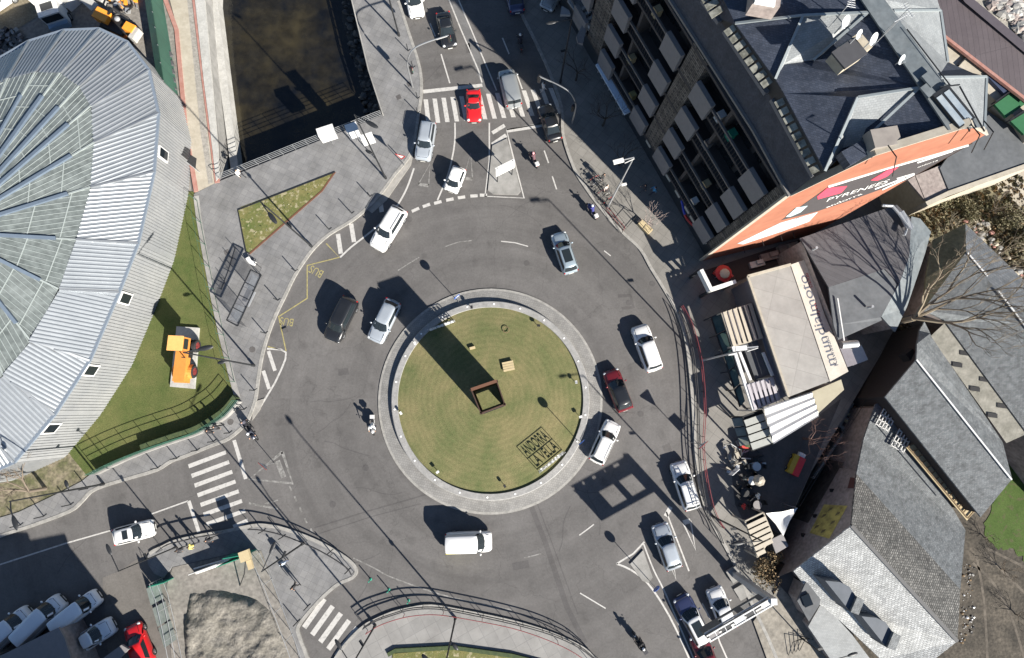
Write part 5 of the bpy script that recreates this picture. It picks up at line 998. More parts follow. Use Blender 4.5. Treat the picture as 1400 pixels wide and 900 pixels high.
# ---------------- people ----------------
def person_mesh(pose):
    prim = []  # (kind, a, b, r0, r1, region)
    if pose == 'ride':
        hip = Vector((-.12,0,.92)); ch = Vector((.08,0,1.32)); nk = Vector((.13,0,1.47)); hd = Vector((.2,0,1.62)); kn = lambda s: Vector((.28,s*.2,.78)); an = lambda s: Vector((.05,s*.2,.36)); toe = lambda s: Vector((.22,s*.22,.32)); sh = lambda s: Vector((.08,s*.2,1.4)); el = lambda s: Vector((.3,s*.3,1.18)); ha = lambda s: Vector((.52,s*.3,1.08)); hp = lambda s: hip+Vector((0,s*.1,0))
    else:
        st = .18 if pose == 'walk' else .03
        hip = Vector((0,0,.93)); ch = Vector((.02,0,1.28)); nk = Vector((.02,0,1.48)); hd = Vector((.04,0,1.63)); kn = lambda s: Vector((.05+s*st*.8,s*.1,.5)); an = lambda s: Vector((s*st*1.3-.03,s*.1,.09)); toe = lambda s: Vector((s*st*1.3+.15,s*.11,.05)); sh = lambda s: Vector((0,s*.19,1.42)); el = lambda s: Vector((-s*st*.5,s*.26,1.13)); ha = lambda s: Vector((.08-s*st,s*.26,.88)); hp = lambda s: hip+Vector((0,s*.09,0))
    prim += [(hip,ch,.155,.17,1),(ch,nk-Vector((0,0,.08)),.17,.13,1),(hip-Vector((0,0,.04)),hip,.15,.155,2),(nk-Vector((0,0,.05)),hd,.055,.06,0)]
    for s in (1,-1):
        prim += [(ch+Vector((0,0,.06)),sh(s),.1,.075,1),(sh(s),el(s),.062,.048,1),(el(s),ha(s),.045,.034,1),(ha(s),ha(s)+(ha(s)-el(s)).normalized()*.08,.036,.032,0),(hp(s),kn(s),.095,.065,2),(kn(s),an(s),.062,.042,2),(an(s),toe(s),.045,.035,3)]
    b = MB(); tags = []
    for a, c, r0, r1, rg in prim:
        o = len(b.f); b.tube([a.lerp(c,-.0),a.lerp(c,.5),c], [r0,(r0+r1)/2,r1], 10); b.ball(a, r0, 8, 6); b.ball(c, r1, 8, 6)
    b.ball(hd+Vector((.01,0,.02)), (.095,.078,.115), 12, 9); b.ball(hd+Vector((.105,0,0)), (.022,.014,.022), 6, 5); b.ball(hd+Vector((0,.08,0)), (.02,.012,.03), 6, 5); b.ball(hd+Vector((0,-.08,0)), (.02,.012,.03), 6, 5)
    me = bpy.data.meshes.new('tmp'); me.from_pydata([tuple(v) for v in b.v], [], b.f); ob = bpy.data.objects.new('tmp', me); C.objects.link(ob)
    md = ob.modifiers.new('r','REMESH'); md.mode = 'VOXEL'; md.voxel_size = .024; sm = ob.modifiers.new('s','SMOOTH'); sm.factor = .5; sm.iterations = 2
    dg = bpy.context.evaluated_depsgraph_get(); dg.update(); m2 = bpy.data.meshes.new_from_object(ob.evaluated_get(dg)); bpy.data.objects.remove(ob)
    V = [v.co.copy() for v in m2.vertices]; F = [list(p.vertices) for p in m2.polygons]; Mi = []
    for p in m2.polygons:
        c = p.center; best = None
        for a, e, r0, r1, rg in prim+[(hd,hd+Vector((0,0,.05)),.1,.1,0)]:
            d = e-a; t = max(0,min(1,(c-a).dot(d)/max(1e-6,d.length_squared))); dist = (c-(a+d*t)).length-(r0+(r1-r0)*t)
            if best is None or dist < best[0]: best = (dist, rg)
        Mi.append(best[1])
    q = MB(); q.v = V; q.f = F; q.m = Mi
    for s in (1,-1):                              # five fingers of different lengths, the thumb leaving the side of the palm
        h = ha(s); d = (h-el(s)).normalized(); side = Vector((1,0,0)) if pose != 'ride' else Vector((0,-s,0)); q.cm = 0; tip = h+d*.075
        for k, ln in enumerate((.06,.07,.065,.05)):
            o = side*(.026-.017*k); cu = (Vector((0,0,-1)) if pose == 'ride' else Vector((0,-s,0)))*.02
            q.tube([tip+o-d*.02, tip+o+d*ln*.5, tip+o+d*ln*.9+cu], [.009,.008,.006], 5)
        q.tube([h+side*.03, h+side*.05+d*.03, h+side*.05+d*.06], [.011,.009,.007], 5)
    return q, hd
PM = {k: person_mesh(k) for k in ('ride','walk','stand')}
HAIR = {}
def person(px, head, pose, top, legs, label, hat='hair', z=.14, hatc=None, loc=None, group=None, rz=None, scale=1.0):
    q, hd = PM[pose]; p = loc or at(px[0],px[1],z); rz = rz if rz is not None else aim(px,(px[0]+head[0]*8,px[1]+head[1]*8))
    t = thing('person', label, 'person', p, rz, group)
    def cm(c): return plain('cloth_%s' % ('_'.join('%d' % int(k*100) for k in c)), c, .9)
    b = MB(); b.v = q.v; b.f = q.f; b.m = q.m; b.build('body', [mt['skin'], cm(top), cm(legs), mt['black']], t, True, 80)
    h = MB()
    if hat == 'helmet': h.ball(hd+Vector((0,0,.035)), (.15,.13,.145), 14, 10); h.build('helmet', cm(hatc), t, True); MB().ball(hd+Vector((.06,0,.0)), (.1,.105,.06), 10, 7).build('visor', mt['black'], t, True)
    else: h.ball(hd+Vector((-.02,0,.045)), (.102,.09,.105), 12, 8); h.build('hair', cm(hatc) if hatc else mt['hair'], t, True)
    return t
def bike(px, head, colour, label, kind='motorcycle', box=True, z=0):
    t = thing('motorcycle', label, 'motorcycle', at(px[0],px[1],z), aim(px,(px[0]+head[0]*8,px[1]+head[1]*8)))
    pc = plain('bike_'+'_'.join('%d' % int(k*100) for k in colour), colour, .3, .2, .6)
    for x in (.72,-.68): wheel(t, x, .0, .31, .13)
    b = MB(); b.ball((.1,0,.62), (.42,.17,.2), 12, 8); b.ball((.55,0,.82), (.24,.2,.22), 10, 7); b.ball((-.3,0,.6), (.45,.15,.16), 10, 7); b.build('body', pc, t, True)
    b = MB(); b.ball((-.25,0,.8), (.42,.14,.08), 12, 6); b.build('seat', mt['black'], t, True)
    MB().tube([(.42,.33,1.05),(.5,.12,1.02),(.52,0,1.0),(.5,-.12,1.02),(.42,-.33,1.05)], .018, 6).build('handlebar', mt['black'], t)
    for s in (1,-1): MB().tube([(.48,s*.08,.98),(.72,s*.08,.34)], .03, 6).build('fork', mt['steel'], t); MB().ball((.55,s*.36,1.16), (.03,.06,.045)).build('mirror', mt['black'], t, True)
    MB().ball((.74,0,.84), (.07,.1,.09)).build('headlight', LAMPG, t, True); MB().tube([(0,-.15,.35),(-.75,-.17,.45)], [.04,.06], 8).build('exhaust', mt['steel'], t, True)
    MB().tube([(.66,-.14,.9),(.6,0,1.22),(.66,.14,.9)], .01, 5).build('windshield', mt['carglass'], t)
    if box: MB().box((-.78,0,.98), (.36,.4,.3)).build('top_case', plain('case_%d' % int(colour[0]*100), (.5,.5,.5) if box == 2 else (.03,.03,.035), .4), t)
    MB().ball((-.93,0,.75), (.04,.08,.05)).build('tail_light', TAIL, t, True)
    return t
def rider(px, head, col, label, blabel, top, legs, hc, box=True, pill=None):
    b = bike(px, head, col, blabel, box=box); rz = b.rotation_euler.z
    person(px, head, 'ride', top, legs, label, 'helmet', 0, hc, loc=b.location.copy()+Vector((0,0,-.06)), rz=rz)
    if pill: person(px, head, 'ride', pill[0], (.03,.03,.04), pill[1], 'helmet', 0, pill[2], loc=b.location+Vector((-.42*math.cos(rz),-.42*math.sin(rz),0)), rz=rz)
rider((512,581),(.0,1),(.5,.5,.5),'person in white jacket and white helmet riding left of the apron','white motorcycle left of the roundabout apron',(.6,.6,.58),(.05,.05,.07),(.7,.7,.7),2)
rider((729,221),(-.45,-.9),(.08,.05,.05),'rider with pink helmet beside the splitter island','dark motorcycle beside the splitter island',(.1,.05,.06),(.02,.02,.025),(.6,.28,.3),2)
rider((808,291),(-.5,-.87),(.04,.05,.2),'rider in dark blue jacket near the bicycle rack','dark blue scooter near the bicycle rack',(.03,.035,.16),(.03,.03,.05),(.6,.62,.65),2)
rider((872,875),(-.55,-.83),(.02,.02,.02),'rider in black on the two-up motorcycle at the bottom','black motorcycle carrying two people at the bottom of the road',(.02,.02,.022),(.02,.02,.022),(.02,.02,.02),True,((.03,.03,.03),'passenger in black behind the rider at the bottom of the road',(.6,.6,.6)))
rider((347,590),(.5,.86),(.03,.035,.06),'rider in dark jacket and white helmet at the left crossing corner','dark scooter at the corner of the left crossing',(.03,.035,.05),(.02,.02,.03),(.65,.65,.65),True)
rider((711,63),(-.15,-.98),(.02,.02,.025),'rider in black going up the shaded avenue','dark motorcycle going up the shaded avenue',(.02,.02,.03),(.02,.02,.03),(.5,.5,.5),True)
for px, hd_, ps, tp, lg, lb in [((270,743),(-1,.1),'walk',(.6,.52,.15),(.04,.04,.05),'person in yellow top walking on the pavement above the green hoarding'),((292,735),(1,-.2),'walk',(.025,.025,.03),(.02,.02,.02),'person in black walking just right of the one in yellow'),
    ((254,748),(-1,.3),'walk',(.03,.03,.035),(.02,.02,.02),'person in black walking just left of the one in yellow'),((407,797),(.6,.8),'walk',(.02,.02,.022),(.02,.02,.02),'person in black walking towards the lower left crossing'),((393,766),(-.4,-.9),'stand',(.45,.52,.6),(.1,.12,.2),'person in pale blue standing under the lamp post'),
    ((332,242),(.8,.5),'walk',(.6,.6,.58),(.03,.03,.035),'person in white walking beside the river railing'),((293,589),(.9,-.3),'walk',(.03,.03,.035),(.02,.02,.02),'person in black on the narrow pavement below the lawn'),((302,584),(.9,-.3),'walk',(.05,.05,.055),(.02,.02,.02),'person in dark grey close to another below the lawn'),
    ((742,126),(1,-.2),'walk',(.5,.5,.5),(.3,.3,.32),'person in pale clothes crossing the shaded part of the zebra'),((826,262),(.6,.7),'stand',(.45,.4,.36),(.03,.03,.04),'person in pale top standing by the bicycle rack'),((822,247),(.6,.7),'stand',(.03,.03,.03),(.05,.05,.06),'person in black standing by the bicycle rack'),
    ((878,262),(-1,.2),'walk',(.03,.03,.04),(.03,.04,.06),'person in dark coat walking in the building shadow'),((891,265),(-1,.2),'walk',(.05,.22,.4),(.03,.03,.05),'person in bright blue top in the building shadow'),
    ((1012,652),(.3,.9),'stand',(.05,.06,.06),(.02,.02,.02),'person in dark top beside the cafe tables'),((1029,676),(.8,.2),'stand',(.55,.55,.52),(.03,.03,.03),'person in white shirt standing by the cafe tables'),((1010,690),(.8,.2),'stand',(.4,.03,.03),(.02,.02,.02),'person in red top beside the lower pergola'),((340,577),(.5,.8),'walk',(.06,.06,.08),(.02,.02,.02),'person in grey waiting at the corner of the plaza')]:
    person(px, hd_, ps, tp, lg, lb)
# ---------------- lamp posts ----------------
def lamp(px, h, dirpx, label, kind='cobra', r=.09):
    rz = aim(px,(px[0]+dirpx[0]*8,px[1]+dirpx[1]*8)); t = thing('street_lamp', label, 'street lamp', at(px[0],px[1],.14), rz, None)
    dm = mt['darkmetal'] if kind != 'white' else mt['galv']
    MB().tube([(0,0,0),(0,0,.5),(0,0,.52),(0,0,h)], [r*1.5,r*1.5,r,r*.6], 10).build('pole', dm, t, True)
    if kind == 'cobra':
        MB().tube([(0,0,h-.1),(.6,0,h+.1),(1.2,0,h+.12)], .05, 6).build('arm', dm, t); a = MB(); a.ball((1.7,0,h+.1), (.62,.2,.1), 12, 6); a.build('lamp_head', dm, t, True)
        MB().tube([(0,0,h*.42),(-.35,0,h*.42+.05)], .035, 6).build('arm', dm, t); MB().ball((-.62,0,h*.42+.05), (.38,.17,.09), 12, 6).build('lamp_head', dm, t, True)
    elif kind == 'white':
        MB().beam((0,0,h),(1.0,0,h+.05),.07,.07).build('arm', dm, t); MB().box((1.35,.0,h+.05),(.9,.36,.12)).build('lamp_head', mt['whitep'], t)
        MB().beam((0,.12,h),(.9,.3,h+.05),.05,.05).build('arm', mt['whitep'], t)
        MB().beam((0,0,h*.48),(-.3,0,h*.48),.06,.06).build('arm', dm, t); MB().box((-.5,0,h*.48),(.5,.22,.1)).build('lamp_head', mt['whitep'], t)
    elif kind == 'floods':
        MB().box((.0,0,h-.3),(.25,.8,.25)).build('lamp_head', mt['whitep'], t); MB().box((.1,0,h-2),(.25,.6,.9)).build('banner_box', mt['whitep'], t)
    elif kind == 'plain':
        MB().tube([(0,0,h-.05),(1.4,0,h)], .045, 6).build('arm', dm, t); MB().ball((1.9,0,h), (.5,.16,.08), 12, 6).build('lamp_head', dm, t, True)
        MB().box((.3,0,h*.55),(.5,.2,.1)).build('lamp_head', dm, t)
    return t
lamp((347.5,500),12.6,(1,-.2),'tall double-headed lamp post on the plaza edge by the white slab vehicle')
lamp((426,337),12.4,(.6,.8),'tall double-headed lamp post below the triangular lawn bed')
lamp((527.5,244),12.8,(.85,.5),'tall double-headed lamp post by the pale kerb ramp')
lamp((545.6,49),12.4,(1,.1),'tall pole with white boxes on the river side of the avenue','floods')
lamp((960,493),12.4,(-1,.1),'grey lamp post with white heads at the red railing','white')
lamp((831,283),11.6,(-.95,.25),'pale lamp post with white heads beside the bicycle rack','white')
lamp((241,748),8.2,(-.4,-.9),'thin lamp post leaning over the left driveway mouth','plain',.07)
lamp((415,743),9.5,(.4,-.9),'dark lamp post on the corner pavement behind the curved rail','plain')
lamp((513,855),8.5,(-.5,-.8),'dark lamp post beside the lower zebra crossing','plain')
lamp((622.7,845),12.4,(-.6,-.8),'tall dark lamp post at the middle of the bottom railing','cobra')
lamp((142,662),10.5,(.3,.9),'lamp post on the pavement beside the patchy ground','cobra')
lamp((766,113),10.0,(-1,.2),'dark lamp post in the building shadow right of the avenue','plain')
lamp((974,706),10.5,(-1,.1),'dark lamp post at the lower end of the red railing','plain')
# curved-arm traffic signals
def signal(px, dirpx, label, h=6.3, reach=4.6):
    t = thing('traffic_signal', label, 'traffic light', at(px[0],px[1],.14), aim(px,(px[0]+dirpx[0]*8,px[1]+dirpx[1]*8)))
    pts = smooth([(0,0,0),(0,0,h*.45),(.15,0,h*.7),(.9,0,h*.93),(2.2,0,h),(reach,0,h+.05)], 5); MB().tube(pts, [.1-.045*i/(len(pts)-1) for i in range(len(pts))], 8).build('pole', mt['steel'], t, True)
    def head(x, y, z, par): 
        o = MB().box((x,y,z), (.26,.3,.95)).build('signal_head', mt['black'], t)
        for k, c_ in enumerate(('redp','tan','greenp')): MB().cyl((x+.14,y,z+.28-.28*k), .1, .04, 'x', 12).build('lens', mt[c_], o)
    head(reach,0,h-.4,t); head(.28,0,2.9,t); MB().box((reach-.6,0,h+.02),(1.3,.1,.06)).build('arm_end', mt['whitep'], t); return t
signal((564.4,119.4),(.95,-.3),'curved-arm traffic signal reaching over the avenue from the river side')
signal((782,169),(-1,-.45),'curved-arm traffic signal standing in the building shadow',5.6,4.2)
# lollipop signs standing on the ring wall
def roundsign(px, label, shape='disc', h=2.9, z=.14, face=(.5,-.6)):
    t = thing('road_sign', label, 'road sign', at(px[0],px[1],z), aim(px,(px[0]+face[0]*8,px[1]+face[1]*8)))
    MB().tube([(0,0,0),(0,0,h)], .035, 7).build('post', mt['steel'], t); b = MB()
    if shape == 'disc': b.cyl((.05,0,h-.1), .36, .04, 'x', 24); m_ = plain('sign_blue', (.02,.08,.32), .4)
    elif shape == 'tri': b.face([(.05,-.5,h+.1),(.05,.5,h+.1),(.05,0,h-.8)]); b.face([(.03,0,h-.8),(.03,.5,h+.1),(.03,-.5,h+.1)]); m_ = mt['whitep']
    else: b.box((.05,0,h-.4), (.05,.9,.9)); m_ = mt['whitep']
    o = b.build('sign_face', m_, t)
    if shape == 'tri':
        b = MB()
        for p, q in (((.07,-.5,h+.1),(.07,.5,h+.1)),((.07,.5,h+.1),(.07,0,h-.8)),((.07,0,h-.8),(.07,-.5,h+.1))): b.beam(p,q,.02,.1,up=Vector((0,0,1)))
        b.build('border', mt['redp'], o)
    elif shape == 'disc':
        b = MB(); b.beam((.08,-.18,h-.1),(.08,.15,h-.1),.02,.09); b.beam((.08,.05,h+.05),(.08,.22,h-.1),.02,.09); b.beam((.08,.05,h-.25),(.08,.22,h-.1),.02,.09); b.build('arrow', mt['whitep'], o)
    return t
SF = (.65,.76)
roundsign((627,413),'round direction sign on the upper left of the ring wall',z=.1,face=SF); roundsign((789,602),'round direction sign on the right of the ring wall',z=.5,face=SF)
roundsign((886,792),'round sign on the small triangular island at the lower right',z=.12,face=SF); roundsign((944,605),'triangular yield sign beside the red railing','tri',3.4,face=SF)
roundsign((553,226),'triangular sign in the white painted arrow by the ramp','tri',2.4,face=(-.3,1)); roundsign((375,633),'triangular sign at the left entry of the roundabout','tri',2.6,z=0,face=(-.6,.7))
roundsign((985,640),'square sign board by the cafe end of the red railing','square',3.6,face=SF)
# big white direction board on the splitter island
t = thing('direction_board', 'white direction board on two legs on the splitter island', 'road sign', at(690,244,.12), aim((690,244),(690+4,244-2)))
for x in (-.85,.85): MB().tube([(x,0,0),(x,0,3.4)], .05, 6).build('post', mt['darkmetal'], t)
bo = MB().box((0,-.05,2.5), (2.1,.07,1.7)).build('board', mt['whitep'], t); MB().box((0,-.0,3.36),(2.1,.24,.04)).build('top_edge', mt['whitep'], bo)
# direction boards above the river railing: three white boards on posts
for (px, top, wd, hd_, lb) in (((455,196),(464,179),1.6,1.5,'squarish white board above the river railing'),((489,192),(484,174),1.1,2.2,'narrow tall white board above the river railing'),((518,222),(505,172),1.2,1.8,'white arrow-shaped board on a pole by the river corner')):
    base = at(*px,.14); zt_ = 2.6 if px[0] < 500 else 6.0; tp = at(*top, zt_); t = thing('sign_board', lb, 'road sign', base, 0, world=True)
    MB().tube([base, Vector((base.x,base.y,zt_))], .05, 6).build('post', mt['steel'], t); a = R_(20)
    if px[0] < 500: MB().box(Vector((base.x,base.y,1.9)), (wd,.5,1.5), a).build('board', mt['whitep'], t); MB().box(Vector((base.x,base.y+.1,2.68)), (wd+.1,.9,.07), a).build('board_top', mt['whitep'], t)
    else: MB().box(Vector((base.x,base.y,5.1)), (1.2,.08,1.8), a).build('board', mt['whitep'], t); MB().box(Vector((base.x,base.y,6.0)), (1.25,.3,.06), a).build('board_top', mt['whitep'], t)
# gantry
gt = thing('sign_gantry', 'white steel sign gantry reaching over the lower right lanes', 'gantry', at(1014,790,.14), 0, world=True)
Bp = at(1014,790,.14); GZ = 8.0; Ga, Gb = at(1057,822,GZ), at(968,874,GZ); Bp = Vector((Ga.x,Ga.y,.14)); gd_ = (Gb-Ga).normalized(); gn_ = Vector((-gd_.y,gd_.x,0))
MB().beam(Bp, Ga+Vector((0,0,.2)), .5, .5).build('column', mt['galv'], gt); MB().box(Bp+Vector((0,0,.1)),(1.2,1.2,.3),R_(30)).build('footing', mt['conc'], gt)
GL = (Gb-Ga).length; ga_ = math.atan2(gd_.y,gd_.x); b = MB()
for o in (-.24,.24):
    for z in (0,-.5): b.beam(Ga+gn_*o+Vector((0,0,z)), Gb+gn_*o+Vector((0,0,z)), .1, .08)
b.build('chords', mt['whitep'], gt); b = MB(); k = 0
while k < GL:
    p = Ga+gd_*k; b.beam(p-gn_*.24, p+gn_*.24, .06, .05)
    for o in (-.24,.24): b.beam(p+gn_*o-Vector((0,0,.5)), p+gn_*o, .04, .04)
    k += .9
b.build('truss', mt['galv'], gt)
for f, m_ in ((.1,'whitep'),(.34,'darkmetal'),(.52,'whitep'),(.72,'darkmetal'),(.9,'greypanel')): MB().box(Ga+gd_*GL*f+Vector((0,0,-.02)), (.9,.34,.04), ga_).build('walkway_plate', mt[m_], gt)
sgm = plain('sign_back', (.07,.075,.08), .6)
for a_, c_ in ((.0,.12*GL),(.36*GL,.46*GL),(.72*GL,GL)): MB().box(Ga+gd_*(a_+c_)/2+Vector((0,0,-1.3)), (c_-a_,.06,1.7), ga_).build('sign_panel', sgm, gt)
for z, h in ((-.5,.6),(-2.05,.35)): MB().box(Ga+gd_*GL/2+Vector((0,0,z))+gn_*.02, (GL,.06,h), ga_).build('sign_panel', sgm, gt)
# ---------------- railings ----------------
def railing(name, label, pts, h, step, mat, rails=(1.0,.5), cat='railing', z=.15, r=.028, postm=None, group=None, rr=.025):
    P = ats(pts, z); c = P[len(P)//2]; t = thing(name, label, cat, (c.x,c.y,z), 0, group, world=True)
    b = MB()
    for f in rails: b.tube([p+Vector((0,0,h*f)) for p in P], rr, 6)
    b.build('rail', mat, t); pb = MB(); acc = 0; last = 0
    L = [0]
    for a, c2 in zip(P, P[1:]): L.append(L[-1]+(c2-a).length)
    n = max(1, round(L[-1]/step)); pl = []
    for k in range(n+1):
        d = L[-1]*k/n; i = 0
        while i < len(L)-2 and L[i+1] < d: i += 1
        p = P[i].lerp(P[i+1], (d-L[i])/max(1e-6, L[i+1]-L[i])); MB().tube([p, p+Vector((0,0,h))], r, 6).build('post', postm or mat, t)
    return t
railing('guard_rail','red topped guard rail along the right pavement kerb', smooth([(929,420),(942,445),(952,480),(957,510),(960,560),(958,610),(962,650),(972,695),(985,720)],4), 1.05, 2.2, mt['rail_red'], (1,.55), postm=mt['rail_dark'], rr=.035)
railing('guard_rail','dark guard rail at the kerb edge beside the red one', smooth([(926,428),(936,452),(945,490),(950,540),(952,600),(955,650),(964,700),(978,725),(984,740)],4), 1.0, 2.2, mt['rail_dark'], (1,.5), rr=.05)
railing('guard_rail','dark guard rail along the curved bottom kerb', smooth([(499,855),(515,845),(540,836),(565,829),(600,828),(640,835),(700,848),(750,862),(790,880),(815,900)],4), 1.0, 1.9, mt['rail_dark'], (1,.5), rr=.05)
railing('guard_rail','thin red rail behind the bottom guard rail', smooth([(503,862),(520,851),(545,842),(570,837),(600,836),(640,842),(700,854),(748,870),(785,888),(808,906)],4), .95, 3.8, mt['rail_red'], (1,), rr=.035)
railing('guard_rail','dark curved guard rail on the corner pavement', smooth([(345,721),(362,722),(392,729),(430,744),(458,759),(478,773),(484,782)],4), 1.0, 3.0, mt['rail_dark'], (1,), rr=.06)
railing('guard_rail','dark curved rail by the people above the green hoarding', smooth([(222,752),(236,742),(258,736),(280,731),(305,727)],4), 1.0, 3.2, mt['rail_dark'], (1,), rr=.06)
railing('river_railing','grey post and rail fence along the river end of the plaza', [(302,246),(412,202),(522,159)], 1.15, 1.35, mt['steel'], (1,.75,.5,.25))
railing('river_railing','low wall-top railing along the river side of the avenue', [(524,158),(505,100),(481,0),(470,-30)], .5, 1.2, mt['conc'], (1,.6), r=.05, rr=.06)
railing('quay_railing','thin dark railing along the upper edge of the stream', [(1206,498),(1165,565),(1125,625),(1086,690)], 1.0, 1.6, mt['darkmetal'], (1,.5))
# lawn wall with fence
lw = smooth([(325,548),(313,563),(300,574),(272,591),(240,602),(205,614),(165,630),(128,648)], 4)
t = thing('boundary_wall', 'low dark hedge-covered wall along the lower edge of the lawn', 'wall', at(240,601), 0, world=True); MB().ribbon(ats(lw, .85), .3, h=.85).build('wall', mt['conc'], t); MB().ribbon([p+Vector((-.3,.42,0)) for p in ats(lw[:22], .8)], .5, h=.7).build('hedge', mt['leaf'], t)
railing('lawn_fence','green wire fence on top of the low wall by the lawn', lw, 1.2, 1.9, M('fence_green',(.03,.09,.06),None,rough=.6), (1,.66,.33,.05), z=.85)
railing('lawn_fence','wire fence between the lawn and the plaza', [(270,275),(276,310),(284,350),(296,410),(308,465),(321,522)], 1.7, 2.4, M('fence_green2',(.03,.09,.06),None,rough=.6), (1,.05), z=.14, rr=.015)
# promenade green hoarding
t = thing('hoarding', 'long green sheet hoarding between the yard and the promenade', 'hoarding', at(235,60), 0, world=True); hg_ = Mbrick('green_sheet',(.03,.09,.065),(.035,.105,.075),(.02,.065,.05),3,2.2,R_(35),.7,.15,.5,.02,.1,0)
hp_ = ats([(219,-60),(222,0),(232,60),(243,130),(252,190)], 0)
b = MB()
for a, c in zip(hp_, hp_[1:]): b.face([a, c, c+Vector((0,0,2.6)), a+Vector((0,0,2.6))]); b.face([a+Vector((.05,0,2.6)), c+Vector((.05,0,2.6)), c+Vector((.05,0,0)), a+Vector((.05,0,0))])
b.build('sheet', hg_, t); b = MB()
for a, c in zip(hp_, hp_[1:]): b.face([a+Vector((0,0,2.6)), c+Vector((0,0,2.6)), c+Vector((-.95,0,1.9)), a+Vector((-.95,0,1.9))])
b.build('sloping_net', hg_, t); b = MB()
for a, c in zip(hp_, hp_[1:]):
    for k in range(3): p = a.lerp(c, k/3); MB().tube([p, p+Vector((0,0,2.7))], .04, 6).build('post', mt['steel'], t)
# construction hoarding, cabins and poles
t = thing('hoarding', 'green and white hoarding round the corner of the soil heap', 'hoarding', at(300,760), 0, world=True)
for a_, c_, m_, hh in (((318,757),(352,751),'greenp',2.0),((266,782),(320,762),'whitep',1.1),((306,770),(338,758),'greenp',1.5),((216,796),(238,790),'greenp',1.6)):
    a, c = at(*a_), at(*c_); n_ = Vector((-(c-a).y,(c-a).x,0)).normalized()*.05; b = MB(); b.beam(a+Vector((0,0,hh/2)), c+Vector((0,0,hh/2)), .06, hh); b.build('panel', mt[m_], t)
for a_, c_ in (((265,778),(330,759)),((268,784),(322,765))): MB().tube([at(*a_,.3), at(*c_,.3)], .08, 8).build('pipe', mt['whitep'], t)
railing('site_fence','grey mesh fence along the right side of the soil heap', [(355,756),(372,792),(388,835),(402,872),(414,905)], 2.0, 3.0, mt['galv'], (1,.05), z=.14)
railing('site_fence','grey mesh fence between the driveway and the soil heap', [(222,790),(230,812),(238,845),(250,905)], 2.0, 3.0, mt['galv'], (1,.5,.05), z=.05)
b = MB()
for k in range(3): a, c = at(218+k*8,796+k*26,0), at(224+k*9,818+k*28,0); b.face([a,c,c+Vector((0,0,2)),a+Vector((0,0,2))])
t = thing('site_netting', 'torn pale green netting on the driveway side of the site', 'netting', at(222,810), 0, world=True); b.build('netting', M('netting',(.15,.175,.165),(.22,.245,.235),1.5,.9), t)
t = thing('site_light', 'ochre work light on a tilted mast above the soil heap', 'work light', at(328,801), 0, world=True); MB().tube([at(328,801,0), at(334,785,2.5)], .05, 6).build('mast', mt['black'], t); MB().box(at(335,760,3.0), (.9,.9,.35), R_(20)).build('lamp_head', mt['tan'], t); MB().box(at(342,772,2.8), (.45,.8,.25), R_(20)).build('lamp_head', mt['tan'], t); MB().tube([at(334,785,2.5), at(336,764,3)], .05, 6).build('bracket', mt['black'], t)
# heap of soil
pts = smooth([(252,808),(262,802),(300,800),(330,806),(352,812),(378,835),(392,865),(404,905),(405,960),(250,960),(246,900),(246,850)], 4, True)
from mathutils import noise
PP = ats(pts, 0); x0, x1 = min(p.x for p in PP), max(p.x for p in PP); y0, y1 = min(p.y for p in PP), max(p.y for p in PP); NX, NY = 90, 90; vs = []
def inside(x, y):
    r = False
    for i in range(len(PP)):
        a, c = PP[i], PP[i-1]
        if (a.y > y) != (c.y > y) and x < (c.x-a.x)*(y-a.y)/(c.y-a.y)+a.x: r = not r
    return r
for iy in range(NY+1):
    for ix in range(NX+1):
        x, y = x0+(x1-x0)*ix/NX, y0+(y1-y0)*iy/NY; q = Vector((x,y,0)); d = min(geometry.intersect_point_line(q, PP[i-1], PP[i])[0].xy.__sub__(q.xy).length if 0 <= geometry.intersect_point_line(q, PP[i-1], PP[i])[1] <= 1 else (PP[i]-q).length for i in range(len(PP)))
        d = d if inside(x,y) else -d; e = max(0, min(1, d/1.1)); e = e*e*(3-2*e)
        vs.append(Vector((x, y, -.25+e*.36+e*(.3+.42*noise.noise(q*.3)+.18*noise.noise(q*1.1+Vector((5,0,0)))+.07*noise.noise(q*3.3)+.04*noise.noise(q*7)))))
b = MB(); b.add(vs, [(iy*(NX+1)+ix, iy*(NX+1)+ix+1, (iy+1)*(NX+1)+ix+1, (iy+1)*(NX+1)+ix) for iy in range(NY) for ix in range(NX)]); o = b.build('soil_heap', mt['mound'], None, True, 60); o['kind'] = 'structure'
# ---------------- bollards ----------------
bm0 = None
OW = ['first','second','third','fourth','fifth','sixth','seventh','eighth']
BL = ['thin bollard at the avenue kerb, %s from the top of the photo' % OW[k] for k in range(4)]+['thin bollard beside the pale kerb ramp']+['thin bollard on the long curved plaza kerb, %s counting down from the ramp' % OW[k] for k in range(7)]
BL += ['thin bollard at the plaza corner, nearer the left crossing','thin bollard by the curved rail of the corner pavement, leftmost of four','thin bollard by the curved rail of the corner pavement, second of four from the left','thin bollard by the curved rail of the corner pavement, third of four from the left','thin bollard by the curved rail of the corner pavement, rightmost of four','thin bollard right above the lower zebra crossing','thin bollard left of the lower zebra crossing']
BL += ['thin bollard on the pavement above the left crossing','second thin bollard left of the one above the left crossing','thin bollard closest to the left crossing on the lawn side','thin bollard at mid length of the pavement below the lawn','thin bollard below the bare patchy ground','thin bollard just left of the lamp post by the patchy ground','thin bollard second from the left photo edge','thin bollard nearest the left photo edge','thin bollard at the plaza corner, nearer the lawn wall']
BO = [(558,70),(564.5,93),(571,135),(571,155),(549,218),(506,269),(481,292),(450,314),(404,371),(380,411),(363,456),(348,534),(314,592),(360,726),(387,734),(452,754),(476,780),(421,829),(407,850),(270,616),(242,627),(292,604),(216,640),(120,668),(97,690),(60,706),(28,718),(334,560)]
lbl = {}
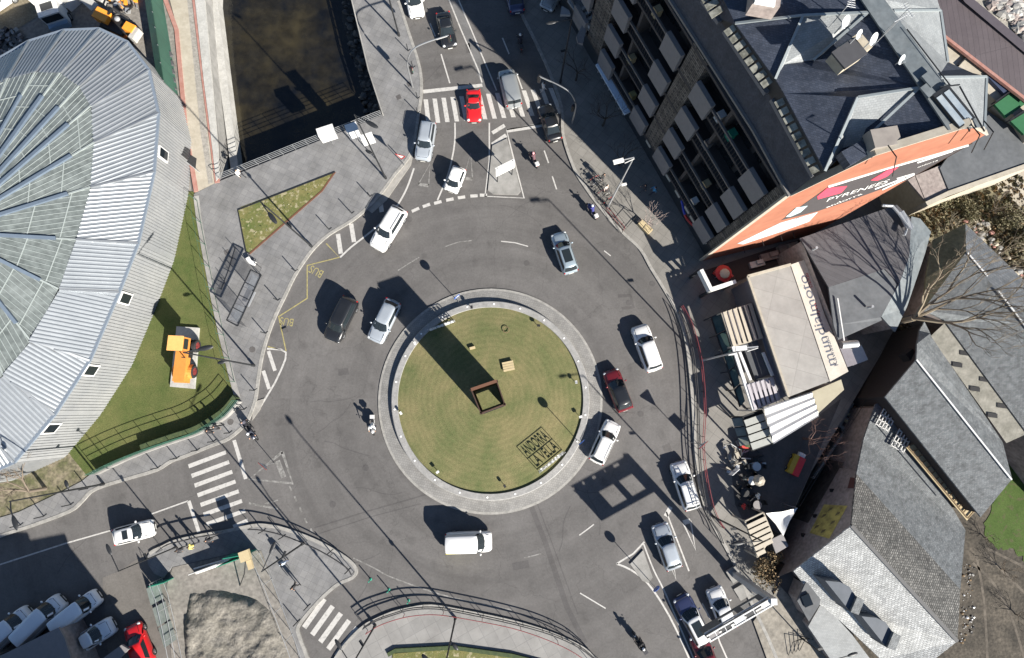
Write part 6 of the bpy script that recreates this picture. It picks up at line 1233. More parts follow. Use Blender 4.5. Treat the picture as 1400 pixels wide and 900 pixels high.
def bollard():
    t = thing('bollard', 'thin dark bollard with small base', 'bollard', (0,0,0)); MB().tube([(0,0,0),(0,0,1.15),(0,0,1.2)], [.05,.05,.03], 8).build('post', mt['darkmetal'], t, True); MB().box((.12,.1,.02),(.35,.06,.03),R_(40)).build('foot', mt['darkmetal'], t); return t
b0_ = bollard()
for i, (x, y) in enumerate(BO):
    o = b0_ if i == 0 else dup(b0_, (0,0,0), 0)
    o.location = at(x,y,.14); o['group'] = 'thin bollards along the pavement kerbs'; o['label'] = BL[i]
for i, (x, y, lb) in enumerate([(507,792,'green flexible post nearest the corner pavement'),(532,806,'middle one of the three green flexible posts'),(559,821,'green flexible post nearest the bottom guard rail')]):
    t = thing('marker_post', lb, 'marker post', at(x,y,0), 0, 'green marker posts beside the slip lane'); MB().tube([(0,0,0),(0,0,.05),(0,0,.06),(0,0,.95)], [.12,.12,.05,.05], 8).build('post', plain('post_green%d' % i,(.03,.3,.2),.5), t)
# ---------------- bus shelter ----------------
bs = thing('bus_shelter', 'long glass-roofed bus shelter frame on the plaza', 'bus shelter', at(330,405), 0, world=True)
c0, c1, c2_, c3 = [at(*p, 2.6) for p in ((343,369),(357,376),(325,446),(310,438))]
MB().poly([c0,c1,c2_,c3]).build('roof', M('shelter_roof',(.15,.155,.17),(.24,.245,.26),1.5,.3,alpha=.45), bs); b = MB()
for a, c in ((c0,c1),(c1,c2_),(c2_,c3),(c3,c0)): b.beam(a+Vector((0,0,.03)),c+Vector((0,0,.03)),.1,.1)
for f in (.25,.5,.75): b.beam(c0.lerp(c3,f)+Vector((0,0,.03)), c1.lerp(c2_,f)+Vector((0,0,.03)), .06, .06)
b.build('roof_frame', mt['darkmetal'], bs)
for f in (.02,.33,.66,.98): p = c0.lerp(c3,f); MB().tube([Vector((p.x,p.y,.14)), p], .045, 6).build('post', mt['darkmetal'], bs)
gl = M('shelter_glass',(.08,.1,.12),None,rough=.1,alpha=.45)
for f0, f1 in ((.05,.32),(.68,.97)): a, c = c0.lerp(c3,f0), c0.lerp(c3,f1); MB().face([Vector((a.x,a.y,.3)),Vector((c.x,c.y,.3)),Vector((c.x,c.y,2.3)),Vector((a.x,a.y,2.3))]).build('glass_panel', gl, bs)
a, c = c3, c2_; MB().face([Vector((a.x,a.y,.3)),Vector((c.x,c.y,.3)),Vector((c.x,c.y,2.3)),Vector((a.x,a.y,2.3))]).build('glass_panel', gl, bs)
a, c = c0.lerp(c3,.35)+Vector((.25,0,0)), c0.lerp(c3,.65)+Vector((.25,0,0)); MB().beam(Vector((a.x,a.y,.6)),Vector((c.x,c.y,.6)),.4,.06).build('bench', mt['galv'], bs)
t = thing('bench', 'white curved bench at the upper end of the bus shelter', 'bench', at(344,357), 0, world=True); MB().ribbon(smooth([tuple(at(*p,.6)) for p in ((338,352),(342,358),(349,361))],4), .4, h=.12).build('seat', mt['whitep'], t); MB().beam(at(341,356,.14), at(341,356,.5), .2,.2).build('leg', mt['galv'], t)
railing('bicycle_stand','low dark hoop rail beside the bus shelter', [(352,362),(362,369),(358,377)], .8, 1.2, mt['darkmetal'], (1,))
railing('bicycle_stand','row of thin posts left of the bus shelter', [(322,300+40),(312,372),(303,396)], .9, 1.1, mt['darkmetal'], (.05,))
# triangular lawn bed on the plaza
bed = [(325,287),(330,283),(458,235),(452,246),(440,260),(341,346),(337,344),(329,310)]
sheet('lawn_bed', bed, .17, mt['bed']); MB().ribbon(ats([(458,235),(440,261),(341,347)], .2), .16, h=.15).build('bed_edging', mt['corten'])['kind'] = 'structure'; MB().ribbon(ats([(341,347),(336,344),(325,287),(458,235)], .22), .12, h=.15).build('bed_edging', mt['darkmetal'])['kind'] = 'structure'
MB().ribbon(ats([(530,896),(540,890),(620,886),(700,897),(770,915)], .35), .35, h=.3).build('bed_edging', mt['leaf'])['kind'] = 'structure'
# ---------------- roundabout sculpture, letters, crate ----------------
sc = thing('sculpture', 'tall open rust-brown steel tower standing on the roundabout grass', 'sculpture', at(668,545,.5), 0, world=True)
HT = 7.6; dk = M('shaded_corten', (.035,.018,.012), (.06,.03,.02), 1.5, .8); Q = [Vector((p_.x,p_.y,.5)) for p_ in (at(644,533,8.1),at(679,521,8.1),at(690,553,7.0),at(658,565,7.0))]  # near-black rust colour paints the shade on the tower's steel
for p in Q: MB().beam(p, p+Vector((0,0,HT)), .2, .2).build('leg', dk, sc)
for i, zz in ((0,1.8),(1,0.0),(2,1.3),(3,0.0)):
    a, c = Q[i], Q[(i+1) % 4]; b = MB()
    b.beam(a+Vector((0,0,(zz+HT)/2)), c+Vector((0,0,(zz+HT)/2)), .09, HT-zz); b.build('panel', dk, sc)
    if i in (1,3):
        for f0, f1 in ((0,.36),(.72,1)): b = MB(); b.beam(a.lerp(c,f0)+Vector((0,0,1.6)), a.lerp(c,f1)+Vector((0,0,1.6)), .085, 3.2); b.build('leg_plate', dk, sc)
MB().beam(Q[2]+Vector((0,0,.12)), Q[3]+Vector((0,0,.12)), .22, .2).build('sill', mt['black'], sc)
MB().beam(Q[0].lerp(Q[1],0)+Vector((0,0,HT+.03)), Q[1]+Vector((0,0,HT+.03)), .26, .12).build('lintel', mt['corten'], sc)  # brighter rust paints the sunlit top edge
def letters(p, q, label, z=.5, txt=('ANDORRA','LA VELLA'), h=1.75, grp=None, frame=True):
    a, c = at(*p,z), at(*q,z); d = (c-a); L = d.length; d.normalize(); rz = math.atan2(d.y,d.x)
    t = thing('letter_sign', label, 'sign', a, rz)
    for i, w_ in enumerate(txt):
        b = text_mesh(w_, 1.0, .04); xs = [v.x for v in b.v]; k = (L-.3)/(max(xs)-min(xs)); T = Matrix.Translation((L/2,0,h*(.72-.46*i))) @ Matrix.Rotation(R_(90),4,'X') @ Matrix.Diagonal((k,h*.55,1.6,1)); b.v = [T @ v for v in b.v]
        b.build('lettering', mt['whitep'], t)
    b = MB()
    for zz in (.02,h*.48,h): b.beam((0,0,zz+.02),(L,0,zz+.02),.03,.06)
    b.beam((0,0,0),(0,0,h),.08,.06); b.beam((L,0,0),(L,0,h),.08,.06); b.build('frame', mt['galv'], t); return t
letters((736,644),(770,617),'white framed town-name letters at the lower right of the island grass'); letters((586,453),(622,440),'white framed town-name letters in the shadow at the upper left of the grass', h=1.0)
t = thing('crate', 'flat straw-coloured crate on the roundabout grass', 'crate', at(695,501,.6), R_(12)); b = MB()
for k in range(4): b.box((0,-.36+k*.24,.22),(1.1,.2,.05))
b.build('lid', mt['tan'], t); b = MB(); b.box((0,0,.1),(1.0,.85,.2)); b.build('box', mt['wood_pale'], t)
t = thing('block', 'small pale block at the edge of the tower shadow', 'block', at(646,476,.55), R_(15)); MB().box((0,0,.12),(.55,.22,.24)).build('body', mt['tan'], t)
b = MB(); b.tube([at(692,451,.62)+Vector((.3*math.cos(a*math.pi/8),.3*math.sin(a*math.pi/8),0)) for a in range(17)], .035, 5); tag(b.build('sprinkler_ring', mt['brownplant']), 'small brown ring in the upper grass of the roundabout', 'ring')
for i, (x, y) in enumerate([(736,446),(787,523),(599,645),(690,664),(549,565),(568,470),(645,421),(793,570)]):
    t = thing('floodlight', 'small floodlight at the '+['upper right','right','lower left','bottom','left','upper left','top','lower right'][i]+' edge of the roundabout grass', 'floodlight', at(x,y,.5), random.random()*6, 'floodlights round the roundabout grass'); MB().tube([(0,0,0),(0,0,.35)], .03, 6).build('stand', mt['black'], t); MB().box((0,0,.42),(.22,.3,.16)).build('lamp', mt['whitep'] if i % 3 else mt['black'], t)
# ---------------- orange vehicle on its slab ----------------
MB().slab(ats([(244,447),(274,449),(268,532),(235,529)]), 0, .35).build('display_slab', mt['white'])['kind'] = 'structure'
v = thing('snow_plough_tractor', 'orange high-cab wheeled machine displayed on a white slab on the lawn', 'tractor', at(261,489,.35), aim((258,490),(252,540))); v.scale = (.8,.8,.8)
mo = plain('machine_orange',(.56,.22,.045),.45,0,.4)
for x in (1.75,-1.35):
    for y in (.85,-.85): wheel(v, x, y, .78, .5, rim=plain('hub_red',(.16,.025,.025),.6))
MB().box((.4,0,1.05),(5.0,.9,.5)).build('chassis', mt['black'], v); MB().box((1.2,0,1.75),(3.6,1.35,.9)).build('hood', mo, v); MB().box((2.7,0,1.35),(.9,1.5,.8)).build('nose', mo, v)
cb = MB().box((-1.35,-.1,2.65),(1.6,1.6,1.7)).build('cab', mo, v); MB().box((-1.35,-.1,3.53),(1.75,1.75,.1)).build('cab_roof', plain('orange_pale',(.75,.38,.12),.6), cb); MB().box((-.53,-.1,2.75),(.05,1.3,.9)).build('windscreen', mt['carglass'], cb); MB().box((-1.35,.72,2.75),(1.2,.04,.9)).build('side_window', mt['carglass'], cb)
for x in (1.75,-1.35):
    for y in (.85,-.85): 
        b = MB(); 
        for k in range(7): a0, a1 = math.pi*(.15+.7*k/7), math.pi*(.15+.7*(k+1)/7); b.face([(x+.95*math.cos(a0),y-.28,.8+.95*math.sin(a0)),(x+.95*math.cos(a1),y-.28,.8+.95*math.sin(a1)),(x+.95*math.cos(a1),y+.28,.8+.95*math.sin(a1)),(x+.95*math.cos(a0),y+.28,.8+.95*math.sin(a0))])
        if x > 0: b.build('fender', mo, v)
MB().tube([(.2,.5,2.2),(.2,.5,2.9)], .06, 8).build('exhaust', mt['black'], v); MB().box((-.3,.75,1.6),(.9,.35,.5)).build('step_box', mt['black'], v)
# ---------------- yard at the top left ----------------
tr = thing('truck', 'white box truck parked at the top left edge of the hall', 'truck', at(80,10), aim((78,0),(92,45)))
MB().box((-1.2,0,1.9),(4.6,2.3,2.4)).build('cargo_box', mt['whitep'], tr); cbb = MB().box((1.95,0,1.4),(1.6,2.1,1.7)).build('cab', mt['whitep'], tr); MB().box((2.6,0,1.75),(.5,1.8,.7)).build('windscreen', mt['carglass'], cbb); MB().box((2.95,0,.8),(.5,2.0,.6)).build('bumper', PT['blue'], tr); MB().box((1.75,0,2.28),(.8,1.2,.06)).build('roof_hatch', mt['darkmetal'], cbb)
for x in (1.9,-2.2):
    for y in (.95,-.95): wheel(tr, x, y, .42, .3)
dg_ = thing('drilling_rig', 'orange and black tracked drilling machine beside the hall roof', 'machine', at(168,42), aim((150,30),(195,52)))
MB().box((-1.3,0,1.3),(1.6,1.2,.9)).build('engine_cover', mt['orange'], dg_); MB().box((1.9,.1,1.3),(1.1,.9,.8)).build('cab', mt['orange'], dg_); MB().box((0,-.2,.9),(2.6,1.4,.7)).build('frame', mt['black'], dg_); MB().box((.6,-1.1,.8),(1.8,1.0,.25)).build('platform', plain('rust_brown',(.3,.1,.02),.7), dg_); MB().box((2.6,-.2,1.2),(.5,1.3,.8)).build('counterweight', mt['white'], dg_)
for y in (.75,-.75): MB().box((0,y,.35),(3.6,.4,.7)).build('track', mt['rubber'], dg_)
MB().tube([(-.8,.3,1.6),(.3,.8,2.6),(1.4,.9,1.6)], .12, 6).build('boom', mt['black'], dg_); MB().tube([(-.3,0,1.4),(.6,.5,2.3),(1.0,1.2,1.9)], .08, 6).build('hose', mt['black'], dg_); MB().ball((.5,.3,1.8),(.3,.3,.2)).build('drum', mt['galv'], dg_, True)
for px, d, m_, lb in (((126,8),(2.6,.9,.8),'whitep','white rectangular container beside the truck in the yard'),((98,3),(1.8,1.6,1.1),'whitep','white round-cornered tank right of the truck'),((143,-1),(1.5,1.0,.7),'conc','grey container at the top edge of the yard')):
    t = thing('container', lb, 'container', at(*px), R_(-42)); MB().box((0,0,d[2]/2),d).build('body', mt[m_], t); MB().box((0,0,d[2]+.03),(d[0]+.08,d[1]+.08,.06)).build('lid', mt['white'], t)
def clutter(name, label, cat, px, n, rad, mats, seed, size=.5, z=.05, longish=True):
    random.seed(seed); t = thing(name, label, cat, at(*px, z))
    for mi, m_ in enumerate(mats):
        b = MB()
        for k in range(n):
            a, r = random.random()*6.28, rad*math.sqrt(random.random()); sx = size*(.4+random.random()); c = (r*math.cos(a)*1.2, r*math.sin(a), size*.3+random.random()*size*.5); 
            if longish and random.random() < .5: e = (c[0]+math.cos(a*3)*sx*2, c[1]+math.sin(a*3)*sx*2, c[2]+.2*random.random()); b.tube([c,e], .05+.04*random.random(), 5)
            else: b.box(c, (sx,sx*(.4+.5*random.random()),size*(.3+.5*random.random())), random.random()*3)
        o = b.build('piece', m_, t); o['kind'] = 'stuff'
    return t
clutter('scrap_pile','pile of dark scrap and orange tools at the top edge of the yard','pile',(168,0),9,1.6,[mt['black'],mt['orange'],mt['galv']],1)
clutter('scrap_pile','heap of grey rubble at the left corner above the hall','pile',(14,60),22,1.6,[mt['conc'],mt['plaster'],mt['darkmetal']],2,.4,longish=False)
# tyres / folded sheets by the hoarding
t = thing('sheet_stack', 'stack of dark crumpled sheets between the hall and the green hoarding', 'stack', at(226,100)); b = MB(); random.seed(9)
for k in range(16): x, y = -.2+.5*math.sin(k*2.1)+.06*k, 2-.32*k; b.box((x,y,.3+.1*(k % 3)),(1.1,.5,.25),R_(20+30*random.random()))
b.build('sheets', plain('sheet_dark',(.07,.07,.075),.6), t)
# flag / banner by the promenade, shadow on it
t = thing('banner_flag', 'dark pointed banner on a short mast on the promenade', 'flag', at(273,236,.12), R_(70)); MB().tube([(0,0,0),(0,0,2.6)], .03, 6).build('mast', mt['galv'], t); MB().face([(0,0,2.5),(.9,.1,2.2),(1.0,.1,1.2),(0,0,.8)]).build('cloth', mt['darkmetal'], t)
# ---------------- cafe clutter, kart, carts ----------------
kt = thing('stall_cart', 'red and yellow striped cart in the shaded yard', 'cart', at(1083,635), aim((1083,635),(1091,617))); MB().box((0,.22,.45),(1.9,.5,.55)).build('yellow_half', plain('cart_yellow',(.45,.3,.03),.5), kt); MB().box((0,-.33,.48),(1.9,.6,.62)).build('red_half', plain('cart_red',(.6,.03,.04),.5), kt); MB().box((1.15,-.2,.5),(.4,.6,.4)).build('front_box', mt['whitep'], kt)
for x in (.6,-.6): wheel(kt, x, .5, .2, .12); wheel(kt, x, -.62, .2, .12)
def table(px, ang, label, c_='darkmetal', z=.14):
    t = thing('cafe_table', label, 'table', at(*px,z), R_(ang), 'cafe tables in front of the shop'); MB().cyl((0,0,.74),.42,.04,n=18).build('tabletop', mt[c_], t); MB().tube([(0,0,0),(0,0,.72)],.04,6).build('leg', mt['black'], t); MB().cyl((0,0,.02),.25,.03).build('base', mt['black'], t)
def chair(px, ang, label, c_='black', z=.14):
    t = thing('cafe_chair', label, 'chair', at(*px,z), R_(ang), 'cafe chairs in front of the shop'); MB().box((0,0,.46),(.44,.44,.05)).build('seat', mt[c_], t); MB().box((-.21,0,.75),(.05,.42,.45)).build('backrest', mt[c_], t)
    for x in (-.19,.19):
        for y in (-.19,.19): MB().tube([(x,y,0),(x,y,.45)],.018,5).build('leg', mt['darkmetal'], t)
TB = [((1030,637),'galv','metal-topped cafe table nearest the ribbed canopy'),((1024,656),'whitep','white cafe table in the middle of the cluster'),((1014,672),'black','black cafe table left of the white one'),((1031,689),'greypanel','grey cafe table nearest the lower pergola')]
for i, (p, c_, lb) in enumerate(TB):
    table(p, i*20, lb, c_)
    for k in range(4): a = k*90+i*25; q = (p[0]+9*math.cos(R_(a)), p[1]+9*math.sin(R_(a))); chair(q, 180-a, 'dark cafe chair on the %s side of the %s' % (('right','lower','left','upper')[k], ['metal-topped table','white table','black table','grey table'][i]), 'black' if k % 2 else 'darkmetal')
t = thing('patio_umbrella', 'folded white umbrella lying open over the cafe tables', 'umbrella', at(1022,655,.14)); MB().tube([(0,0,0),(0,0,2.3)],.03,6).build('pole', mt['steel'], t); MB().tube([(0,0,2.4),(.1,.1,2.2),(.2,.1,2.05)],[.05,.35,.55],8,False).build('canopy', mt['cream'], t)
t = thing('flower_box', 'red planter at the corner of the glass screen', 'planter', at(1017,607,.14)); MB().box((0,0,.4),(1.1,.8,.8)).build('box', plain('planter_red',(.45,.04,.03),.6), t); MB().ball((0,0,.9),(.4,.3,.2)).build('plant', mt['leaf'], t, True)
clutter('barrier_pile','pile of pale barriers and frames at the corner below the ribbed canopy','barriers',(1003,626),8,1.5,[mt['conc'],mt['galv'],mt['cream']],4,.45,.14)
clutter('crate_pile','tangle of grey crates and frames beside the cafe tables','pile',(1026,628),7,1.1,[mt['galv'],mt['darkmetal']],6,.4,.14)
# bicycle rack with bicycles
def bicycle(px, ang, col, label):
    t = thing('bicycle', label, 'bicycle', at(*px,.14), ang, 'bicycles in the rack by the kerb')
    for x in (.5,-.5): MB().tube([(x+.33*math.cos(a*math.pi/9),0,.34+.33*math.sin(a*math.pi/9)) for a in range(19)], .018, 5, False).build('wheel', mt['rubber'], t)
    MB().tube([(-.5,0,.34),(-.15,0,.8),(.38,0,.85),(.5,0,.34)], .02, 5).build('frame', plain('bike_f%d%d' % (px[0],px[1]), col, .4), t); MB().tube([(.36,-.25,1.0),(.4,0,.98),(.36,.25,1.0)], .015, 5).build('handlebar', mt['steel'], t); MB().box((-.2,0,.93),(.24,.12,.05)).build('saddle', mt['black'], t)
ba = aim((810,245),(832,275))
for i in range(6): bicycle((812+i*3.6,246+i*6), ba+R_(75+8*(i % 3)), [(.4,.05,.05),(.5,.5,.52),(.05,.05,.06),(.3,.05,.08),(.45,.45,.42),(.3,.02,.02)][i], ['red bicycle at the upper end of the kerbside rack','silver bicycle second from the upper end of the rack','black bicycle third from the upper end of the rack','dark pink bicycle fourth from the upper end of the rack','pale grey bicycle second from the lower end of the rack','dark red bicycle at the lower end of the rack'][i])
for pts, lb in (([(828,288),(836,296),(852,315)],'upper red and dark hoop barrier by the pale lamp post'),([(822,276),(836,297),(849,320)],'kerbside hoop barrier by the pale lamp post'),([(833,285),(855,314),(868,299)],'dark corner fence beside the pale lamp post'),([(866,302),(884,322),(888,316)],'dark fence corner beside the tan bench')): railing('barrier', lb, pts, .9, 2.0, mt['rail_red'] if 'red' in lb else mt['darkmetal'], (1,.15))
MB_ = MB().box((0,0,.25),(1.5,.7,.5)); t = thing('planter', 'tan planter bench with a small bare tree behind it', 'planter', at(881,312,.14), R_(-48)); MB_.build('box', mt['tan'], t)
t = thing('rubble_bag' if 0 else 'skip', 'blue-grey awning frame standing on the pavement lower right', 'frame', at(1000,815,.14)) if 0 else None
sheet('pavement_plate', [(1003,806),(1018,797),(1029,812),(1013,822)], .155, mt['conc'])
for px, lb in (((1028,795),'small white post at the roadside left of the outhouse'),((1028,811),'small white post nearer the gantry column')):
    t = thing('marker_post', lb, 'marker post', at(*px,.14)); MB().tube([(0,0,0),(0,0,.8)],.07,8).build('post', mt['whitep'], t); MB().ball((0,0,.85),(.09,.09,.06)).build('cap', mt['whitep'], t, True)
# ---------------- bare trees and shrubs ----------------
def bare_tree(px, h, spread, label, seed, mat, lean=(0,0), depth=5, z=.1, name='bare_tree', r0=None, tw=3, tf=.3):
    random.seed(seed); t = thing(name, label, 'tree', at(px[0],px[1],z)); r0 = r0 or h*.022; tb = MB(); lb = [MB() for _ in range(7)]; fine = MB()
    L = Vector((lean[0],lean[1],0))
    def grow(p, d, ln, r, dep, bb):
        pts = [p]; q = p.copy(); n = 4
        for i in range(n):
            d = (d+Vector((random.uniform(-.16,.16),random.uniform(-.16,.16),random.uniform(-.06,.12)))).normalized(); q = q+d*ln/n; pts.append(q.copy())
        (bb if dep > 1 else fine).tube(pts, [max(.008,r*(1-.45*i/n)) for i in range(n+1)], 6 if dep > 2 else 3, dep > 2)
        if dep <= 0: return
        k = 2 if random.random() < .35 else tw
        for i in range(k):
            a = random.random()*6.28; s = spread*random.uniform(.6,1.2); nd = (d+Vector((math.cos(a)*s, math.sin(a)*s, random.uniform(-.05,.3)))+L*.1).normalized()
            base = pts[-1] if i < 2 else pts[random.choice((2,3))]
            grow(base, nd, ln*random.uniform(.62,.85), r*.55, dep-1, bb)
    d0 = Vector((0,0,1)); top = Vector((0,0,0))+d0*h*tf; tb.tube([Vector((0,0,0)), d0*h*.15+Vector((.05,0,0)), top], [r0*1.3, r0*1.05, r0], 9); tk = tb.build('trunk', mat, t, True)
    for i in range(5): a = i*1.256+random.random()*.7; grow(top, (Vector((math.cos(a)*spread, math.sin(a)*spread, .75))+L*1.4).normalized(), h*.27, r0*.62, depth-1, lb[i])
    for i in range(5): lb[i].build('limb', mat, t, True)
    o = fine.build('twigs', mat, t); o['kind'] = 'stuff'; return t
bare_tree((1197,447),13,.6,'large bare tree spreading its grey branches over the slate roofs',11,plain('bark_brown',(.17,.14,.1),.95),(.3,.12),6,0,r0=.27,tf=.42)
bare_tree((62,668),6.5,.7,'bare tree whose twigs reach over the lower left end of the hall',4,mt['bark'],(-.2,.5),5)
bare_tree((1098,600),4.5,.8,'reddish bare shrub beside the shaded yard',21,plain('red_twig',(.11,.065,.055),.9),(0,0),5,name='bare_shrub')
bare_tree((787,110),4.5,.6,'thin bare street tree nearest the zebra crossing',31,mt['darkbark'],(0,0),4,.14,r0=.09); bare_tree((824,172),4.8,.6,'bare street tree in the shade beside the shop windows',32,mt['darkbark'],(0,0),4,.14,r0=.09); bare_tree((846,226),4.2,.6,'low bare street tree beside the pale lamp post head',33,mt['darkbark'],(0,0),4,.14,r0=.08)
bare_tree((884,309),3.6,.7,'small sunlit bare tree behind the tan planter',34,plain('pink_twig',(.3,.24,.22),.9),(0,0),4,.14,r0=.06)
bare_tree((1270,350),5.5,.8,'leafless bush between the zinc slope and the slate house',41,mt['barkpale'],(.1,.2),5,0,name='bare_shrub'); bare_tree((1385,345),4.5,.9,'leafless scrub bush near the cream forecourt',42,mt['barkpale'],(0,0),5,0,name='bare_shrub'); bare_tree((1350,290),3.5,.9,'leafless bush on the scrub slope below the parapet',43,mt['bark'],(0,0),4,0,name='bare_shrub')
def shrub(px, r, h, label, mats, seed, n=900, z=.1, cat='shrub'):
    random.seed(seed); t = thing('shrub', label, cat, at(px[0],px[1],z)); b = MB()
    lobes = [(random.uniform(-.6,.6)*r, random.uniform(-.6,.6)*r, random.uniform(.4,.8)*h, random.uniform(.35,.6)*r) for _ in range(9)]
    for k in range(n):
        x, y, zz, rr = random.choice(lobes); v = Vector([random.gauss(0,1) for _ in range(3)]).normalized()*rr*random.random()**.4; c = Vector((x,y,zz))+v; c.z = max(.05,c.z)
        u1 = Vector([random.gauss(0,1) for _ in range(3)]).normalized(); u2 = u1.cross(Vector([random.gauss(0,1) for _ in range(3)])).normalized(); s = random.uniform(.05,.13); b.cm = k % len(mats); b.face([c-u1*s, c+u2*s*.6, c+u1*s, c-u2*s*.6])
    b.build('foliage', mats, t); MB().tube([(0,0,0),(0,0,h*.6)], [.06,.03], 6).build('stem', mt['darkbark'], t); return t
brn = [mt['brownplant'], plain('dry_leaf',(.24,.17,.09),.9), plain('dark_leaf',(.05,.045,.025),.9)]
shrub((1043,778),1.6,1.6,'brown dry shrub below the lower pergola',brn,1,1500); shrub((1052,762),1.1,1.3,'smaller dark dry shrub beside the grey kiosk cabin',brn,2,700)
shrub((1232,432),1.3,1.0,'ochre dry grass tuft at the head of the stream',brn,3,800); shrub((1245,415),1.2,1.0,'dry tuft at the foot of the large bare tree',brn,4,700)
gn_l = [plain('olive_leaf',(.11,.105,.055),.9), plain('olive_leaf_pale',(.22,.195,.12),.9), plain('olive_dark',(.07,.065,.035),.9)]
for i, (x, y, lb) in enumerate([(1290,275,'low olive shrub under the cream parapet'),(1322,290,'olive shrub midway along the scrub slope'),(1372,300,'olive shrub near the cream forecourt corner'),(1395,330,'olive shrub at the right edge of the scrub slope'),(1300,262,'dark shrub close against the parapet')]): shrub((x,y),1.6,.9,lb,gn_l,20+i,900)
# small stuff: lawn tufts, stones
def scatter(name, label, cat, poly, n, size, mats, seed, z, flat_=.6, kind='leaf'):
    random.seed(seed); xs = [p[0] for p in poly]; ys = [p[1] for p in poly]; b = MB()
    def ins(x, y):
        r = False
        for i in range(len(poly)):
            (x1,y1),(x2,y2) = poly[i], poly[i-1]
            if (y1 > y) != (y2 > y) and x < (x2-x1)*(y-y1)/(y2-y1)+x1: r = not r
        return r
    k = 0
    while k < n:
        x, y = random.uniform(min(xs),max(xs)), random.uniform(min(ys),max(ys))
        if not ins(x,y): continue
        k += 1; p = at(x,y,z); s = size*(.4+random.random()**2*1.4); b.cm = random.randrange(len(mats))
        if kind == 'leaf':
            for _ in range(3):
                a = random.random()*3.14; d = Vector((math.cos(a)*s, math.sin(a)*s, 0)); b.face([p-d, p+d, p+d*.6+Vector((random.uniform(-s,s)*.5,random.uniform(-s,s)*.5,s*flat_*2)), p-d*.6+Vector((0,0,s*flat_*2))])
        else:
            o = len(b.v); b.ball(p+Vector((0,0,s*.2)), (s,s*random.uniform(.6,1),s*flat_), 6, 4); q = random.uniform(.75,1.2)
            for i in range(o, len(b.v)): b.v[i] += Vector([random.uniform(-.16,.16)*s for _ in range(3)])
    o = b.build(name, mats); o['label'] = label; o['category'] = cat; o['kind'] = 'stuff'; return o
scatter('grass_tufts','pale tufts growing over the triangular lawn bed','grass',[(328,290),(452,240),(438,258),(342,342)],200,.08,[plain('tuft_green',(.09,.13,.04),.9),plain('tuft_green2',(.12,.14,.05),.9),plain('tuft_pale',(.26,.25,.16),.9)],1,.17,.15)
scatter('scrub_growth','tangled dry grass and weeds on the scrub slope','scrub',[(1225,270),(1357,238),(1400,240),(1400,440),(1330,310),(1275,325),(1240,395)],2600,.17,gn_l+brn,2,.16,.35)
scatter('rubble','pale broken stones along the foot of the scrub slope','rubble',[(1318,300),(1345,300),(1372,345),(1400,380),(1400,410),(1350,350)],90,.24,[mt['beige'],mt['conc'],mt['pink']],3,.2,.5,'stone')
scatter('river_stones','grey boulders of the river bank at the top right corner','stones',[(1318,-20),(1400,-20),(1410,60),(1345,0)],420,.42,[mt['conc'],mt['white'],mt['plaster']],4,.05,.5,'stone')
scatter('ledge_debris','wet stones and weeds on the ledge between the river walls','debris',[(285,0),(289,0),(300,100),(306,170),(316,240),(303,240),(297,150)],120,.16,[mt['conc'],mt['brownplant'],mt['white']],5,WZ+.02,.5,'stone')
scatter('bank_rubble','dark boulders along the right foot of the river wall','stones',[(468,0),(480,0),(520,150),(500,158),(478,60)],90,.3,[plain('bank_stone_dark',(.03,.032,.033),.5),plain('bank_stone_pale',(.06,.06,.055),.7)],6,-2.6,.5,'stone')
scatter('field_debris','scattered dark and pale debris on the muddy field by the stone house','debris',[(1318,770),(1332,775),(1332,860),(1312,885)],90,.1,[mt['conc'],mt['galv'],mt['black'],mt['brownplant']],7,.03,.5,'stone')
0 and scatter('field_edge_tufts','ragged grass tufts along the edge of the green field','grass',[(1340,705),(1365,655),(1385,600),(1400,600),(1400,775),(1365,762),(1343,742)],700,.1,[plain('fe1',(.055,.085,.02),.9),plain('fe2',(.09,.09,.045),.9)],17,.06,.1)
0 and scatter('mud_clods','clods and stubble over the muddy field','soil',[(1315,745),(1400,765),(1400,900),(1300,900),(1318,880)],900,.13,[plain('cl1',(.05,.04,.03),.9),plain('cl2',(.12,.1,.08),.9)],18,.03,.4)
0 and scatter('lawn_tufts','fine tufts of the main lawn','grass',[(262,285),(272,330),(292,420),(318,525),(298,562),(240,590),(130,640),(170,560),(225,430),(250,330)],2600,.09,[plain('lt1',(.08,.115,.03),.9),plain('lt2',(.13,.15,.045),.9)],8,.08)
0 and scatter('island_tufts','fine tufts of the roundabout lawn','grass',[(560,470),(620,432),(680,425),(740,445),(785,500),(790,560),(760,610),(700,652),(640,655),(580,610),(555,550)],2600,.08,[plain('it1',(.09,.1,.035),.9),plain('it2',(.17,.155,.075),.9)],9,.55,.3)
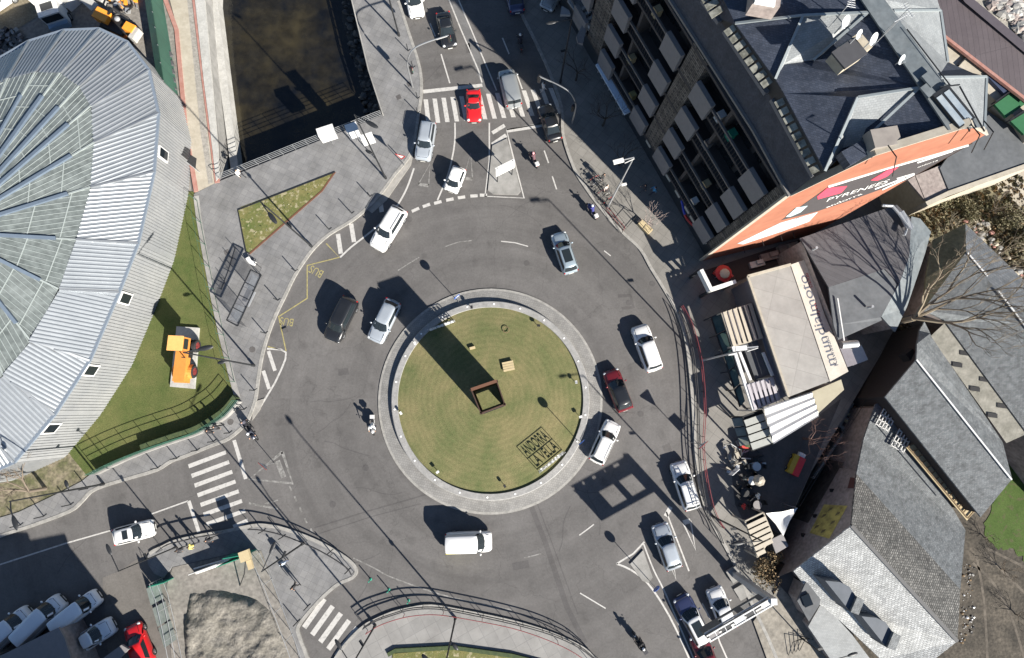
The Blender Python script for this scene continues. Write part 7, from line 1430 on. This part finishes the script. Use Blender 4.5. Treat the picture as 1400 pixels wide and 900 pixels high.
for k, pts in enumerate(([(1330,770),(1360,800),(1385,850),(1400,900)],[(1345,755),(1380,790),(1420,830)],[(1335,760),(1345,820),(1350,900)],[(1350,750),(1400,775),(1450,800)])):
    line('tyre_track', smooth(pts,4), .24, M('track_dirt%d' % k,(.07,.06,.048),(.13,.112,.09),1.5,.95,pos=(.42,.6)), .035)
t = thing('bucket_stack', 'row of low curved planters or hoops on the forecourt by the white lamp', 'hoops', at(1105,880,.15), 0, world=True)
for k in range(4): MB().tube([at(1078+k*5,896-k*2,.2), at(1084+k*6,878-k*2,.6), at(1100+k*4,872+k*1,.2)], .03, 5).build('hoop', mt['darkmetal'], t)
lamp((1095,872),5.0,(1,-.3),'short lamp post with a white head at the outbuilding corner','plain',.06)
# pavement drains, shop furniture and small covers
for i, (x, y) in enumerate([(560,115),(545,133),(390,452),(310,345)]): tag(MB().box(at(x,y,.147),(.5,.5,.01),R_(25)).build('drain_cover', mt['patch']), 'small square dark cover '+['high up by the avenue kerb','beside the curved traffic signal','on the plaza near the lower bus marking','on the plaza left of the lawn bed'][i], 'drain cover', 'square covers in the plaza')

for k, pts in enumerate(([(1216,456),(1196,500),(1186,522),(1160,562),(1148,584)],[(1192,533),(1182,560),(1169,584)],[(1158,586),(1136,618),(1112,654)])):
    struct(MB().ribbon(ats(smooth(pts,4), -1.3), .22, h=.5).build('stream_ledge', mt['ramp']))
scatter('stream_stones','pale stones and dry weed along the stream ledge','stones',[(1222,452),(1205,500),(1165,575),(1150,590),(1160,560),(1195,495),(1214,452)],160,.16,[mt['ramp'],mt['brownplant'],mt['tan']],31,-1.4,.5,'stone')

bare_tree((1368,778),2.2,1.0,'low leafless bush at the edge of the green field',51,plain('bush_brown',(.13,.1,.07),.9),(0,0),4,0,name='bare_shrub',tf=.15); bare_tree((1345,735),1.8,1.0,'small leafless bush beside the muddy tracks',52,plain('bush_brown2',(.12,.1,.075),.9),(0,0),4,0,name='bare_shrub',tf=.15); bare_tree((1388,840),2.4,1.0,'leafless bush lowest on the muddy field',53,plain('bush_brown3',(.12,.1,.075),.9),(0,0),4,0,name='bare_shrub',tf=.15)
